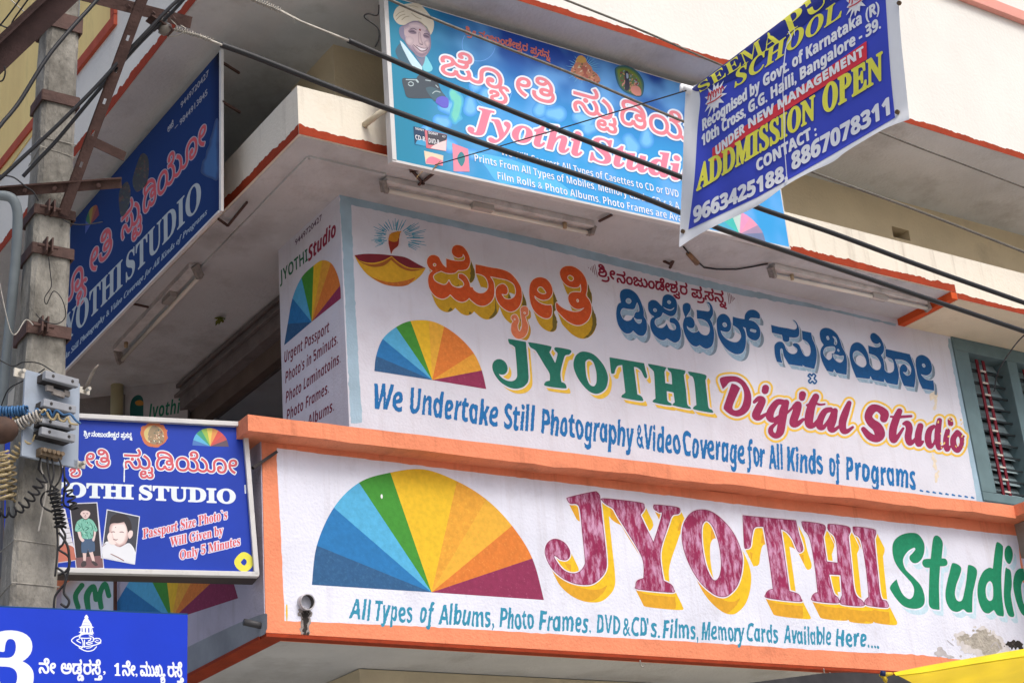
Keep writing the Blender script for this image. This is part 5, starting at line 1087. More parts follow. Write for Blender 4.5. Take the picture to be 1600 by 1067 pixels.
stain('drain_stain', mat('grey_stain', (150, 142, 138), var=0.1, vs=40, fleck=(90, 84, 80), flo=0.55, fs=90), F_PAR, 7, par, '467,952 477,950 487,953 486,970 484,980 484,990c 470,990c 469,972', 1.6, 3)
stain('drain_stain', m_soot, F_PAR, 7, par, '471,954 477,953 484,956 482,966 480,978 482,991c 473,991c 473,972', 1.8, 3)
stain('fallen_plaster', mat('thin_plaster', (206, 202, 200), var=0.06, vs=30), F_PAR, 7, par, '1488,992 1504,986 1518,992 1530,979 1548,986 1568,1000 1580,1018 1560,1028 1536,1028 1510,1018 1498,1008', 3.0, 4)
stain('fallen_plaster', mat('bare_plaster', (176, 170, 158), var=0.12, vs=24, bump=0.8, bs=70, fleck=(150, 144, 134), flo=0.6, fs=50), F_PAR, 7, par, '1496,993 1506,990 1515,996 1522,986 1535,984 1550,992 1562,1003 1567,1014 1554,1021 1540,1023 1528,1014 1514,1010 1504,1003', 2.6, 4)
stain('damp_stain', mat('grey_grime', (184, 180, 180), var=0.1, vs=30), F_PAR, 7, par, '1462,1020 1470,1012 1480,1022 1500,1027 1482,1028', 2.5, 4)
stain('damp_stain', m_soot, PX(JX), 7, jog, '1600,1000 1630,996 1630,1022 1606,1016', 2.5, 4)
stain('damp_stain', m_soot, F_PAR, 7, par, '1570,1006 1582,1001 1596,1004 1598,1014 1582,1012', 2.0, 3)
area('paint_drip', ink_mat((236, 238, 240)), F_PAR, 7, par, '595,773 597,772 598,776 597,779 595,777', st=0.4)
area('paint_drip', ink_mat((226, 190, 60)), F_PAR, 7, par, '447,946 449,945 449.5,960 448.5,971 447,962', st=0.4)
m_crack = mat('crack_line', (176, 172, 178))
for tx in ('1548,1010,.35 1556,1003,.3 1562,1012,.35', '1480,1000,.3 1490,1008,.3'):
    P_ = [tuple(map(float, q.split(','))) for q in tx.split()]
    Ink(min(q[0] for q in P_) - 4, min(q[1] for q in P_) - 4, max(q[0] for q in P_) + 4, max(q[1] for q in P_) + 4, 0.5).stroke(tx).build('crack', m_crack, F_PAR, 7, par, iso=0.25)

# side wall of the balcony: pale foot band and half a fan
area('grey_foot_band', mat('grey_band', (150, 156, 164), var=0.08, vs=6, bump=0.3), F_SIDE, 1, side, '414,958 414,990c 270,1065c 180,1112c 180,1075c 290,1012', sharp=False)
fan(F_SIDE, 2, side, (268, 968), [(166, 1022), (172, 965), (197, 916), (223, 880), (254, 850), (292, 838), (330, 850), (356, 886), (372, 934)],
    [c_navy, c_blue, c_sky, c_green, c_yel, c_amb, c_org, c_mar])
bn = area('cloth_notice', mat('pale_vinyl', (206, 214, 222), rough=0.5, var=0.05), F_SIDE, 3, side, [(96, 905), (178, 905), (178, 975), (96, 985)])
Iq = Ink(90, 900, 185, 980, 0.6)
for tx in ('122,948,4 118,930,4 128,914,4', '138,952,4 136,930,5 146,916,4 150,936,4', '158,948,4 156,928,4 164,912,4 170,930,4'):
    Iq.stroke(tx)
Iq.build('printed_lettering', ink_mat((40, 140, 90)), F_SIDE, 4, side)
MB().bar(F_SIDE.hit([(180, 905)], 0.02)[0], F_SIDE.hit([(180, 985)], 0.02)[0], 0.014, 0.014).build('notice_batten', mat('rust_brown', (92, 60, 50), var=0.15, vs=20), side)

# ================================================================== painted work on the panel wall
area('blue_border', m_blue, F_PAN, 1, pan, '530,303.6c 640,327 780,357.5 900,387 1020,417 1140,446.5 1260,473.5 1400,506c 1400,510c 1300,487 1140,457.5 1020,430 900,400.5 780,371 640,340 548.6,320c 552,400 556.5,500 566,660c 548.5,661c 543,560 536,400', rough=0.5, st=0.8)
area('blue_border', m_blue, F_PAN, 1, pan, '1480,527c 1491,531c 1540,788c 1527,786c 1505,660', rough=0.4, st=0.8)

# oil lamp with rays
o, k = (380, 250), 3.5575
c_ray = ink_mat((84, 160, 190))
Iy = Ink(580, 335, 670, 395, 0.5)
for a in range(-205, 40, 9):
    for rr in (0, 1):
        a_ = math.radians(a + rng.uniform(-4, 4))
        r0, r1 = (62 + rng.uniform(-8, 16), 105 + rng.uniform(-10, 30)) if rr == 0 else (85, 128 + rng.uniform(-10, 22))
        ex = 1.18 if math.cos(a_) > 0.5 else 0.92
        Iy.stroke([(845 + ex * r0 * math.cos(a_), 435 + r0 * math.sin(a_) * 0.8, 2.2), (845 + ex * r1 * math.cos(a_) * 1.05, 435 + r1 * math.sin(a_) * 0.8, 1.0)], o, k)
Iy.build('lamp_rays', c_ray, F_PAN, 2, pan, iso=0.1)
area('painted_lamp', ink_mat((124, 38, 50)), F_PAN, 3, pan, '618,530c 680,522 760,524 822,530c 900,541 970,578 1015,601c 960,640 880,650 800,640 700,610 650,570', o, k, st=0.5)
area('painted_lamp', ink_mat((214, 166, 42), (190, 120, 50), 0.6), F_PAN, 4, pan, '618,530c 650,560 710,572 770,562 825,535c 870,572 930,600 1015,601c 985,645 930,685 860,702 780,690 700,645 650,590', o, k, st=0.5)
area('painted_lamp', ink_mat((160, 92, 40)), F_PAN, 5, pan, '622,534c 660,568 720,580 775,568 825,540c 868,578 930,606 1010,604c 940,618 880,602 822,556c 780,588 715,594 655,570', o, k, st=0.5)
area('painted_lamp', ink_mat((186, 104, 44), (206, 150, 50), 0.55), F_PAN, 5, pan, '700,645c 760,668 830,680 910,668 960,650c 920,692 860,703 780,690', o, k, st=0.5)
area('painted_lamp', ink_mat((214, 208, 214)), F_PAN, 3, pan, '822,533c 826,510 800,480 800,445 812,408 845,394 884,392c 878,440 872,475 840,508', o, k, st=0.5)
area('painted_lamp', ink_mat((150, 52, 36), (190, 110, 40), 0.6), F_PAN, 4, pan, '822,525c 835,500 862,475 868,430 875,400c 845,400 815,415 807,450 812,485', o, k, st=0.5)
area('painted_lamp', ink_mat((206, 142, 44)), F_PAN, 5, pan, '875,400c 845,400 816,415 808,445 830,455 855,450 866,430', o, k, rough=0.7, cell=3, st=0.5)

# first word: orange letters, white edge, olive and yellow block
OR = Ink(655, 375, 950, 545, 0.6)
o, k = (650, 370), 7.115
OR.poly('122,280 128,245 155,213 200,203 250,225 275,270 300,310 338,345c 336,243c 400,262 480,270 530,264 545,240 538,212 522,190c 515,220 490,232 460,234 415,205 398,160 415,110 460,92 520,110 570,170 598,240 598,300 570,355 520,372 470,372c 455,384 430,402 380,407 330,400 280,380c 240,395 200,420 190,450 210,490 260,520 310,535 345,520 366,485c 400,540 460,567 510,562 535,530 525,500 500,475 474,458c 476,415c 515,415 560,450 592,510 603,555 630,562c 645,595 700,627 760,620 800,575 800,510 770,450 720,420 662,408c 662,308c 720,318 820,340 940,360 1040,400 1110,470 1160,550 1175,620 1175,690 1150,770 1100,820 1050,832 1000,815 940,765 900,700 886,640 890,580 920,540 970,525 1010,560 1020,610 1000,640 950,635c 985,685 1040,695 1090,670 1110,620 1105,570 1080,520 1010,480 930,462 822,440c 860,500 870,560 870,640 850,700 800,750 740,770 680,755 620,710 590,680c 560,710 510,725 450,705 400,660 380,640c 350,670 300,690 240,675 190,635 150,570 135,500 140,440 160,400 185,380c 150,352 128,312', o, k)
OR.stroke('205,311,17 209,313,17', o, k, cut=True)
o, k = (780, 400), 7.115
OR.poly('335,370 350,300 390,255 450,237 520,255 570,310 592,380 585,430 550,475 490,490 430,470 392,438c 400,475 450,520 520,545 580,545c 588,600 580,660 550,690 500,690 440,660 390,610 355,540 337,450', o, k)
OR.poly('422,378 440,345 475,345 512,385 522,415 485,424 445,408', o, k, cut=True)
OR.poly('675,200 690,145 740,115 820,118 900,165 950,230 975,300 975,380 965,440 1000,490 1025,560 1020,640 980,720 910,765 840,765 760,725 690,660 640,600 630,540 640,515c 680,560 750,600 830,620 900,612 952,572c 880,592 820,570 780,520 768,460 790,415 840,400 905,405c 912,370 905,308c 880,345 820,350 750,325 700,270', o, k)
OR.stroke('785,240,28 800,252,30', o, k, cut=True)
OR.stroke('870,490,12 874,503,12', o, k, cut=True)
VT = Ink(780, 465, 835, 540, 0.5)
o, k = (650, 370), 7.115
VT.stroke('1205,815,44 1212,845,38', o, k)
VT.stroke('1185,850,20 1200,930,26 1212,1000,36 1190,1070,40 1140,1092,42 1100,1050,40 1096,980,34 1118,935,26 1095,900,36', o, k)
VT.stroke('1205,845,11 1210,848,11', o, k, cut=True)
VT.stroke('1095,915,9 1098,918,9', o, k, cut=True)
full = OR.sweep(8, 21)
vs = VT.sweep(4, 5)
full.build('letter_shadow', ink_mat((198, 156, 34), (214, 176, 44), 0.56), F_PAN, 3, pan)
vs.build('letter_shadow', ink_mat((190, 144, 40)), F_PAN, 5, pan)
ol = OR.sweep(8, 20.5).minus(OR.sweep(1.2, 21).phi)
ol.phi = np.maximum(ol.phi, full.phi + 0.2)
ol.rough(0.5, 4)
ol.build('letter_shadow', ink_mat((112, 98, 36), (150, 128, 42), 0.6), F_PAN, 4, pan)
OR.build('letter_outline', ink_mat((228, 218, 210)), F_PAN, 5, pan, iso=1.1)
OR.build('painted_lettering', ink_mat((204, 84, 34), (214, 112, 54), 0.56, 40), F_PAN, 6, pan)
VT.build('letter_outline', ink_mat((228, 218, 210)), F_PAN, 7, pan, iso=0.9)
VT.build('painted_lettering', ink_mat((218, 124, 84)), F_PAN, 8, pan)

# second and third words in blue
BL = Ink(955, 445, 1200, 580, 0.6)
o, k = (950, 440), 7.115
BL.poly('132,150 145,105 190,82 250,90 310,130 350,190 380,260 398,330 400,385 425,430 435,500 425,560 390,602 340,597 300,567 280,545c 250,572 200,577 150,540 110,470 92,380 97,300 115,250 145,232c 136,190', o, k)
BL.poly('140,335 165,297 225,305 290,305 315,250 325,230c 343,280 346,330 312,338 295,362 288,392 275,396c 255,425 210,437 170,415 145,370', o, k, cut=True)
BL.poly('288,400 318,418 350,420 376,420c 370,455 340,467 305,440', o, k, cut=True)
BL.stroke('225,213,28 232,218,28', o, k, cut=True)
BL.poly('445,270 452,230 490,205 540,215 580,255 600,272c 605,200 620,160 660,142 710,155 750,195 768,250 765,320 745,365 710,385 670,378 610,345c 590,385 560,402 528,420 520,460 550,505 600,515 635,492 652,465c 680,520 720,540 750,530 755,500 735,470 688,450 690,405c 740,405 785,450 808,520 810,600 790,655 745,678 700,660 655,630c 620,652 570,640 510,590 475,520 470,450 485,410 515,390c 475,362 450,320', o, k)
BL.poly('610,278 650,300 700,310 738,284c 728,306 690,322 640,305', o, k, cut=True)
BL.stroke('676,226,18 682,231,18', o, k, cut=True)
BL.stroke('520,315,18 526,320,18', o, k, cut=True)
BL.poly('830,280 840,250 880,237 915,260 918,310 890,360 868,395c 920,390 955,430 965,480 945,515 905,515 875,490c 890,530 940,565 985,560 1008,543c 1040,582 1090,597 1125,570 1130,510 1100,450 1050,420 990,412c 985,315c 1060,325 1120,330 1135,290 1120,250 1088,230c 1125,232 1155,270 1168,320 1165,370 1135,420c 1160,470 1180,560 1175,660 1150,720 1100,745 1060,735 1018,705c 980,722 930,702 880,640 845,560 833,480 845,420 858,398c 845,360 832,320', o, k)
o, k = (1060, 460), 7.115
BL.poly('425,310 435,260 470,222 520,220 565,260 585,320 582,380 555,415 510,415 468,400c 490,450 540,500 610,530 660,525 695,480 690,430 660,380 604,342c 604,248c 670,265 735,276c 740,230 770,185 820,170 870,185 905,225 905,272c 860,265 805,262 782,285c 840,300 890,350 912,410 905,470 870,510 820,505 772,470 755,420 748,375c 716,360c 745,420 752,500 745,580 715,645 660,665 600,650 530,600 470,520 435,430', o, k)
BL.stroke('512,333,22 518,341,22', o, k, cut=True)
BL.stroke('810,398,14 850,408,16', o, k, cut=True)
B2 = Ink(1200, 495, 1475, 630, 0.6)
o, k = (1195, 490), 7.115
B2.poly('70,125c 160,148 260,165 330,178 358,150 340,100 305,70c 335,80 365,120 385,190 380,240 360,262 320,268 272,262c 272,300 240,315 205,300 195,262 192,238c 80,212c', o, k)
B2.poly('108,400 110,350 145,315 190,315 220,350 240,400 280,440 325,448 355,430 360,395 335,370 312,350 320,330 355,330 385,355 405,400 430,450 460,475 495,465 510,420 500,360 470,315 418,285c 412,190c 515,212c 530,280 560,350 578,440 570,540 550,615c 450,592c 415,568c 425,588c 265,562c 212,470 198,400 180,388 172,420 182,500 198,548c 135,535c 115,470', o, k)
B2.stroke('440,430,9 446,440,9', o, k, cut=True)
B2.poly('610,230 625,180 675,158 740,175 800,225 835,290 860,370 900,450 915,540 910,680c 795,658c 770,620c 760,652c 690,635c 650,560 620,470 622,400 655,347c 625,302', o, k)
B2.stroke('698,262,14 704,280,14', o, k, cut=True)
B2.poly('752,250 790,270 805,320 790,348 770,335 775,290', o, k, cut=True)
B2.poly('650,430 670,380 720,365 772,368 785,400 768,440 745,442c 745,490 710,515 670,480', o, k, cut=True)
B2.poly('757,452 800,455 840,470 876,468 870,520 840,545 800,530 765,490', o, k, cut=True)
B2.stroke('815,402,10 821,413,10', o, k, cut=True)
o, k = (1300, 500), 7.115
B2.poly('195,370 215,285 260,250 310,255 360,300 400,380 420,490 432,600c 420,655c 268,638c 225,530 203,450', o, k)
B2.poly('232,400 245,355 285,342 335,375 372,430 382,490 350,525 300,510 255,465', o, k, cut=True)
B2.poly('425,190 435,155 470,145 520,180 560,240 580,310 570,360 545,390c 570,440 585,540 580,690c 450,665c 425,610 420,490c 450,532 490,556 530,546 545,500 520,440 480,397 410,372c 402,283c 470,302 520,300 540,278 530,250c 505,266 468,258 440,232', o, k)
B2.poly('595,320c 730,350 865,380c 895,460 925,560 930,640 915,750c 800,730c 770,660 750,580 760,520 790,490 820,505 840,545 822,580 785,575c 830,617 870,602 880,540 850,480 790,445 698,435c 730,520 745,620 730,722c 610,700c 582,650 582,545c 610,578 650,586 685,560 690,500 670,440 620,415 596,402c', o, k)
B2.poly('930,450 950,405 1000,388 1060,415 1100,470 1112,540 1095,590 1050,615 985,600c 1030,650 1080,670 1125,670c 1135,730 1135,785c 1005,762c 960,660 935,540', o, k)
B2.stroke('1016,499,16 1023,511,16', o, k, cut=True)
B3 = Ink(1255, 575, 1285, 610, 0.5)
o, k = (1195, 490), 7.115
B3.stroke('482,692,9 500,670,9 522,690,9 540,668,9 565,690,9 550,720,9 575,752,9 552,776,9 530,752,9 505,770,9 488,745,9 510,720,9 482,692,9', o, k)
for B_, (dx, dy) in ((BL, (5.5, 11)), (B2, (5, 7))):
    s_ = B_.sweep(dx, dy)
    s_.build('letter_shadow', ink_mat((150, 180, 200), (186, 204, 216), 0.52, 30), F_PAN, 3, pan)
    s2 = B_.sweep(dx, dy).minus(B_.sweep(0.8, dy).phi)
    s2.phi = np.maximum(s2.phi, s_.phi + 0.2)
    s2.build('letter_shadow', ink_mat((122, 140, 154), (150, 170, 184), 0.56, 30), F_PAN, 4, pan)
    B_.build('letter_outline', ink_mat((196, 208, 220)), F_PAN, 5, pan, iso=0.8)
    B_.build('painted_lettering', ink_mat((16, 84, 140), (34, 104, 158), 0.62), F_PAN, 6, pan)
B3.build('letter_outline', ink_mat((196, 208, 220)), F_PAN, 5, pan, iso=0.9)
B3.build('painted_lettering', ink_mat((16, 84, 140), (34, 104, 158), 0.62), F_PAN, 6, pan)

# small maroon line
KM = Ink(920, 405, 1160, 485, 0.5)
for key, x0, x1, y0, y1 in (('sri', 935, 961, 431, 437), ('nanjundeshwara', 964, 1074, 441, 461), ('prasanna', 1081, 1135, 464, 474)):
    KM.polys(kn_polys(key, F_PAN, x0, y0, x1, y1, 14.5, slant=1.5))
KM.build('painted_lettering', ink_mat((140, 34, 62)), F_PAN, 3, pan, iso=0.65)
KB = Ink(910, 405, 1160, 490, 0.5)
o, k = (780, 400), 7.115
KB.stroke('1062,95,2.5 1092,232,2.5', o, k).stroke('1045,108,2.5 1065,208,2.5', o, k).stroke('1030,120,2.5 1042,185,2.5', o, k).stroke('1014,135,2.5 1020,160,2.5', o, k).stroke('992,128,2.5 993,134,2.5', o, k)
o, k = (950, 440), 7.115
KB.stroke('1332,125,2.5 1346,248,2.5', o, k).stroke('1352,132,2.5 1364,240,2.5', o, k).stroke('1370,150,2.5 1380,222,2.5', o, k).stroke('1388,168,2.5 1394,208,2.5', o, k).stroke('1405,180,2.5 1408,196,2.5', o, k)
KB.build('painted_lettering', ink_mat((110, 50, 64)), F_PAN, 3, pan, iso=0.1)

fan(F_PAN, 2, pan, (675.5, 593.6), [(585, 579.5), (587.7, 556), (598, 529.5), (618.7, 511.2), (641.5, 501.5), (670, 501), (694, 510), (719, 528), (740.4, 552), (752.8, 578.7), (759.8, 607.7)],
    [c_navy, c_blue, c_sky, c_green, c_yel, c_ygo, c_org, c_org, c_amb, c_mar])

# JYOTHI green with thin yellow block
GJ = Ink(762, 520, 1135, 675, 0.6)
o, k = (760, 520), 7.115
GJ.poly('242,80 260,68 440,100c 465,400 468,520 440,575 390,610 310,620 230,595 150,540 90,460 65,385 75,330 110,298 160,293 210,325 235,380 230,430 200,460 165,464 134,455c 175,500 230,530 290,535 335,500 340,420 320,180 310,155 285,135 255,120', o, k)
GJ.poly('470,120 485,105 700,145 722,170 700,215c 765,335c 790,235 765,200 755,175 780,160 920,185 945,210 920,240 880,250 860,290 825,440 835,545c 870,560 888,590 870,618 660,590 650,555 670,538 705,530c 700,450 640,350 560,215 530,185 490,160', o, k)
GJ.poly('968,370 985,270 1040,215 1110,210 1200,245 1290,340 1340,440 1352,520 1330,610 1280,660 1220,678 1150,655 1080,590 1010,490', o, k)
GJ.poly('1100,340 1115,305 1150,295 1190,330 1220,430 1225,530 1210,580 1180,592 1140,560 1110,470', o, k, cut=True)
o, k = (930, 540), 7.115
GJ.poly('158,128c 545,195c 560,270 578,345 560,362 540,340 510,280 470,245 430,235c 470,540c 510,560 530,590 515,615 310,580 298,550 320,535 335,520c 300,215c 250,225 225,265 215,305 190,312 175,290', o, k)
GJ.poly('590,215 605,203 780,238 785,255 770,290c 780,415c 855,430c 845,310 815,275 805,255 820,245 985,272 1003,295 985,325c 1010,500 1025,650 1055,680 1050,702 870,665 865,645 885,630c 870,520c 795,505c 805,610 845,640 835,665 655,632 645,605 670,588c 655,320 640,275 610,245', o, k)
GJ.poly('1035,300 1050,288 1215,320 1238,350 1225,380c 1245,560 1262,685 1300,715 1298,745 1105,710 1095,680 1125,660c 1105,430 1085,350 1055,330', o, k)
GJ.sweep(6.2, 7.8).build('letter_shadow', ink_mat((228, 190, 70), (222, 176, 54), 0.6), F_PAN, 2, pan)
GJ.build('letter_outline', m_panel, F_PAN, 3, pan, iso=2.3)
GJ.build('painted_lettering', ink_mat((30, 112, 94), (50, 134, 112), 0.6), F_PAN, 4, pan)

# script in maroon with a yellow band
DS = Ink(1112, 572, 1520, 725, 0.6)
o, k = (1110, 570), 6.2043
DS.poly('90,150 110,120 180,108 260,115 330,160 380,240 398,320 385,410 340,470 270,500 200,485 140,440 128,410 150,340 205,180c 250,192 290,225c 230,360 215,420 245,440 290,420 320,350 325,270 300,200 250,165 190,167 150,208 120,235c', o, k)
for tx in ('425,360,16 470,325,24 505,345,32 470,420,40 440,490,38 475,512,26 540,475,14', '535,225,34 530,250,34',
           '710,362,26 650,362,30 595,430,36 575,500,38 610,535,24 660,500,14', '735,365,30 708,450,42 692,560,40 675,650,38 635,688,26 590,660,26 588,615,24 625,575,16 690,515,12 760,450,12 815,395,14',
           '808,398,16 850,385,34 830,470,40 802,560,38 840,572,28 900,528,16', '893,288,35 888,318,31', '1022,310,34 980,400,40 958,500,44 958,575,38 1000,585,24 1045,530,14', '935,390,11 1000,368,13 1060,385,11 1108,380,9',
           '1165,432,24 1110,450,30 1068,525,34 1058,590,34 1095,605,22 1150,530,14 1195,445,22', '1208,445,28 1188,530,38 1165,610,34 1195,632,22 1255,590,13', '1345,370,24 1310,460,36 1280,560,38 1290,635,32 1330,640,22 1380,603,13'):
    DS.stroke(tx, o, k)
o, k = (1320, 600), 6.795
for tx in ('415,365,42 420,310,46 355,258,36 290,265,46 250,340,42 280,405,46 345,460,54 372,535,56 330,578,40 260,550,38 198,478,26', '580,288,32 545,370,40 512,480,42 512,580,40 545,580,26 620,470,14', '488,345,11 560,350,15 630,345,16 705,340,14',
           '625,420,16 665,420,34 685,470,38 672,560,38 690,622,32 735,600,20 775,540,14', '802,445,34 780,540,38 785,630,36 830,610,14', '945,448,20 900,490,32 882,580,36 905,655,30 945,630,14 975,540,14',
           '1005,385,28 990,480,34 985,590,34 1000,678,24 1040,660,12', '1092,495,26 1075,590,32 1085,690,28 1120,660,12', '1118,385,28 1124,418,30',
           '1195,512,28 1152,580,32 1160,660,34 1200,702,28 1240,640,24 1238,560,26 1195,512,28', '1230,545,18 1268,555,9'):
    DS.stroke(tx, o, k)
DS.build('letter_outline', ink_mat((226, 188, 72), (218, 172, 50), 0.6), F_PAN, 2, pan, iso=6.2)
DS.build('letter_outline', m_panel, F_PAN, 3, pan, iso=3.0)
ins = Ink(DS.x0, DS.y0, DS.x0 + 1, DS.y0 + 1)
DS.build('painted_lettering', ink_mat((146, 40, 82), (164, 76, 108), 0.62), F_PAN, 4, pan)
Iw = Ink(1440, 620, 1520, 720, 0.6)
rw = np.random.default_rng(3)
for _ in range(26):
    x, y = rw.uniform(1462, 1508), rw.uniform(645, 708)
    Iw.stroke([(x, y, rw.uniform(0.5, 1.5)), (x + rw.uniform(-2, 2), y + rw.uniform(-3, 3), rw.uniform(0.3, 1.2))])
Iw.phi = np.maximum(Iw.phi + 0, -0 + Iw.phi)
Iw.build('worn_paint', ink_mat((232, 204, 110)), F_PAN, 5, pan)
for tx in ('1452,616 1462,614 1466,622 1462,640 1459,640 1460,624 1452,624', '1455,708 1458,708 1463,728 1466,740 1464,752 1461,752 1461,738'):
    area('worn_paint', ink_mat((222, 212, 190)), F_PAN, 2, pan, tx, rough=1.4, cell=4)

c_wu = ink_mat((28, 110, 172), (80, 146, 190), 0.66)
words(F_PAN, 3, pan, 'painted_lettering', c_wu,
      [('We', 586, 630), ('Undertake', 641, 779), ('Still', 788, 837), ('Photography', 846, 992), ('&', 996, 1006), ('Video', 1009, 1064), ('Coverage', 1069, 1165), ('for', 1168, 1197), ('All', 1202, 1225), ('Kinds', 1231, 1287),
       ('of', 1297, 1316), ('Programs', 1322, 1433)],
      [(585, 638), (647, 645), (774, 666.5), (833, 674), (850, 677), (976, 696), (1016, 703), (1059, 709.5), (1073.5, 712), (1165, 725), (1194, 730), (1223, 733), (1234, 736), (1287, 741), (1326, 749), (1425, 763)],
      [(585, 40), (800, 39), (1100, 39), (1330, 37)], bold=0.006, slant=2)
Id = Ink(1432, 758, 1526, 785, 0.5)
for i in range(9):
    x, y = 1440 + 10 * i, 766.5 + 1.35 * i
    Id.stroke([(x - 1.6, y - 0.6, 1.5), (x + 1.8, y + 0.6, 1.0)])
Id.build('painted_lettering', c_wu, F_PAN, 3, pan)

# return column
c_mtx = ink_mat((118, 28, 54))
ln = Line(F_COLN, 2)
for t, x0, y0, x1, y1, h in (('Urgent Passport', 444.4, 567, 515, 518, 17), ("Photo's in 5minuts.", 445.8, 599, 528, 536, 17), ('Photo Laminatoins.', 446.4, 630, 532, 566, 17), ('Photo Frames.', 447.8, 658, 514, 613, 17), ('Photo Albums.', 449, 688, 522, 641, 17)):
    ln.text(t, 'sansit', x0, y0, x1, y1, h)
ln.build('painted_lettering', c_mtx, coln)
Line(F_COLN, 2).text('9449720427', 'plain', 461.5, 384, 503, 343, 8.5, bold=0.01).build('painted_lettering', ink_mat((84, 60, 90)), coln)
Line(F_COLN, 2).text('JYOTHI', 'sans', 437.5, 443, 481, 407, 19, bold=0.0).build('painted_lettering', ink_mat((30, 104, 76)), coln)
Line(F_COLN, 2).text('Studio', 'sansit', 482, 409, 525, 367, 22, bold=0.01).build('painted_lettering', ink_mat((140, 40, 66)), coln)
fan(F_COLN, 2, coln, (486.8, 503), [(444, 539.5), (449.5, 506), (457, 466), (471, 434), (490, 415), (503.7, 406.8), (517, 411), (526, 426), (531.5, 446), (532.6, 466.4)],
    [c_navy, c_blue, c_sky, c_green, c_yel, c_amb, c_org, c_org, c_mar])
F_PIER = Plane(pa, nn)
Line(F_PIER, 2).text('Jyothi', 'sansit', 229, 654, 282, 645, 22, bold=0.0).build('painted_lettering', ink_mat((28, 110, 84)), pier)
area('painted_emblem', ink_mat((24, 84, 78)), F_PIER, 2, pier, '203,640 206,624 215,617 223,622 224,640 222,662 206,662')
area('painted_emblem', ink_mat((170, 120, 50)), F_PIER, 3, pier, '211,628 218,625 224,628 223,633 214,633')

# ================================================================== signs hung on the building
m_alu = mat('white_frame_metal', (206, 206, 204), rough=0.45, var=0.05, dirt=(140, 130, 120), ds=9, da=0.5, spec=0.5)
m_rust = mat('rusty_iron', (86, 65, 59), rough=0.75, var=0.15, vs=14, dirt=(56, 40, 38), ds=10, da=0.6, bump=0.3)
m_black = mat('black_cable', (28, 30, 34), rough=0.5, var=0.1, spec=0.5)
m_steel = mat('weathered_steel_wire', (116, 112, 104), rough=0.5, var=0.15, vs=40, metal=0.4)
m_galv = mat('galvanised_wire', (170, 166, 156), rough=0.45, var=0.15, vs=60, metal=0.3)


def print_bg(name, bot, top, left, glow, x_left=0.35, rough=0.4, spec=0.3):
    "printed vinyl: colours blend across the sheet as on the artwork"
    m = bpy.data.materials.new(name)
    m.use_nodes = True
    t = m.node_tree
    b = t.nodes['Principled BSDF']
    b.inputs['Roughness'].default_value = rough
    b.inputs['Specular IOR Level'].default_value = spec
    tc = t.nodes.new('ShaderNodeTexCoord')
    sp = t.nodes.new('ShaderNodeSeparateXYZ')
    t.links.new(tc.outputs['Generated'], sp.inputs[0])
    n = t.nodes.new('ShaderNodeTexNoise')
    n.inputs['Scale'].default_value = 3.0
    n.inputs['Detail'].default_value = 2
    t.links.new(tc.outputs['Object'], n.inputs['Vector'])

    def mr(src, a, c):
        r = t.nodes.new('ShaderNodeMapRange')
        r.interpolation_type = 'SMOOTHSTEP'
        r.inputs['From Min'].default_value = a
        r.inputs['From Max'].default_value = c
        t.links.new(src, r.inputs['Value'])
        return r.outputs[0]

    def mx(f, a, c):
        x = t.nodes.new('ShaderNodeMix')
        x.data_type = 'RGBA'
        t.links.new(f, x.inputs[0])
        for s_, v in ((x.inputs[6], a), (x.inputs[7], c)):
            if isinstance(v, tuple):
                s_.default_value = (*lin(v), 1)
            else:
                t.links.new(v, s_)
        return x.outputs[2]
    c = mx(mr(sp.outputs[2], 0.35, 0.98), bot, top)
    c = mx(mr(n.outputs[0], 0.42, 0.68), c, glow)
    ax = sp.outputs[0] if x_left > 0 else sp.outputs[1]
    c = mx(mr(ax, abs(x_left), 0.0), c, left) if x_left > 0 else mx(mr(ax, 0.0, abs(x_left)), c, left)
    t.links.new(c, b.inputs['Base Color'])
    return m


def sheet(mb, plane, px, thick, mi=0):
    P = plane.hit(np.array(px, float))
    mb.prism(list(P), -plane.n * thick, mi)
    return P


def frame_bar(plane, a, b, w_, t_, off=0.004):
    P = plane.hit(np.array([a, b], float), off)
    return P[0], P[1], w_, t_


# ------------------------------------------------------------------ blue banner board above the balcony
F_BAN = PY(0.30)
ban = thing('banner_board', 'wide sky blue photo studio banner with pink lettering and a turbaned man', 'banner', F_BAN.hit([(920, 320)])[0])
mb = MB()
BQ = [(597, -10), (611.5, 252), (1235, 390), (1201, 171)]
sheet(mb, F_BAN, BQ, 0.035)
mb.build('backing_frame', m_alu, ban)
ban_p = area('printed_sheet', print_bg('blue_banner_print', (52, 158, 222), (18, 66, 160), (30, 132, 164), (104, 172, 236), 0.30), F_BAN, 1, ban,
             [(606, -6), (619, 250), (1233, 386), (1199.5, 172)])
mb = MB()
for a, b in (((601, -8), (615, 251)),):
    P = F_BAN.hit(np.array([a, b], float), 0.006)
    mb.bar(P[0], P[1], 0.024, 0.02, up=(0, -1, 0))
mb.build('edge_rail', m_alu, ban)
bub = Ink(600, 90, 1235, 385, 0.8)
rb = np.random.default_rng(11)
for x, y, r_ in ((768, 150, 17), (735, 165, 13), (845, 168, 13), (866, 178, 14), (910, 186, 15), (925, 200, 12), (700, 168, 14), (690, 190, 12), (815, 215, 10), (745, 130, 11), (985, 225, 15), (1010, 215, 13), (880, 210, 12),
                 (700, 225, 12), (735, 240, 9), (790, 262, 16), (665, 205, 10), (720, 260, 8)):
    an = rb.uniform(0, 3.1)
    bub.stroke([(x - math.cos(an) * r_ * 0.5, y - math.sin(an) * r_ * 0.5, r_ * 0.55), (x + math.cos(an) * r_ * 0.5, y + math.sin(an) * r_ * 0.4, r_ * 0.8)])
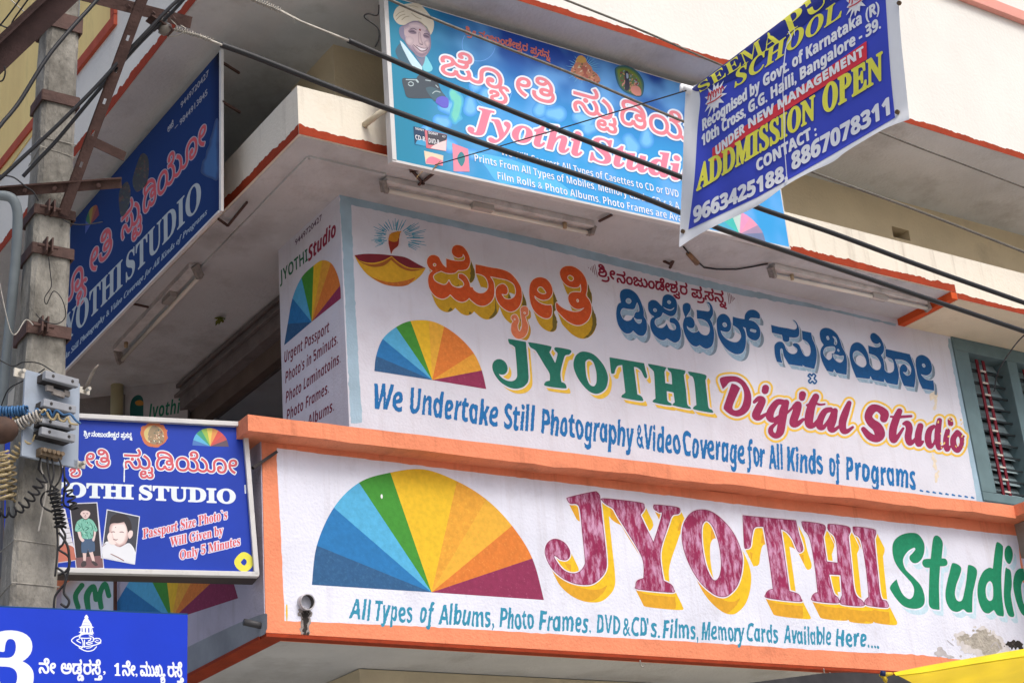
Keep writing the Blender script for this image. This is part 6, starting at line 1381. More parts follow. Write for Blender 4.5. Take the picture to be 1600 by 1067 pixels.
for i_, c_ in enumerate(((66, 152, 226), (84, 166, 230), (100, 178, 234), (116, 190, 240))):
    bub.build('printed_petals', print_mat(c_), F_BAN, 2, ban, iso=2.0 - 2.0 * i_)
b2 = Ink(740, 230, 900, 330, 0.8).poly('740,238c 800,250 860,275 905,312 880,306 830,290 780,285 760,262', sharp=False)
b2.build('printed_petals', print_mat((88, 186, 240)), F_BAN, 2, ban)
rg = Ink(600, 10, 860, 320, 0.6)
for cx, cy, R_ in ((748, 70, 26), (770, 140, 30), (1000, 300, 30)):
    for q in range(14):
        a0, a1 = q * 0.25 + 0.2, (q + 1) * 0.25 + 0.2
        rg.stroke([(cx + R_ * math.cos(a0), cy + R_ * math.sin(a0), 0.5), (cx + R_ * math.cos(a1), cy + R_ * math.sin(a1), 0.5)])
rg.build('printed_petals', print_mat((110, 170, 236)), F_BAN, 3, ban)
gl = Ink(690, 130, 745, 200, 0.8).poly('700,145 716,140 724,160 720,182 712,195 702,180 708,160').rough(3, 8)
for i_, c_ in enumerate(((70, 170, 216), (90, 190, 206), (112, 206, 190))):
    gl.build('printed_glow', print_mat(c_), F_BAN, 3, ban, iso=1.0 - 2.5 * i_)

# portrait on the banner
o, k = (590, 0), 7.9056
po = dict(o=o, k=k, st=0.45)
area('printed_portrait', print_mat((58, 98, 118)), F_BAN, 3, ban, '282,530c 235,590 222,650 262,740 300,800 440,830 400,720 330,610', **po)
area('printed_portrait', print_mat((196, 226, 236)), F_BAN, 4, ban, '275,505c 310,530 400,640 470,730 550,830c 545,868 470,850 410,790 350,680 300,580', **po)
area('printed_portrait', print_mat((120, 206, 222)), F_BAN, 4, ban, '545,790c 570,730 600,700 640,760 680,850 640,890 570,870', **po)
area('printed_portrait', print_mat((118, 122, 146)), F_BAN, 4, ban, '440,650c 500,712 560,722 590,700c 580,760 555,820 540,810 490,730', **po)
soft('printed_portrait', F_BAN, 5, ban, (132, 118, 138), (192, 172, 178), 7, '330,310 380,280 450,262 510,268 590,330 640,400 655,470 660,550 648,620 610,680 560,715 500,702 440,650 380,590 325,500 290,470 265,400 278,340', **po)
area('printed_portrait', print_mat((128, 124, 150)), F_BAN, 6, ban, '270,345c 300,330 325,350 330,420 345,500 300,480 268,400', **po)
area('printed_portrait', print_mat((152, 138, 154)), F_BAN, 6, ban, '380,590c 430,640 500,690 560,700 610,670 640,620c 600,690 560,715 500,702 440,650', **po)
area('printed_portrait', print_mat((210, 202, 182)), F_BAN, 7, ban, '195,205 215,130 260,80 340,55 420,45 500,45 560,90 620,160 680,240 697,300 685,380 655,438c 640,400 600,330 505,262c 440,262 380,285 330,312 270,305 225,270', **po)
Ip = Ink(608, 2, 682, 95, 0.4)
for tx in ('225,205,4 265,165,4 330,140,4', '230,250,4 280,200,5 340,180,4', '420,170,4 480,215,5 540,240,4', '505,262,5 560,300,5 640,400,5', '350,90,3 430,75,3 500,95,3', '300,250,5 340,215,5 390,205,4'):
    Ip.stroke(tx, o, k)
Ip.build('printed_portrait', print_mat((158, 148, 122)), F_BAN, 8, ban)
for ed_, co_, dp_, tx in (((180, 162, 170), (200, 182, 186), 4, '390,300 470,280 540,300 600,350 580,385 480,365 400,350'), ((182, 164, 170), (196, 178, 182), 3.5, '350,470 400,450 450,490 440,540 390,560 350,520'), ((168, 150, 158), (204, 182, 184), 3, '575,520 620,500 645,540 625,590 590,570'),
                          ((160, 140, 148), (204, 184, 184), 2.5, '505,400 530,410 545,500 565,545 535,555 505,530 500,470'), ((140, 120, 136), (112, 96, 116), 2.5, '375,385 430,365 480,400 470,425 410,420'), ((140, 120, 136), (112, 96, 116), 2.5, '560,430 600,425 642,455 630,480 580,470'),
                          ((150, 130, 144), (126, 108, 128), 2.5, '430,560 490,640 560,660 620,630 610,670 555,700 490,680 440,630')):
    soft('printed_portrait', F_BAN, 7, ban, ed_, co_, dp_, tx, st=0.4, n=3, o=o, k=k)
Ip = Ink(608, 2, 682, 95, 0.35)
for tx in ('395,398,5 430,390,7 468,408,5', '572,448,5 602,450,7 632,464,5', '395,366,3 440,354,5 482,376,4', '575,420,4 612,420,5 642,442,3', '440,556,3 488,596,4 540,636,4 600,622,4 622,590,3', '478,562,3 520,584,3 570,600,3 604,596,3', '520,548,4 556,556,4'):
    Ip.stroke(tx, o, k)
Ip.build('printed_portrait', print_mat((84, 70, 88)), F_BAN, 8, ban)
area('printed_portrait', print_mat((222, 214, 222)), F_BAN, 9, ban, '482,572c 520,592 570,606 598,602c 582,622 545,626 512,608', **po)
Ip = Ink(640, 40, 670, 60, 0.3).stroke('522,370,11 526,378,9', o, k)
Ip.build('printed_portrait', print_mat((120, 24, 30)), F_BAN, 9, ban)

# printed camera and media packs
o, k = (600, 110), 5.928
pc = dict(o=o, k=k, st=0.5)
area('printed_camera', print_mat((62, 74, 84)), F_BAN, 4, ban, '170,82 240,78 300,78c 318,50 345,42 440,68 478,80c 500,110 530,190 575,250 580,300 540,310 480,290 430,262 330,262 220,252 190,190', **pc)
area('printed_camera', print_mat((70, 100, 112)), F_BAN, 5, ban, '390,165 440,155 500,180 540,210 560,250 480,290 440,255 400,200', **pc)
area('printed_camera', print_mat((98, 96, 200)), F_BAN, 6, ban, '478,300c 490,260 540,240 590,260 600,300 590,345 540,345', **pc)
Ip = Ink(625, 115, 705, 170, 0.4)
for tx in ('225,122,4 245,108,4 270,120,4 268,140,4 245,146,4 226,134,4', '205,88,4 290,90,4', '385,92,4 430,100,4', '450,215,4 480,195,4 520,205,4', '300,92,8 315,110,8', '480,140,4 500,160,4'):
    Ip.stroke(tx, o, k)
Ip.build('printed_camera', print_mat((176, 196, 200)), F_BAN, 7, ban)
area('printed_pack', print_mat((30, 60, 92)), F_BAN, 4, ban, [(272, 520), (385, 545), (388, 705), (285, 688)], **pc)
area('printed_pack', print_mat((60, 160, 206)), F_BAN, 5, ban, '290,685c 310,650 350,640 388,650c 388,705c', **pc)
area('printed_pack', print_mat((206, 110, 122)), F_BAN, 6, ban, [(376, 552), (584, 598), (576, 750), (392, 720)], **pc)
area('printed_pack', print_mat((66, 64, 74)), F_BAN, 7, ban, '400,560c 582,600c 578,640 500,690 410,690c', **pc)
area('printed_pack', print_mat((232, 206, 206)), F_BAN, 8, ban, '430,722c 470,690 540,660 578,650c 574,748c', **pc)
area('printed_pack', print_mat((222, 208, 180)), F_BAN, 4, ban, [(370, 745), (550, 790), (545, 885), (388, 868)], **pc)
area('printed_pack', print_mat((228, 132, 152)), F_BAN, 5, ban, '386,862c 400,820 450,800 546,840c 545,884c', **pc)
area('printed_pack', print_mat((228, 140, 160)), F_BAN, 4, ban, [(632, 675), (780, 730), (792, 940), (645, 936)], **pc)
area('printed_pack', print_mat((54, 132, 140)), F_BAN, 5, ban, '715,755 745,790 748,840 720,890 688,850 680,800', **pc)
ln = Line(F_BAN, 9)
for t, x0, y0, x1, y1, h in (('SONY', 290, 548, 372, 568, 20), ('CD-R', 292, 640, 384, 662, 44), ('SONY', 412, 588, 502, 606, 22), ('DVD-R', 415, 672, 515, 690, 44), ('4.7', 540, 620, 570, 628, 18)):
    ln.text(t, 'sans', o[0] + x0 / k, o[1] + y0 / k, o[0] + x1 / k, o[1] + y1 / k, h / k)
ln.build('printed_lettering', print_mat((224, 226, 230)), ban)

# two small devotional pictures
o, k = (870, 60), 8.894
pg = dict(o=o, k=k, st=0.5)
Ir = Ink(875, 65, 945, 135, 0.5)
for q in range(30):
    a = q * 2 * math.pi / 30
    r1 = 210 if q % 2 else 250
    Ir.stroke([(370 + 90 * math.cos(a), 430 + 90 * math.sin(a), 8), (370 + r1 * math.cos(a), 430 + r1 * 0.85 * math.sin(a), 1.5)], o, k)
Ir.build('printed_rays', print_mat((112, 186, 226)), F_BAN, 3, ban)
mosaic('printed_figure', F_BAN, 4, ban, '268,300 300,250 350,240 400,280 425,340 480,400 500,450 560,500 605,580 560,630 420,600 280,560 200,480 205,420 250,360', ((198, 130, 100), (222, 186, 120), (226, 206, 176), (120, 110, 70), (160, 80, 66), (214, 150, 126)), 16, 1.5, o, k, 4)
area('printed_figure', print_mat((206, 160, 84)), F_BAN, 5, ban, '275,310 300,255 350,245 400,290 410,330 350,345 300,335', **pg)
area('printed_figure', print_mat((176, 96, 80)), F_BAN, 5, ban, '350,390 400,400 425,430 410,480 440,540 420,560 385,520 365,450', **pg)
soft('printed_halo', F_BAN, 3, ban, (30, 92, 120), (120, 140, 50), 5, '805,450 850,390 950,380 1060,420 1150,500 1210,620 1200,770 1150,815 1040,790 930,740 850,640', n=5, **pg)
mosaic('printed_figure', F_BAN, 5, ban, '880,470 940,445 1000,470 1060,510 1110,560 1160,640 1180,760 1110,805 1000,740 930,700 880,600', ((96, 120, 70), (70, 70, 84), (196, 150, 100), (216, 150, 136), (150, 168, 190), (140, 70, 66)), 14, 1.5, o, k, 9)
area('printed_figure', print_mat((46, 46, 64)), F_BAN, 6, ban, '945,480 970,455 995,480 1005,600 1010,690 980,730 945,710 950,600', **pg)
area('printed_figure', print_mat((160, 176, 200)), F_BAN, 6, ban, '965,490 990,500 995,550 972,560', **pg)
area('printed_figure', print_mat((212, 140, 126)), F_BAN, 6, ban, '1030,680 1100,660 1160,700 1170,790 1100,795 1040,750', **pg)

# lettering on the banner
KB2 = Ink(680, 60, 1215, 275, 0.6)
KB2.polys(kn_polys('jyo', F_BAN, 687, 114, 866, 164, 32, slant=5))
KB2.polys(kn_polys('studio', F_BAN, 896, 172, 1150, 243, 33, slant=4))
KB2.build('letter_outline', print_mat((226, 236, 246)), F_BAN, 10, ban, iso=3.2)
KB2.build('printed_lettering', print_mat((226, 128, 140)), F_BAN, 11, ban, iso=0.6)
JB = Ink(715, 140, 1130, 310, 0.6)
for t, x0, y0, x1, y1 in (('Jyothi', 731, 202, 912, 246), ('Studio', 922, 250, 1096, 290)):
    px, Fc = text_px(t, 'serifit', F_BAN, x0, y0, x1, y1, 38)
    A, B_ = text_segs(px, Fc)
    JB.phi = np.minimum(JB.phi, JB.segs(A, B_))
JB.build('letter_outline', print_mat((226, 236, 246)), F_BAN, 12, ban, iso=3.6)
JB.build('printed_lettering', print_mat((230, 130, 154)), F_BAN, 13, ban, iso=0.9)
ln = Line(F_BAN, 14)
for t, x0, y0, x1, y1 in (('We Will Convert All Types of Casettes to CD or DVD', 783, 242, 1061, 309), ('Prints From All Types of Mobiles, Memory Cards, CD`s & A', 742, 252, 1062, 328), ('Film Rolls & Photo Albums, Photo Frames are Available', 778, 280, 1096, 354)):
    ln.text(t, 'sans', x0, y0, x1, y1, 11.5, bold=-0.012)
ln.build('printed_lettering', print_mat((234, 240, 246)), ban)
KS = Ink(715, 30, 870, 110, 0.4)
for key, x0, x1, y0, y1 in (('sri', 727, 743, 53, 58), ('nanjundeshwara', 748, 824, 59, 81), ('prasanna', 829, 860, 83, 92)):
    KS.polys(kn_polys(key, F_BAN, x0, y0, x1, y1, 9.5, slant=1.5))
KS.build('printed_lettering', print_mat((214, 116, 100)), F_BAN, 12, ban, iso=0.4)
fan(F_BAN, 4, ban, (1155.5, 366), [(1112, 352), (1118, 335), (1141, 330), (1158, 332), (1172, 340), (1184, 352), (1192, 364), (1197, 381)],
    [print_mat((70, 170, 200)), print_mat((64, 190, 180)), print_mat((190, 214, 206)), print_mat((222, 150, 190)), print_mat((226, 150, 178)), print_mat((160, 140, 170)), print_mat((110, 124, 160))])
hm = MB()
P = F_BAN.hit(np.array([(612, 251.5), (1234.5, 388.5)], float), 0.006)
hm.bar(P[0], P[1], 0.012, 0.012, up=(0, -1, 0))
hm.build('bottom_rail', m_alu, ban)
rod = MB().tube([F_SL.hit([(569, 196)])[0], PY(0.31).hit([(602, 171)])[0]], 0.016, 12).build('support_rod', mat('cream_rod', (206, 196, 172), rough=0.5), ban, True)
Zr = PZ(ZS - 0.02)
for a, b in (((652, 291), (684, 266)), ((640, 262), (662, 288)), ((640, 268), (680, 262)), ((936, 346), (956, 336))):
    MB().bar(Zr.hit([a])[0], Zr.hit([b])[0], 0.014, 0.01).build('bracket', m_rust, ban)
for i_, tx in enumerate(('660,268,0.9 652,276,0.6 650,282,0.4', '676,266,1.2 683,258,1.6 688,252,0.6')):
    P_ = [tuple(map(float, q.split(','))) for q in tx.split()]
    MB().tube([F_BAN.hit([q[:2]], 0.012)[0] for q in P_], [q[2] * 0.0026 for q in P_], 6).build('twine', mat('brown_twine', (150, 124, 84), var=0.2, vs=60), ban)

# ------------------------------------------------------------------ dark blue board on the side
F_LB = PX(0.33)
lb = thing('name_board', 'dark blue signboard on the shaded left side, partly behind the pole', 'signboard', F_LB.hit([(220, 330)])[0])
LQ = [(343.5, 80), (343.5, 330), (84, 598), (84, 381)]
mb = MB()
sheet(mb, F_LB, LQ, 0.02)
mb.build('backing_frame', mat('grey_backing', (110, 112, 118), rough=0.5), lb)
area('printed_sheet', print_bg('navy_board_print', (24, 46, 98), (9, 11, 22), (28, 56, 110), (14, 32, 76), -0.06, 0.7, 0.12), F_LB, 1, lb, LQ)
mb = MB()
P = F_LB.hit(np.array([(346, 79), (346, 331)], float), 0.0)
mb.bar(P[0], P[1], 0.022, 0.016, up=(-1, 0, 0))
P = F_LB.hit(np.array([(344, 331), (84, 599)], float), 0.003)
mb.bar(P[0], P[1], 0.012, 0.02, up=(-1, 0, 0))
mb.build('edge_rail', mat('pale_rail', (216, 216, 214), rough=0.4), lb)
KL = Ink(85, 160, 335, 500, 0.6)
KL.polys(kn_polys('jyo', F_LB, 82, 500, 175, 392, 38))
KL.polys(kn_polys('studio', F_LB, 190, 376, 322, 223, 38, h1=33))
KL.build('letter_outline', print_mat((176, 166, 174)), F_LB, 2, lb, iso=1.7)
KL.build('printed_lettering', print_mat((206, 66, 66)), F_LB, 3, lb, iso=0.4)
ln = Line(F_LB, 3)
ln.text('JYOTHI', 'serif', 88, 549, 191, 446.5, 41, bold=0.006)
ln.text('STUDIO', 'serif', 197, 440.5, 314, 322, 41, h1=43, bold=0.006)
ln.build('printed_lettering', print_mat((176, 184, 184)), lb)
Line(F_LB, 3).text('We Undertake Still Photography & Video Coverage for All Kinds of Programs', 'serifit', 70, 594, 323.5, 334, 8.5, bold=0.012).build('printed_lettering', print_mat((150, 164, 176)), lb)
Line(F_LB, 3).text('9449720427', 'plain', 282.5, 170, 326, 118, 9, bold=0.01).text('9844913845', 'plain', 281, 197, 324, 148, 9, bold=0.01).text('-', 'plain', 273, 204, 278, 198, 9).build('printed_lettering', print_mat((168, 170, 176)), lb)
KA = Ink(255, 170, 285, 215, 0.4).polys(kn_polys('aji', F_LB, 262, 208, 271, 197, 9))
KA.build('printed_lettering', print_mat((168, 170, 176)), F_LB, 3, lb, iso=0.2)
for sd_, tx in ((1, '212,262 222,240 232,250 230,285 214,300 207,285'), (2, '186,302 198,284 204,300 200,326 189,338')):
    mosaic('printed_figure', F_LB, 2, lb, tx, ((46, 44, 34), (84, 70, 40), (50, 70, 44), (100, 58, 36), (36, 40, 60)), 14, 1.6, (0, 0), 1, sd_)
fan(F_LB, 2, lb, (141, 352), [(133, 366), (134, 345), (139, 330), (146, 322), (152, 322), (155, 336)], [print_mat((40, 70, 150)), print_mat((40, 110, 70)), print_mat((150, 130, 40)), print_mat((150, 80, 40)), print_mat((120, 30, 40))])
soft('printed_glow', F_LB, 2, lb, (18, 42, 92), (46, 92, 146), 5, '314,266 326,225 338,186 342,205 342,276 330,280', n=5, rough=1.0, cell=9)
for a in ((346, 97), (347, 159)):
    p = F_LB.hit([a])[0]
    MB().bar(p, p + np.array([0.13, 0.06, 0]), 0.012, 0.012).build('bracket', m_rust, lb)
for a, b in (((341, 342), (356, 353)), ((356, 353), (386, 316)), ((205, 474), (232, 480))):
    MB().bar(PZ(ZS - 0.03).hit([a])[0], PZ(ZS - 0.03).hit([b])[0], 0.011, 0.011).build('bracket', m_rust, lb)

# ------------------------------------------------------------------ blue projecting sign with children's photographs
ub = hz_dir(250, 775, 0.036)
pb0 = at(395, 790, 6.62)
F_BOX = Plane(pb0, np.cross(ub, (0, 0, 1)))
bx = thing('box_sign', 'bright blue projecting sign with two boys\' photographs and white serif lettering', 'sign', F_BOX.hit([(390, 900)])[0])
QB = [(6, 642.5), (385, 662), (404, 902), (4, 892)]
mb = MB()
sheet(mb, F_BOX, QB, 0.11)
mb.build('sign_case', mat('brown_case', (74, 64, 60), rough=0.6, var=0.1), bx)
area('printed_sheet', mat('royal_blue_print', (18, 58, 172), rough=0.4, var=0.05, vs=4, fleck=(110, 126, 206), flo=0.73, fs=18, spec=0.25), F_BOX, 1, bx, [(8, 648), (378, 667), (397, 894), (6, 887)])
mb = MB()
for a, b in (((4, 645), (387, 664.5)), ((381.5, 662), (400.5, 900)), ((4, 889.5), (403, 898))):
    P = F_BOX.hit(np.array([a, b], float), 0.004)
    mb.bar(P[0], P[1], 0.02, 0.03, up=F_BOX.n)
mb.build('edge_rail', m_alu, bx, bevel=0.002)
c_bw = print_mat((226, 236, 242))
KX = Ink(55, 690, 378, 760, 0.5)
KX.polys(kn_polys('jyo', F_BOX, 62, 727, 171.5, 730, 23.5))
KX.polys(kn_polys('studio', F_BOX, 194, 731, 371, 740, 23.5))
KX.build('letter_outline', c_bw, F_BOX, 2, bx, iso=1.9)
KX.build('printed_lettering', print_mat((204, 84, 96)), F_BOX, 3, bx, iso=0.35)
KX = Ink(125, 665, 212, 695, 0.35)
for key, x0, x1 in (('sri', 131, 141), ('nanjundeshwara', 143, 186), ('prasanna', 189, 206.5)):
    KX.polys(kn_polys(key, F_BOX, x0, 681 + (x0 - 131) * 0.04, x1, 681 + (x1 - 131) * 0.04, 6.2))
KX.build('printed_lettering', c_bw, F_BOX, 2, bx, iso=0.35)
ln = Line(F_BOX, 2)
ln.text('JYOTHI', 'serif', 55, 773.5, 208, 779, 21, bold=0.035).text('STUDIO', 'serif', 218, 779.5, 367.5, 786, 21, bold=0.035)
ln.build('printed_lettering', c_bw, bx)
PS = Ink(215, 785, 385, 885, 0.4)
for t, x0, y0, x1, y1, h in (('Passport Size Photo`s', 223.5, 841, 355, 810, 15), ('Will Given by', 266, 853.5, 348.5, 834.5, 14), ('Only 5 Minutes', 281, 874, 375, 851, 14)):
    px, Fc = text_px(t, 'serif', F_BOX, x0, y0, x1, y1, h)
    A, B_ = text_segs(px, Fc)
    PS.phi = np.minimum(PS.phi, PS.segs(A, B_))
PS.build('letter_outline', print_mat((216, 216, 236)), F_BOX, 2, bx, iso=1.5)
PS.build('printed_lettering', print_mat((214, 82, 86)), F_BOX, 3, bx, iso=0.1)
fan(F_BOX, 2, bx, (328.4, 697), [(300.5, 695.5), (302, 687), (307, 677.5), (314.5, 671.5), (323, 669), (332, 669), (341, 672.5), (349, 679), (354.5, 687), (357.6, 697.7)],
    [print_mat((70, 120, 190)), print_mat((90, 180, 220)), print_mat((60, 160, 120)), print_mat((150, 190, 80)), print_mat((222, 200, 90)), print_mat((222, 150, 80)), print_mat((210, 80, 70)), print_mat((190, 80, 80)), print_mat((90, 74, 90))])
area('printed_halo', print_mat((196, 110, 66)), F_BOX, 2, bx, '219,676 226,664 240,660 254,664 262,678 257,692 244,699 228,694', rough=0.8, cell=4)
area('printed_halo', print_mat((206, 186, 120)), F_BOX, 3, bx, '225,676 231,667 241,665 251,669 256,679 250,690 240,693 229,688', st=0.5)
mosaic('printed_figure', F_BOX, 4, bx, '234,670 241,664 249,669 255,676 256,690 246,694 235,692 231,682', ((150, 130, 100), (90, 104, 90), (226, 214, 190), (150, 64, 52), (206, 170, 136)), 9, 1.1, (0, 0), 1, 5, 0.3)
rgx = Ink(360, 855, 402, 898, 0.5).stroke([(374, 872, 5), (381, 867, 5), (389, 872, 5), (390, 881, 5), (383, 888, 5), (375, 885, 5), (371, 878, 5), (374, 872, 5)])
rgx.build('printed_ring', print_mat((226, 220, 70)), F_BOX, 3, bx)
sc1 = Ink(180, 700, 215, 760, 0.5).stroke('194.5,718,0.8 194,752,1.0')
sc1.stroke('383,757,0.9 383.5,770,1.0')
sc1.build('scratch', c_bw, F_BOX, 4, bx)
Ink(378, 750, 392, 775, 0.5).stroke('383,758,1.0 383.5,770,1.1').build('scratch', c_bw, F_BOX, 4, bx)

# children's photographs printed on it
o, k = (80, 770), 8.206
pk = dict(o=o, k=k, st=0.4)
area('printed_photo', print_mat((220, 220, 226)), F_BOX, 2, bx, [(120, 196), (178, 200), (328, 862), (70, 900)], **pk)
area('printed_photo', print_mat((190, 110, 90)), F_BOX, 3, bx, '80,700c 150,650 280,690 300,760 320,855c 80,890c', **pk)
Ip = Ink(85, 790, 125, 882, 0.4)
for q in range(6):
    Ip.stroke([(150 + 12 * q, 330 + 62 * q, 3), (240 + 8 * q, 320 + 62 * q, 3)], o, k)
Ip.build('printed_photo', print_mat((120, 116, 124)), F_BOX, 4, bx)
area('printed_photo', print_mat((214, 216, 230)), F_BOX, 2, bx, [(232, 130), (592, 117), (680, 966), (318, 984)], **pk)
area('printed_photo', print_mat((32, 28, 36)), F_BOX, 3, bx, [(243, 142), (582, 130), (640, 840), (322, 850)], **pk)
area('printed_photo', print_mat((120, 84, 88)), F_BOX, 3, bx, [(312, 830), (656, 800), (668, 956), (326, 968)], **pk)
SK = print_mat((226, 204, 200))
area('printed_photo', print_mat((222, 196, 190)), F_BOX, 4, bx, '400,690c 452,720 450,780 440,880 415,880 405,780', **pk)
area('printed_photo', print_mat((222, 196, 190)), F_BOX, 4, bx, '470,720c 520,720 540,780 560,880 535,885 500,800', **pk)
area('printed_photo', print_mat((60, 50, 54)), F_BOX, 5, bx, '385,900 410,870 445,875 450,920 420,945 385,940', **pk)
area('printed_photo', print_mat((60, 50, 54)), F_BOX, 5, bx, '515,880 545,870 590,900 595,925 560,930', **pk)
area('printed_photo', print_mat((62, 90, 122)), F_BOX, 5, bx, '395,590c 540,575c 560,660 560,740c 490,760 470,710c 455,765 390,765c 385,680', **pk)
area('printed_photo', SK, F_BOX, 5, bx, '330,470c 370,480 390,560 425,600 400,625 360,580', **pk)
area('printed_photo', SK, F_BOX, 5, bx, '545,470c 575,480 565,560 550,615 525,600 545,540', **pk)
mosaic('printed_photo', F_BOX, 6, bx, '400,325c 440,345 480,325c 540,360 592,470 560,495 540,470c 535,575c 470,590 395,575c 385,490c 330,495 305,470 330,370', ((120, 190, 170), (40, 120, 100), (190, 226, 214), (84, 160, 140), (30, 100, 84)), 16, 0.7, o, k, 3, 0.3)
Ip = Ink(115, 808, 155, 845, 0.35)
for tx in ('345,400,4 375,440,4 350,460,4', '390,390,4 400,450,4 420,480,4', '440,430,5 480,450,5 440,480,5', '500,380,4 530,430,4 520,480,4', '400,520,4 410,560,4', '450,500,4 470,560,4', '500,510,4 520,550,4', '550,420,4 570,460,4'):
    Ip.stroke(tx, o, k)
Ip.build('printed_photo', print_mat((40, 110, 96)), F_BOX, 7, bx)
area('printed_photo', SK, F_BOX, 6, bx, '370,255 400,215 440,205 480,220 500,260 485,300 455,330 425,330 395,300', **pk)
Ip = Ink(118, 788, 146, 818, 0.3).poly('370,268 364,228 388,194 440,178 488,194 508,228 504,266 488,238 440,222 392,236', o, k)
Ip.build('printed_photo', print_mat((40, 32, 36)), F_BOX, 7, bx)
Ip = Ink(118, 788, 146, 818, 0.3)
for tx in ('412,262,5 424,260,5', '455,262,5 468,264,5', '436,280,4 440,288,4', '424,302,4 448,304,4'):
    Ip.stroke(tx, o, k)
Ip.build('printed_photo', print_mat((130, 92, 92)), F_BOX, 8, bx)
area('printed_photo', print_mat((216, 222, 234)), F_BOX, 4, bx, [(712, 206), (1138, 297), (1074, 917), (636, 832)], **pk)
area('printed_photo', print_mat((54, 58, 70)), F_BOX, 5, bx, [(722, 220), (1126, 307), (1066, 900), (650, 824)], **pk)
area('printed_photo', print_mat((224, 228, 234)), F_BOX, 6, bx, '655,824c 665,690 710,620 800,640 880,690 990,640 1050,690 1080,760c 1066,900c', **pk)
soft('printed_photo', F_BOX, 7, bx, (196, 164, 160), (242, 228, 224), 5, '750,430 790,380 900,365 960,380 1000,460 990,560 950,650 880,690 810,660 770,600 745,510', **pk)
area('printed_photo', print_mat((36, 28, 32)), F_BOX, 8, bx, '750,400c 770,310 850,265 960,285 1020,370 1030,470 985,520c 965,430 935,370c 860,385 800,385', **pk)
area('printed_photo', print_mat((232, 212, 208)), F_BOX, 9, bx, '985,520 1010,480 1045,490 1040,550 1000,585', **pk)
area('printed_photo', print_mat((238, 222, 218)), F_BOX, 9, bx, '720,560 745,505 775,520 790,590 830,640 800,660 745,640', **pk)
Ip = Ink(160, 815, 215, 885, 0.35)
for tx in ('770,500,5 800,495,6 815,502,4', '880,500,5 910,497,6 930,505,4', '800,590,5 830,600,6 850,592,4', '765,780,5 850,820,6 930,865,6', '650,690,3 700,650,3', '825,437,5 828,440,5', '880,685,6 930,660,6'):
    Ip.stroke(tx, o, k)
Ip.build('printed_photo', print_mat((150, 116, 116)), F_BOX, 10, bx)
mb = MB()
P0, P1 = F_BOX.hit([(395, 731)])[0], F_PAR.hit([(432, 706)], 0.02)[0]
mb.bar(P0, P1, 0.02, 0.012)
mb.build('stay_bar', mat('dark_iron', (52, 48, 48), rough=0.6), bx)

# ------------------------------------------------------------------ street name plate
us = hz_dir(180, 953, 0.0415)
F_ST = Plane(at(180, 1000, 5.15), np.cross(us, (0, 0, 1)))
stn = thing('street_sign', 'royal blue enamel street sign with white Kannada lettering and a tower emblem', 'street sign', (*at(90, 1060, 5.2)[:2], 0))
mb = MB()
SQ = [(-125, 940.5), (293.7, 957.7), (291.5, 1175), (-130, 1165)]
sheet(mb, F_ST, SQ, 0.012)
mb.build('sign_plate', mat('blue_enamel', (6, 54, 194), rough=0.35, var=0.05, vs=3, fleck=(60, 90, 210), flo=0.74, fs=30, spec=0.25), stn, bevel=0.002)
for x in (-100, 265):
    mb = MB()
    p = F_ST.hit([(x, 1000)], -0.03)[0]
    q = F_ST.hit([(x, 962)], -0.03)[0]
    mb.tube([(p[0], p[1], 0), (p[0], p[1], q[2])], 0.022, 12)
    mb.build('post', mat('grey_post', (120, 122, 124), rough=0.5), stn)
c_sw = mat('white_enamel', (232, 238, 246), rough=0.35)
area('plate_edge', mat('dark_teal_edge', (20, 70, 110)), F_ST, 1, stn, [(-125, 941), (293.5, 958), (293.5, 960), (-125, 943)], st=0.5)
Line(F_ST, 1).text('3', 'serif', -16, 1083, 49.5, 1085, 91, bold=0.02).text('1', 'serif', 179, 1054.5, 187.5, 1054.8, 18, bold=0.02).text(',', 'serif', 161, 1051, 165, 1051, 18).text(',', 'serif', 211.5, 1054.5, 215, 1054.6, 16).build('sign_lettering', c_sw, stn)
KT = Ink(55, 1020, 295, 1070, 0.4)
for key, x0, x1, y0, y1 in (('ne', 61, 86.5, 1050.5, 1051.5), ('addaraste', 95.5, 159.5, 1051.5, 1053), ('ne', 191.5, 211, 1054.5, 1055), ('mukhya', 219.5, 258, 1055, 1056), ('raste', 262.5, 286.5, 1056, 1057)):
    KT.polys(kn_polys(key, F_ST, x0, y0, x1, y1, 17))
KT.build('sign_lettering', c_sw, F_ST, 1, stn, iso=0.75)
EM = Ink(108, 955, 162, 1022, 0.35)
o, k = (60, 940), 6.667
EM.poly('500,133 522,162 516,170 550,225 560,252 580,266 560,270 572,315 580,325 560,330c 570,345 500,335 430,350 418,345c 440,328 418,312c 436,305 438,270 424,262 448,248 470,190 486,168 478,160', o, k)
for tx in ('455,275,5 456,308,5', '490,275,6 490,310,6', '525,275,7 525,312,7', '550,278,3 550,312,3'):
    EM.stroke(tx, o, k, cut=True)
EM.stroke('455,243,2 540,245,2', o, k, cut=True).stroke('470,215,2 535,218,2', o, k, cut=True)
for tx in ('430,350,5 380,365,5 345,400,5 380,435,5 440,465,5 520,460,5 600,445,5 650,425,5', '425,385,5 400,400,5 440,425,5', '440,350,5 430,372,5 500,378,5 545,375,5 540,395,5 520,405,5', '450,385,5 465,420,5 460,470,5 430,480,5 425,465,5',
           '480,395,5 480,470,5', '530,350,5 570,370,5 575,400,5 550,415,5 500,425,5 520,440,5 560,430,5', '570,385,5 610,378,5 640,385,5 650,410,5 620,425,5 590,410,5', '440,485,5 480,505,5 520,512,5 570,500,5 605,465,5', '500,480,4 540,475,4 570,455,4', '600,395,3 625,405,3'):
    EM.stroke(tx, o, k)
EM.build('emblem', c_sw, F_ST, 1, stn, iso=0.05)

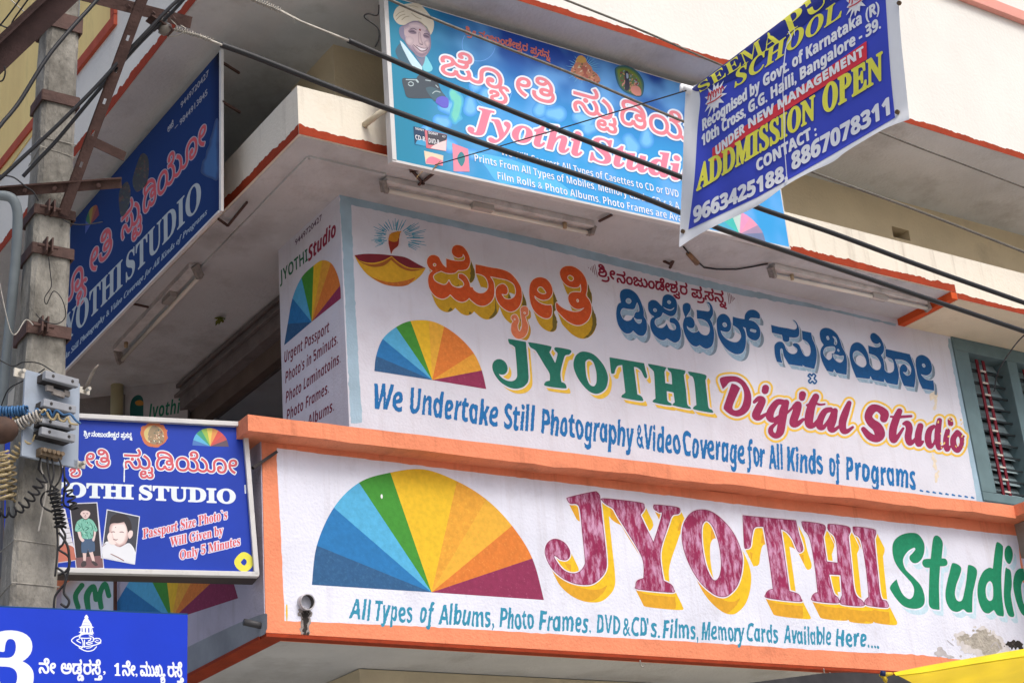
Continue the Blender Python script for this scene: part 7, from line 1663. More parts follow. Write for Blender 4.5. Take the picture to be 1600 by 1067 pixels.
# ------------------------------------------------------------------ school banner strung across the street
uc = hz_dir(1240, 200, -0.52)
F_CL = Plane(at(1068, 262, 6.25), np.cross(uc, (0, 0, 1)))


def cloth_depth(x, y):
    P = F_CL.hit(np.stack([x, y], 1))
    d = (P - CAM) @ AX[2]
    crease = 150 - (x - 1075) * 0.70          # the top flap is pulled back over the rope
    f = np.clip((crease - y) / 40, 0, 1.5)
    d = d + 0.10 * f * f
    d = d + 0.018 * np.sin((x - 1060) * 0.028 + y * 0.006) * np.clip((y - crease) / 60, 0, 1) + 0.010 * np.sin(x * 0.07 - y * 0.03) * np.exp(-((x - 1080) / 60) ** 2)
    return d - 0.02 * np.exp(-((y - (385 - 0.56 * (x - 1065))) / 14) ** 2)


CL = Cloth(cloth_depth)
sb = thing('cloth_banner', 'violet blue school admission banner with white hem tied across the street', 'banner', CL.hit([(1240, 270)])[0])
m_vin = mat('white_vinyl', (240, 242, 242), rough=0.4, var=0.03, spec=0.4)
cm = area('banner_cloth', m_vin, CL, 0, sb, '1071,146c 1076,138 1090,132c 1180,64 1268,-2c 1400,-95c 1402,-40 1407,50 1414,120 1421,187c 1395,196 1374,206 1350,220 1321,238 1300,254 1262,271 1225,292 1183,322 1120,352 1085,371 1061,387c 1064,320 1067,250 1069,190', st=1.0)
area('printed_ground', mat('violet_blue_print', (66, 80, 196), rough=0.42, var=0.05, vs=4, spec=0.4), CL, 1, sb, '1092,142c 1094,160 1090,200 1085,280 1075.5,359c 1183.7,308c 1300,242c 1398.5,184c 1392,120 1387,50 1379,-78c 1268,4c 1180,70', st=1.0)
area('printed_ground', mat('deep_violet_flap', (40, 50, 136), rough=0.38, var=0.05, vs=4, spec=0.4), CL, 2, sb, '1080,140c 1090,132c 1180,64 1268,-2c 1385,-84c 1385,-40c 1290,14 1205,82 1160,118 1098,142', st=1.0)  # deeper violet laid over the pulled-back top flap
c_y = print_mat((240, 236, 84))
c_w = print_mat((242, 244, 246))
wv = lambda a, c_: (lambda u: a * np.exp(-((u - c_) / 0.07) ** 2))
Line(CL, 3).text('SEEMA', 'serif', 1094, 145, 1220, 65, 13, h1=25, slant=-4).text('PUBLIC', 'serif', 1230, 55, 1420, -96, 26, slant=-5).build('printed_lettering', c_y, sb)
Line(CL, 3).text('SCHOOL', 'serifit', 1148, 137, 1316, 25, 22, h1=25, bold=0.015).build('printed_lettering', c_y, sb)
ln = Line(CL, 3)
ln.text('Recognised by', 'sans', 1098, 204.5, 1187, 141, 16, bold=0.025, slant=2).text('Govt. of Karnataka (R)', 'sans', 1193, 136, 1374, 18.5, 16.5, bold=0.025, slant=2)
ln.text('10th Cross,', 'sans', 1097, 229, 1165, 181, 16, bold=0.025, slant=2).text('G.G. Halli, Bangalore - 39.', 'sans', 1170, 177.5, 1376, 44, 16.5, bold=0.025, slant=2)
ln.text('CONTACT :', 'sans', 1183, 268, 1276, 211.5, 16.5, bold=0.03, slant=1)
ln.text('9663425188,', 'sans', 1084, 348, 1230, 280, 22, bold=0.03, slant=3).text('8867078311', 'sans', 1238, 266, 1390, 178, 24, bold=0.03, slant=3)
ln.build('printed_lettering', c_w, sb)
area('printed_strip', print_mat((230, 60, 72)), CL, 3, sb, '1113,232c 1146,209 1172,191.5c 1354,64.5c 1354.6,93c 1168,211.5c 1150,227 1138,242 1113,253c', st=0.8)
Line(CL, 4).text('UNDER', 'sans', 1119, 243, 1163.5, 206.5, 13.5, bold=0.03, slant=1).text('NEW MANAGEMENT', 'sans', 1170, 201, 1350, 86.5, 13.5, bold=0.03, slant=1).build('printed_lettering', c_w, sb)
Line(CL, 3).text('ADDMISSION', 'serifit', 1089, 298, 1278, 182, 34, h1=33, bold=0.025).text('OPEN', 'serifit', 1289, 177, 1385, 119, 38, bold=0.025).build('printed_lettering', c_y, sb)
for cx, cy in ((1117, 153), (1338, 2)):
    S_ = []
    for q in range(26):
        a = q * 2 * math.pi / 26
        r_ = (25 if q % 2 else 14) * (1 + 0.15 * math.sin(q * 2.3))
        S_.append((cx + r_ * math.cos(a) * 0.72 + 0.35 * r_ * math.sin(a) * 0, cy + r_ * math.sin(a) * 1.0 - 0.5 * r_ * math.cos(a)))
    area('printed_burst', c_w, CL, 3, sb, S_, st=0.6)
    Is = Ink(cx - 22, cy - 26, cx + 22, cy + 26, 0.5)
    for q in range(6):
        Is.stroke([(cx - 11 + q * 4, cy + 3 - q * 3 + (q % 2) * 5, 0.8), (cx - 9 + q * 4, cy - 8 - q * 2, 0.7), (cx - 6 + q * 4, cy + 2 - q * 3, 0.8)])
    Is.stroke([(cx - 12, cy + 10, 0.8), (cx, cy + 4, 0.9), (cx + 10, cy - 4, 0.8)])
    Is.build('printed_burst', print_mat((206, 60, 70)), CL, 4, sb)
Iz = Ink(1215, 45, 1250, 295, 0.5)
Iz.stroke([(1232, 50, 0.7), (1236, 60, 0.9), (1229, 72, 0.5), (1226, 90, 0.7), (1223, 130, 0.5), (1225, 180, 0.6), (1226, 230, 0.5), (1230, 284, 0.6)])
Iz.stroke([(1241, 46, 0.5), (1241.5, 56, 0.3)])
Iz.build('crease_line', c_w, CL, 5, sb, iso=0.1)
for x, y in ((1403, 176), (1068, 362), (1406, 6)):
    p = CL.hit([(x, y)], 0.004)[0]
    MB().tube([p, p - F_CL.n * 0.004 + F_CL.n * 0.012], 0.008, 10).build('eyelet', mat('brass_eyelet', (120, 96, 70), rough=0.4, metal=0.6), sb)
mb = MB()
kp = CL.hit([(1078, 141)])[0]
mb.tube([kp + np.array([0.03, 0, -0.03]), kp, kp + np.array([-0.04, 0.0, 0.005]), kp + np.array([-0.05, 0, -0.02])], [0.02, 0.018, 0.012, 0.004], 8)
mb.build('tie_knot', m_vin, sb, True)
rp = MB().tube([at(1072, 142, 6.25), at(870, 203, 7.0), PY(0.28).hit([(680, 258)])[0]], 0.0028, 6).build('banner_rope', m_black)
tag(rp, 'thin dark cord slanting across the sky blue banner to the school banner corner', 'cord')

# ================================================================== tube lights under the sunshade
m_bat = mat('dusty_white_batten', (206, 204, 202), rough=0.5, var=0.08, vs=10, dirt=(120, 108, 96), ds=14, da=0.5)
m_tub = mat('unlit_tube_glass', (226, 222, 210), rough=0.2, var=0.03, spec=0.6)
m_hold = mat('grey_lamp_holder', (150, 144, 138), rough=0.5, var=0.15, vs=30, dirt=(84, 76, 70), ds=25, da=0.7)


def tube_light(label, a, b, ta, tb, ballast, starter):
    zb, zt = PZ(ZS - 0.022), PZ(ZS - 0.062)
    A, B = zb.hit([a])[0], zb.hit([b])[0]
    TA, TB = zt.hit([ta])[0], zt.hit([tb])[0]
    t = thing('tube_light', label, 'tube light', (A + B) / 2, 'tube lights under the sunshade slab')
    MB().bar(A, B, 0.06, 0.034).build('batten', m_bat, t, bevel=0.003)
    d = (B - A) / np.linalg.norm(B - A)
    MB().tube([TA, TB], 0.013, 14).build('lamp_tube', m_tub, t, True)
    for p, q, s_ in ((A, TA, -1), (B, TB, 1)):
        m = MB()
        e = p + d * s_ * 0.012
        c = q + d * s_ * 0.012
        m.bar(e - np.array([0, 0, 0.0]), c + np.array([0, 0, -0.012]), 0.05, 0.022, up=d)
        m.tube([c - d * s_ * 0.0, c - d * s_ * 0.02], 0.018, 12)
        m.build('lamp_holder', m_hold, t, bevel=0.002)
    p = A + (B - A) * ballast
    MB().bar(p - d * 0.065 + np.array([0, 0, -0.034]), p + d * 0.065 + np.array([0, 0, -0.034]), 0.046, 0.034).build('ballast', mat('ballast_grey', (176, 172, 166), rough=0.5, var=0.1, dirt=(100, 90, 80), ds=20, da=0.6), t, bevel=0.003)
    p = A + (B - A) * starter + np.array([0, 0, -0.017])
    MB().tube([p, p + np.array([0, 0, -0.035])], [0.013, 0.011], 12).build('starter', mat('starter_cap', (170, 150, 120), rough=0.4), t, True)
    return t


tube_light('dusty tube light under the sky blue banner, above the painted oil lamp', (601, 283), (924, 353), (604, 298), (919, 364), 0.45, 0.86)
tube_light('tube light below the thick cables, ending at the orange beam on the right', (1206, 418), (1444, 474), (1210, 431), (1449, 482), 0.68, 0.12)
t3 = tube_light('tube light on the shaded side, beneath the dark blue signboard', (303, 416), (184, 545), (312, 432), (190, 563), 0.3, 0.88)

wc = PZ(ZS - 0.012)
P = [wc.hit([q])[0] for q in ((1068, 386), (1078, 398), (1100, 418), (1120, 421), (1150, 421), (1175, 417), (1200, 412))]
lw_ = thing('lamp_lead', 'dark twisted lead with a brown connector beside the tube light on the right', 'wire', P[0])
MB().tube(P, 0.005, 6).build('twisted_wire', m_black, lw_, True)
MB().tube([wc.hit([(1075, 396)])[0], wc.hit([(1089, 411)])[0]], [0.014, 0.017], 10).build('connector', mat('brown_connector', (140, 110, 80), rough=0.4), lw_, True)
P = [PZ(ZS - 0.003).hit([q])[0] for q in ((1037, 408), (1045, 405), (1052, 408), (1046, 414))]
hk = MB()
hk.tube([P[0], P[1] + np.array([0, 0, -0.03]), P[2], P[3] + np.array([0, 0, -0.02])], 0.009, 8)
tag(hk.build('ceiling_hook', m_rust), 'dark rusty hook stub on the soffit above the small maroon lettering', 'hook')
fl = MB()
fp = PZ(ZS - 0.004).hit([(344, 494)])[0]
for q in range(9):
    a = q * 0.7
    b = fp + np.array([0.035 * math.cos(a), 0.035 * math.sin(a), -0.02 - 0.012 * (q % 4)])
    fl.prism([fp + np.array([0, 0, -0.002]), fp + (b - fp) * 0.6 + np.array([0.012, 0, 0]), b, fp + (b - fp) * 0.6 - np.array([0.012, 0, 0])], (0, 0.001, 0.001))
tag(fl.build('leaf_garland', mat('dry_green_leaf', (110, 116, 44), var=0.3, vs=40)), 'small withered green and yellow leaf tuft hanging from the dark soffit', 'garland')

# ================================================================== concrete pole
PB = at(42, 960, 5.55)
d_ = rays([(93, 40)])[0]
kk = ((PB - CAM)[:2] @ d_[:2]) / (d_[:2] @ d_[:2])
PT = CAM + d_ * kk
ax_ = (PT - PB) / np.linalg.norm(PT - PB)
foot = PB - ax_ * (PB[2] / ax_[2])
pole = thing('utility_pole', 'weathered square concrete electricity pole wrapped with rusty clamps', 'pole', foot)
vd = PB - CAM
vd[2] = 0
vd /= np.linalg.norm(vd)
rt = np.array([vd[1], -vd[0], 0])
th = math.radians(17)
pu = rt * math.cos(th) + vd * math.sin(th)
pu -= ax_ * (pu @ ax_)
pu /= np.linalg.norm(pu)
pn = np.cross(pu, ax_)
if pn @ (CAM - PB) < 0:
    pn = -pn
POLE_TOP = PT + ax_ * 1.4


def pole_half(z):
    return 0.083 - 0.0075 * (z - 2.5)


def pole_c(z):
    return foot + ax_ * (z / ax_[2])


V, Fc = [], []
zs = np.arange(0, POLE_TOP[2], 0.12)
for z in zs:
    h = pole_half(z)
    c = pole_c(z)
    ch = 0.016
    for a, b in ((-h, h - ch), (-h + ch, h), (h - ch, h), (h, h - ch), (h, -h + ch), (h - ch, -h), (-h + ch, -h), (-h, -h + ch)):
        V.append(c + pu * (a + 0.0016 * rng.standard_normal()) + pn * (b + 0.0016 * rng.standard_normal()))
for i in range(len(zs) - 1):
    for q in range(8):
        Fc.append((i * 8 + q, i * 8 + (q + 1) % 8, i * 8 + 8 + (q + 1) % 8, i * 8 + 8 + q))
Fc.append(tuple(range((len(zs) - 1) * 8, len(zs) * 8)))
m_pole = mat('weathered_concrete', (146, 143, 134), rough=0.9, var=0.16, vs=14, dirt=(70, 67, 60), ds=6, da=0.85, dlo=0.46, bump=1.0, bs=60, fleck=(72, 68, 60), flo=0.62, fs=38, stretch=(1, 1, 0.5))
MB().add(V, Fc).build('shaft', m_pole, pole)


def pole_z(y):
    lo, hi = 0.5, 8
    for _ in range(40):
        m = (lo + hi) / 2
        if proj(pole_c(m))[0, 1] > y:
            lo = m
        else:
            hi = m
    return lo


def pole_depth(y):
    return float((pole_c(pole_z(y)) - CAM) @ AX[2])


def clamp(y, hgt=0.05, lug=True):
    z = pole_z(y)
    h = pole_half(z) + 0.004
    c = pole_c(z)
    m = MB()
    t = 0.006
    for u, v in ((pu, pn), (-pu, -pn), (pn, -pu), (-pn, pu)):
        m.obox(c + v * h - u * (h + t * 0.5) - ax_ * hgt / 2, u * (2 * h + t), v * t, ax_ * hgt)
    if lug:
        for s_ in (-1,):
            q = c - pu * h * 0.55 + pn * h
            m.obox(q - ax_ * hgt * 0.6, pu * 0.006, pn * 0.05, ax_ * hgt * 1.3)
            m.obox(q + pu * 0.02 - ax_ * hgt * 0.6, pu * 0.006, pn * 0.05, ax_ * hgt * 1.3)
            m.tube([q - pu * 0.025 + pn * 0.03, q + pu * 0.05 + pn * 0.03], 0.006, 8)
    m.build('clamp', m_rust, pole)


for y, h in ((48, 0.07), (168, 0.045), (345, 0.038), (405, 0.042), (528, 0.046)):
    clamp(y, h, lug=y > 300)
for y in (232, 853, 927, 250):
    z = pole_z(y)
    h = pole_half(z) + 0.002
    c = pole_c(z)
    pts = []
    for a, b in ((-1, -1), (-1, 1), (1, 1), (1, -1), (-1, -1)):
        pts.append(c + pu * a * h + pn * b * h + ax_ * rng.uniform(-0.012, 0.012))
    MB().tube(pts, 0.0022, 5).build('binding_wire', m_galv, pole)

# cross arm steel
DP = pole_depth(300) - 0.12
sb2 = thing('steel_bracket', 'long brown perforated angle iron strut slanting across the pole top', 'bracket', at(150, 160, DP))
a, b = at(228, -18, DP), at(98, 335, DP)
dd_ = (b - a) / np.linalg.norm(b - a)
wd = np.cross(dd_, AX[2])
wd /= np.linalg.norm(wd)
L = np.linalg.norm(b - a)
m = MB()
W2 = 0.042
holes = [0.22, 0.36, 0.50, 0.64, 0.78]
edges = [0] + [q for h_ in holes for q in (h_ - 0.012, h_ + 0.012)] + [1]
for i in range(0, len(edges) - 1):
    s0, s1 = edges[i] * L, edges[i + 1] * L
    if i % 2 == 0:
        m.obox(a + dd_ * s0 - wd * W2 / 2, dd_ * (s1 - s0), wd * W2, AX[2] * 0.005)
    else:
        m.obox(a + dd_ * s0 - wd * W2 / 2, dd_ * (s1 - s0), wd * W2 * 0.36, AX[2] * 0.005)
        m.obox(a + dd_ * s0 + wd * W2 * 0.14, dd_ * (s1 - s0), wd * W2 * 0.36, AX[2] * 0.005)
m.obox(a - wd * W2 / 2, dd_ * L, wd * 0.005, AX[2] * 0.042)
m.build('angle_web', m_rust, sb2)
cb = thing('steel_bracket', 'heavy dark brown channel beam crossing the top left corner', 'bracket', at(50, 40, DP - 0.1))
a, b = at(-60, 142, DP - 0.25), at(135, -42, DP - 0.05)
m = MB()
m.bar(a, b, 0.045, 0.10, up=AX[1])
m.bar(a + AX[1] * 0.03 - AX[2] * 0.03, b + AX[1] * 0.03 - AX[2] * 0.03, 0.05, 0.008, up=AX[1])
m.build('channel_web', mat('dark_rust', (66, 48, 46), rough=0.7, var=0.15, vs=12, bump=0.2), cb)
hb = thing('steel_bracket', 'brown angle iron arm running level past the pole below the strut', 'bracket', at(90, 280, DP))
a, b = at(-40, 296, DP - 0.05), at(190, 279, DP + 0.05)
m = MB()
m.bar(a, b, 0.045, 0.006, up=AX[1])
m.bar(a - AX[1] * 0.018, b - AX[1] * 0.018, 0.006, 0.036, up=AX[1])
for s_ in (0.35, 0.55, 0.85):
    p = a + (b - a) * s_ - AX[2] * 0.0
    m.tube([p - AX[1] * 0.02 - AX[2] * 0.02, p - AX[1] * 0.02 + AX[2] * 0.01], 0.009, 6)
m.build('angle_web', m_rust, hb)
h2 = thing('steel_bracket', 'short brown flat iron end sticking out behind the pole beside the dark signboard', 'bracket', at(170, 232, DP + 0.2))
MB().bar(at(140, 219, DP + 0.15), at(195, 245, DP + 0.25), 0.006, 0.036, up=AX[1]).build('flat_bar', m_rust, h2)
h3 = thing('steel_bracket', 'brown flat iron strap at the top edge carrying the cable insulator', 'bracket', at(220, 20, DP + 0.1))
m = MB()
m.bar(at(120, -10, DP + 0.05), at(299, 36, DP + 0.2), 0.006, 0.045, up=AX[1])
for x in (200, 238, 270):
    p = at(x, (x - 120) * 0.257 - 10 + 0, DP + 0.09)
    m.tube([p - AX[2] * 0.02, p + AX[2] * 0.02], 0.008, 6)
m.build('flat_bar', m_rust, h3)
ins = thing('cable_insulator', 'grey shackle insulator bound with wire where the thick cable begins', 'insulator', at(262, 45, DP + 0.1))
p = at(252, 40, DP + 0.12)
m_por = mat('grey_porcelain', (120, 114, 106), rough=0.35, var=0.1, vs=20)
q1, q2 = at(247, 30, DP + 0.12), at(262, 52, DP + 0.12)
MB().tube([q1, q1 * 0.7 + q2 * 0.3, (q1 + q2) / 2, q1 * 0.3 + q2 * 0.7, q2], [0.02, 0.03, 0.018, 0.03, 0.02], 16).build('porcelain_body', m_por, ins, True)
m = MB()
m.bar(at(232, 28, DP + 0.09), at(268, 52, DP + 0.13), 0.05, 0.006)
m.tube([at(240, 48, DP + 0.1), at(262, 26, DP + 0.14)], 0.007, 8)
m.build('shackle', m_rust, ins)


def helix(path, depth, r_px, turns, wire, n=14, phase=0.0, flat=1.0):
    "spring coil of wire along a polyline given where it is seen"
    S = spline([(*q, False) for q in path], False, 12)
    C3 = np.array([at(x, y, depth) for x, y in S])
    seg = np.linalg.norm(np.diff(C3, axis=0), axis=1)
    cum = np.concatenate([[0], np.cumsum(seg)])
    N = int(turns * n)
    R_ = r_px * depth / FPX
    out = []
    for i in range(N + 1):
        s_ = cum[-1] * i / N
        p = np.array([np.interp(s_, cum, C3[:, j]) for j in range(3)])
        e = min(cum[-1], s_ + 0.004)
        f = max(0, s_ - 0.004)
        d = np.array([np.interp(e, cum, C3[:, j]) - np.interp(f, cum, C3[:, j]) for j in range(3)])
        d /= np.linalg.norm(d) + 1e-9
        u = np.cross(d, AX[2])
        u /= np.linalg.norm(u)
        v = np.cross(d, u)
        a = 2 * math.pi * i / n + phase
        rr = R_ * (1 + 0.12 * math.sin(i * 0.23))
        out.append(p + rr * (math.cos(a) * u + flat * math.sin(a) * v))
    return out


def clear(y, d):
    "keep a wire just in front of the pole's face"
    return min(d, pole_depth(y) - 0.125) if y > 690 else d


def coil(label, path, depth, r_px, turns, wire, m_, lead=None):
    depth = min(clear(y, depth) for x, y in path)
    P = helix(path, depth, r_px, turns, wire)
    if lead:
        P = [at(x, y, clear(y, d)) for x, y, d in lead] + P
    o = MB().tube(P, wire, 6).build('coiled_wire', m_, None, True)
    return tag(o, label, 'wire', 'coiled service wires at the fuse board')


# fuse board
uf = hz_dir(80, 650, 0.245)
DF = pole_depth(650) - 0.115
F_FB = Plane(at(80, 650, DF), np.cross(uf, (0, 0, 1)))
fb = thing('fuse_board', 'grey blue fuse board with rows of fuse holders strapped to the pole', 'fuse board', F_FB.hit([(78, 720)])[0])
m_plate = mat('grey_blue_enamel', (158, 170, 184), rough=0.45, var=0.05, dirt=(110, 104, 96), ds=7, da=0.4)
m_fuse = mat('grey_porcelain_fuse', (150, 154, 160), rough=0.5, var=0.06, vs=14, dirt=(80, 78, 78), ds=14, da=0.5)
m_fdark = mat('dark_fuse_base', (62, 58, 56), rough=0.6, var=0.15, vs=20)
mb = MB()
sheet(mb, F_FB, [(40, 577), (125.5, 599), (122.5, 732), (34, 712)], 0.012)
mb.build('back_plate', m_plate, fb, bevel=0.003)
nf = F_FB.n
F2 = Plane(F_FB.p + nf * 0.062, nf)
F1 = Plane(F_FB.p + nf * 0.03, nf)
for q in ([(72, 578), (124, 592), (123, 605), (71, 591)], [(69.7, 621.5), (120, 634), (119, 646), (68, 634)], [(67.5, 652), (120, 664), (119, 671), (66, 660)], [(66, 665.7), (118.5, 678.5), (117.8, 690.5), (65, 677.7)]):
    mb = MB()
    P = F2.hit(np.array(q, float))
    mb.prism(list(P), -nf * 0.022)
    fu = mb.build('fuse_holder', m_fuse, fb, bevel=0.003)
    mb = MB()
    C_ = P.mean(0)
    mb.prism(list(C_ + (P - C_) * 0.9 - nf * 0.022), -nf * 0.04)
    mb.build('fuse_base', m_fdark, fu)
    mb = MB()
    for s_ in (0.22, 0.8):
        c = P[0] * (1 - s_) + P[1] * s_
        c = c * 0.5 + (P[3] * (1 - s_) + P[2] * s_) * 0.5
        mb.tube([c - nf * 0.004, c + nf * 0.002], 0.0055, 10)
    mb.build('screw', m_fdark, fu)
mb = MB()
for a, b in (((72, 606), (82, 608)), ((100, 614), (108, 616)), ((82, 612), (100, 618))):
    mb.bar(F1.hit([a])[0], F1.hit([b])[0], 0.012, 0.02)
mb.build('open_contact', m_hold, fb)
mb = MB()
P = F1.hit(np.array([(64.5, 698), (99, 706), (97, 718), (64, 710)], float))
mb.prism(list(P), -nf * 0.03)
for i in range(5):
    c = P[0] + (P[1] - P[0]) * (i + 0.5) / 5 + (P[3] - P[0]) * 0.4
    mb.tube([c, c + nf * 0.012], 0.008, 8)
mb.build('terminal_strip', mat('brown_terminal', (120, 104, 84), rough=0.6, var=0.2, vs=30), fb)
m_lug = mat('pale_lug', (196, 192, 180), rough=0.5, dirt=(110, 90, 70), ds=18, da=0.6)
for q in ([(23, 574), (39, 578), (38, 591), (22, 587)], [(125, 603), (141, 608), (140, 617), (124.5, 613)], [(116, 718), (134, 722), (133, 732), (116, 730)]):
    mb = MB()
    sheet(mb, F_FB, q, 0.006)
    c = F_FB.hit([(sum(t[0] for t in q) / 4, sum(t[1] for t in q) / 4)])[0]
    mb.tube([c, c + nf * 0.03], 0.007, 8)
    mb.build('fixing_lug', m_lug, fb)
dw = MB()
dw.tube([at(x, y, DF - 0.05) for x, y in ((130, 608), (137, 600), (143, 585), (148, 576), (154, 570))], [0.005, 0.007, 0.006, 0.005, 0.003], 7)
dw.tube([at(x, y, DF - 0.05) for x, y in ((143, 585), (147, 583))], 0.004, 6)
tag(dw.build('dry_twig', mat('grey_twig', (120, 112, 104), var=0.2, vs=40), None, True), 'grey taped wire end sticking up at the right of the fuse board', 'wire')

m_cw = mat('cream_insulation', (196, 178, 136), rough=0.5, var=0.08, vs=20, dirt=(120, 104, 76), ds=18, da=0.5)
m_bw = mat('blue_insulation', (62, 106, 150), rough=0.45, var=0.1, vs=20)
m_gw = mat('grey_insulation', (170, 166, 158), rough=0.5, var=0.08)
m_kw = mat('black_insulation', (40, 40, 42), rough=0.5, var=0.15, vs=20)
D0 = DF - 0.09
coil('cream coil stretched out from the lowest fuse holder', [(43, 688), (30, 700), (18, 716), (9, 732), (4, 745)], D0, 6.5, 9, 0.0045, m_cw, [(62, 679, D0), (55, 680, D0), (50, 690, D0)])
coil('tight cream coil bunched at the left edge above the concrete', [(2, 705), (4, 730), (6, 760), (10, 782)], D0 + 0.03, 11, 9, 0.0045, m_cw)
coil('dusty cream coil hanging against the pole, nearest its face', [(17, 730), (18, 750), (17, 772), (16, 783)], D0 + 0.06, 7, 5, 0.0045, mat('dusty_insulation', (128, 114, 86), rough=0.6, var=0.1))
coil('blue coil lying level at the left of the fuse board', [(-8, 642), (15, 643), (42, 641)], D0, 7, 11, 0.0045, m_bw)
o = MB().tube([at(x, y, D0 - 0.01) for x, y in spline([(*q, False) for q in ((42, 641), (51, 647), (58, 639), (67, 648), (76, 640), (82, 650), (88, 641), (99, 648), (110, 647), (118, 656), (126, 662))], False, 6)], 0.0042, 6).build('wavy_wire', m_bw, None, True)
tag(o, 'blue wavy wire threaded between the fuse holders', 'wire')
o = MB().tube([at(x, y, D0 - 0.01) for x, y in spline([(*q, False) for q in ((62, 648), (70, 640), (78, 653), (85, 655), (90, 646), (93, 655), (100, 658), (106, 652), (110, 661), (122, 663))], False, 6)], 0.0042, 6).build('wavy_wire', m_cw, None, True)
tag(o, 'cream wavy wire running below the blue one across the fuse holders', 'wire')
coil('pale grey coil slanting up to the second fuse holder', [(22, 667), (35, 661), (50, 653), (64, 648)], D0 - 0.02, 8, 9, 0.0042, m_gw)
coil('buff coil partly hidden behind the pale grey one', [(0, 657), (12, 652), (22, 648), (33, 645)], D0 + 0.03, 6.5, 5, 0.0042, m_cw)
coil('black loose coil trailing down to the left across the pole', [(68, 748), (60, 758), (52, 772), (40, 786), (25, 798), (8, 801), (-4, 802)], D0 + 0.03, 7.5, 8, 0.0038, m_kw, [(66, 705, D0), (62, 720, D0), (60, 733, D0 + 0.02), (68, 742, D0 + 0.02)])
coil('black tight coil hanging at the right edge of the pole', [(84, 768), (88, 785), (92, 805), (95, 825)], D0 + 0.04, 8, 9, 0.004, m_kw, [(73, 707, D0), (76, 740, D0 + 0.02), (80, 758, D0 + 0.03)])
coil('black curl in front of the box sign beside the standing boy photograph', [(103, 760), (108, 768), (112, 780), (114, 792), (117, 797)], D0 + 0.06, 6, 4, 0.0036, m_kw, [(100, 728, D0), (101, 745, D0 + 0.04)])


def wire(label, pts, r, m_, name='wire', cat='wire', group=None, sub=8):
    S = spline([(*q, False) for q in pts], False, sub)
    o = MB().tube([at(x, y, clear(y, d) if d < D0 + 0.2 else d) for x, y, d in S], r, 7).build(name, m_, None, True)
    return tag(o, label, cat, group)


wire('black wire loop drooping over the face of the pole below the fuse board', [(92, 766, D0), (72, 768, D0), (64, 780, D0), (68, 792, D0), (82, 800, D0)], 0.0036, m_kw)
wire('black wire dropping straight past the left end of the box sign', [(100, 730, D0 + .05), (101, 760, D0 + .06), (99, 785, D0 + .06), (107, 792, D0 + .06), (117, 785, D0 + .06)], 0.0036, m_kw)
wire('kinked black wire hanging below the bunched coil at the pole edge', [(91, 818, D0 + .06), (102, 836, D0 + .06), (98, 850, D0 + .06), (92, 858, D0 + .06), (106, 868, D0 + .06), (109, 880, D0 + .06), (103, 892, D0 + .06), (92, 898, D0 + .06)], 0.004, m_kw)
wire('thick black wire curving out over the box sign corner down to the street sign', [(92, 832, D0 + .06), (100, 842, D0 + .06), (107, 858, D0 + .06), (108, 885, D0 + .06), (103, 905, D0 + .06), (100, 925, D0 + .06), (108, 938, D0 + .06), (104, 948, D0 + .06), (95, 943, D0 + .06)], 0.0045, m_kw)
wire('black wire hooking left at the foot of the pole above the street sign', [(88, 886, D0 + .06), (100, 895, D0 + .06), (103, 908, D0 + .06), (94, 920, D0 + .06), (86, 932, D0 + .06), (84, 950, D0 + .06)], 0.004, m_kw)
wire('thin loop of dark tie wire dangling on the pole below the upper clamps', [(76, 402, D0 + .1), (79, 430, D0 + .1), (80, 448, D0 + .1), (70, 465, D0 + .1), (73, 475, D0 + .1), (84, 455, D0 + .1), (98, 470, D0 + .1), (102, 495, D0 + .1), (88, 506, D0 + .1), (66, 500, D0 + .1), (56, 490, D0 + .1)], 0.0018, m_kw)
wire('thin dark wire sagging from the clamp to the dark signboard', [(98, 343, D0 + .1), (112, 350, D0 + .15), (135, 351, D0 + .2), (160, 347, D0 + .3)], 0.002, m_kw)
wire('thin grey wire across the bottom of the yellow wall', [(-5, 420, D0 + .1), (18, 520, D0 + .05), (40, 500, D0 + .1), (52, 508, D0 + .1)], 0.002, m_galv)
rd = thing('rusty_cover', 'rusty domed cap jutting in at the left edge beside the cream coils', 'cap', at(5, 672, D0 - 0.1))
p = at(-6, 672, D0 - 0.12)
MB().tube([p, p + AX[0] * 0.03, p + AX[0] * 0.055, p + AX[0] * 0.07, p + AX[0] * 0.074], [0.048, 0.046, 0.036, 0.018, 0.002], 20).build('dome', mat('rust_cap', (84, 64, 54), rough=0.7, var=0.15, vs=20), rd, True)

# conduits
o = MB().tube([at(x, y, d) for x, y, d in spline([(*q, False) for q in ((-30, 306, DP - 0.05), (5, 306, DP - 0.05), (20, 312, DP - 0.05), (27, 330, DP - 0.05), (27, 360, DP - 0.05), (25, 400, DP - 0.05), (17, 490, DP - 0.05), (8, 580, DP - 0.05), (-4, 720, DP - 0.1))], False, 8)], 0.0185, 14).build('conduit', mat('grey_blue_conduit', (128, 138, 142), rough=0.5, var=0.08, vs=8), None, True)
tag(o, 'thick grey conduit bending down at the left of the pole', 'pipe')
zz = [pole_z(y) for y in (-60, 100, 300, 500, 700, 900)]
o = MB().tube([pole_c(z) + pu * (pole_half(z) + 0.012) - pn * 0.02 for z in zz], 0.010, 12).build('conduit', mat('blue_conduit', (84, 116, 146), rough=0.45, var=0.06), None, True)
tag(o, 'slim blue conduit running up the right edge of the pole', 'pipe')

# overhead cables
G_C = 'overhead cables'


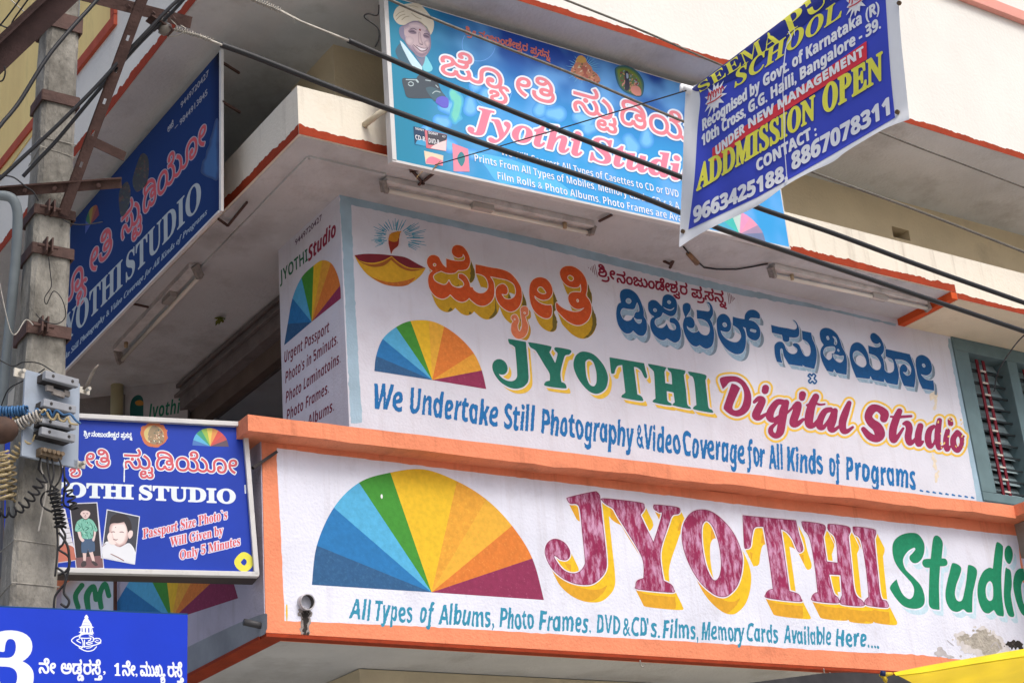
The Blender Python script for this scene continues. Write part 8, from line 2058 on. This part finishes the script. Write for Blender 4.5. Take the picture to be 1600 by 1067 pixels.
def cable(label, pts, d0, d1, r, m_, group=G_C):
    x0, x1 = pts[0][0], pts[-1][0]
    L_ = [(x, y, 1 / (1 / d0 + (1 / d1 - 1 / d0) * (x - x0) / (x1 - x0))) for x, y in pts]
    S = spline([(*q, False) for q in L_], False, 8)
    o = MB().tube([at(x, y, d) for x, y, d in S], r, 8).build('overhead_cable', m_, None, True)
    return tag(o, label, 'cable', group)


DC = DP + 0.12
cable('lower thick black cable, from the bound insulator to the right edge', [(345, 70), (400, 90), (520.5, 137.5), (616, 174), (768, 229), (976, 298), (1116, 354), (1200, 383), (1400, 450), (1548, 500), (1660, 538)], DC + 0.1, 8.0, 0.0118, m_black)
cable('upper thick black cable crossing the pink Jyothi lettering', [(543, 63), (640, 106), (740, 149), (900, 214), (1065, 277), (1180, 323), (1300, 364), (1440, 416), (1600, 473), (1680, 502)], DC + 0.6, 8.0, 0.0118, m_black)
cable('bare steel cable over the turbaned man and the two devotional pictures', [(590, -8), (609, 0), (668, 26), (770, 67), (903, 119.5), (1070, 191), (1269, 269), (1430, 328), (1600, 394), (1700, 434)], DC + 0.8, 8.4, 0.0062, m_steel)
cable('thin steel cable crossing the ivory wall above the school banner', [(860, -10), (883, 0), (1000, 47), (1122, 100), (1375.7, 207), (1500, 255), (1600, 293), (1700, 330)], DC + 1.2, 8.6, 0.0052, m_steel)
wv_ = MB()
P = [at(x, y, DC + 0.05) for x, y in spline([(*q, False) for q in ((258, 44), (285, 50), (310, 56), (330, 64), (347, 71))], False, 8)]
wv_.tube(P, 0.005, 7)
hx = helix([(276, 46), (300, 53), (332, 64)], DC + 0.05, 3.2, 14, 0.002, 10)
wv_.tube(hx, 0.0022, 5)
wv_.tube([at(x, y, DC + 0.03) for x, y in spline([(*q, False) for q in ((262, 20), (268, 32), (276, 42), (268, 52), (262, 58), (280, 55), (290, 46), (282, 40))], False, 6)], 0.0022, 5)
tag(wv_.build('binding_wire', m_galv, None, True), 'silvery binding wire wound round the cable end at the insulator', 'wire')
wv_ = MB()
wv_.tube([at(x, y, DC + 0.5) for x, y in ((375, -12), (395, 0), (440, 18), (470, 34), (520, 54), (545, 64))], 0.005, 7)
wv_.tube(helix([(385, -6), (410, 5), (440, 18)], DC + 0.5, 4, 16, 0.002, 10), 0.0024, 5)
wv_.tube([at(x, y, DC + 0.48) for x, y in ((430, 14), (446, 22), (458, 28), (460, 36))], 0.002, 5)
tag(wv_.build('binding_wire', m_galv, None, True), 'silvery binding wire spiralling round the upper cable at the top edge', 'wire')
cable('black service cable from the top edge across the yellow wall to the left edge', [(170, -22), (152, 0), (80, 82), (30, 160), (0, 197), (-30, 240)], DP - 0.1, DP - 0.5, 0.0075, m_black)
cable('outer black service cable of the pair falling from the insulator to the left edge', [(290, -10), (264, 14), (220, 60), (197, 84), (150, 136), (90, 196), (36, 246), (8, 272), (-20, 296)], DC, DP - 0.2, 0.0075, m_black)
cable('inner black service cable of the pair reaching the pole above the level arm', [(300, -16), (270, 18), (232, 54), (200, 88), (150, 146), (90, 218), (60, 250), (36, 276)], DC + 0.03, DP - 0.12, 0.0075, m_black)
wire('thin black wire curling beneath the channel beam at the top left', [(-10, 52, DP - .2), (10, 28, DP - .2), (28, 4, DP - .2), (36, -10, DP - .2)], 0.003, m_kw)
wire('second thin black wire bowing down at the top left corner', [(-6, 36, DP - .15), (14, 44, DP - .15), (22, 30, DP - .15), (48, -6, DP - .15)], 0.003, m_kw)
wire('thin black wire loop at the left edge beside the yellow wall', [(-5, 128, DP - .3), (4, 126, DP - .3), (8, 115, DP - .3), (7, 104, DP - .3)], 0.003, m_kw)
wire('short pale wire at the top edge on the left', [(12, -4, DP - .1), (30, 12, DP - .1), (42, 22, DP - .1)], 0.002, m_galv)
wire('thin black wire arching down across the window', [(1640, 494, 9.6), (1600, 524, 9.7), (1578, 550, 9.8), (1560, 580, 9.9), (1553, 612, 9.9)], 0.004, m_black)
wire('thin black wire hanging over the left board clamps', [(-6, 274, DP - .1), (20, 277, DP - .1), (40, 292, DP - .1), (52, 300, DP - .1), (60, 314, DP - .1)], 0.0028, m_kw)
wire('frayed dark wire dangling under the upper slab at the banner edge', [(592, 8, 8.0), (590, 24, 8.0), (575, 22, 8.0), (570, 28, 8.0), (590, 44, 8.0), (592, 62, 8.0), (586, 74, 8.0)], 0.004, m_kw)
wire('dark wire stub on the soffit at the blue border', [(348, 497, 7.6), (352, 512, 7.6)], 0.003, m_kw) if False else None

# yellow awning at the lower right
ya, yb, yc = at(1397, 1053, 6.3), at(1640, 1008, 6.0), at(1520, 1120, 5.3)
F_YT = Plane(ya, np.cross(yb - ya, yc - ya))


def tarp_depth(x, y):
    P = F_YT.hit(np.stack([x, y], 1))
    d = (P - CAM) @ AX[2]
    return d + 0.012 * np.sin((x - 1390) * 0.05 + (y - 1050) * 0.09) + 0.008 * np.sin(x * 0.11 - y * 0.02)


TP = Cloth(tarp_depth)
for i_, q_ in enumerate(([(0, 640), (12, 610), (30, 598), (52, 588), (70, 576)], [(-5, 560), (20, 572), (36, 566), (62, 568), (88, 584)])):
    wire(('thin dark wire arching up from the left edge to the top of the fuse board', 'thin dark wire running level behind the top left corner of the fuse board')[i_], [(*q, D0 + .12) for q in q_], 0.0022, m_kw)
for i_, q_ in enumerate(([(66, 706), (64, 730), (72, 760), (66, 800), (60, 830)], [(80, 712), (84, 740), (78, 770), (86, 800), (90, 850), (86, 900)], [(92, 716), (97, 735), (92, 752), (84, 765), (92, 780)])):
    wire(('grey wire hanging straight down the pole from the terminal strip', 'long dark wire following the right edge of the pole down to the street sign', 'short dark wire bending back under the terminal strip')[i_], [(*q, D0 + .03) for q in q_], 0.0032, (m_gw, m_kw, m_kw)[i_])
yt = thing('yellow_awning', 'bright yellow tarpaulin awning tied up below the balcony at the lower right', 'awning', TP.hit([(1500, 1060)])[0])
area('tarpaulin', mat('yellow_tarpaulin', (214, 186, 14), rough=0.5, var=0.06, vs=5, spec=0.4), TP, 0, yt, '1396,1051c 1450,1040 1520,1029 1640,1009c 1660,1130c 1500,1130c 1450,1082', st=1.0)
area('hem', mat('bright_yellow_hem', (244, 222, 34), rough=0.5, var=0.04), TP, 4, yt, '1396,1050c 1450,1039 1520,1027 1640,1006c 1640,1019c 1520,1037 1450,1049 1400,1055c', st=0.8)
mb = MB()
kq = TP.hit([(1394, 1052)])[0]
mb.tube([kq, at(1386, 1053, 6.32), at(1380, 1055, 6.33), at(1374, 1054, 6.34)], [0.006, 0.009, 0.014, 0.004], 8)
mb.tube([at(1382, 1056, 6.32), at(1383, 1062, 6.32), at(1385, 1066, 6.32)], [0.007, 0.01, 0.003], 7)
mb.build('tie_knot', mat('yellow_knot', (206, 176, 40), rough=0.6), yt, True)
MB().tube([at(1383, 1052, 6.3), at(1376, 1051, 6.3)], 0.011, 9).build('blue_cord', mat('navy_cord', (30, 44, 92), rough=0.6), yt, True)
wire('thin pale cord loop hanging from the soffit below the orange edge', [(1000, 1031, 6.9), (1002, 1040, 6.9), (1006, 1041, 6.9), (1009, 1036, 6.9)], 0.003, m_galv)
wire('pale wire hook under the balcony left of the yellow awning', [(1287, 1044, 7.4), (1289, 1056, 7.4), (1294, 1060, 7.4), (1297, 1050, 7.4)], 0.003, m_galv)
dk = thing('shade_sheet', 'dark grey sheet added for the shade under the balcony beside the yellow awning', 'awning', at(1320, 1075, 6.9))  # dark sheet put in for the dim underside of the balcony
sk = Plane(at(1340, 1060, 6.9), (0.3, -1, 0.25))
area('sheet', mat('shade_charcoal', (52, 50, 50), rough=0.6, var=0.2, vs=6), sk, 0, dk, '1150,1069c 1286,1051c 1340,1050 1420,1056c 1500,1120c 1240,1120c', st=1.0)

bpy.data.scenes.remove(TS)
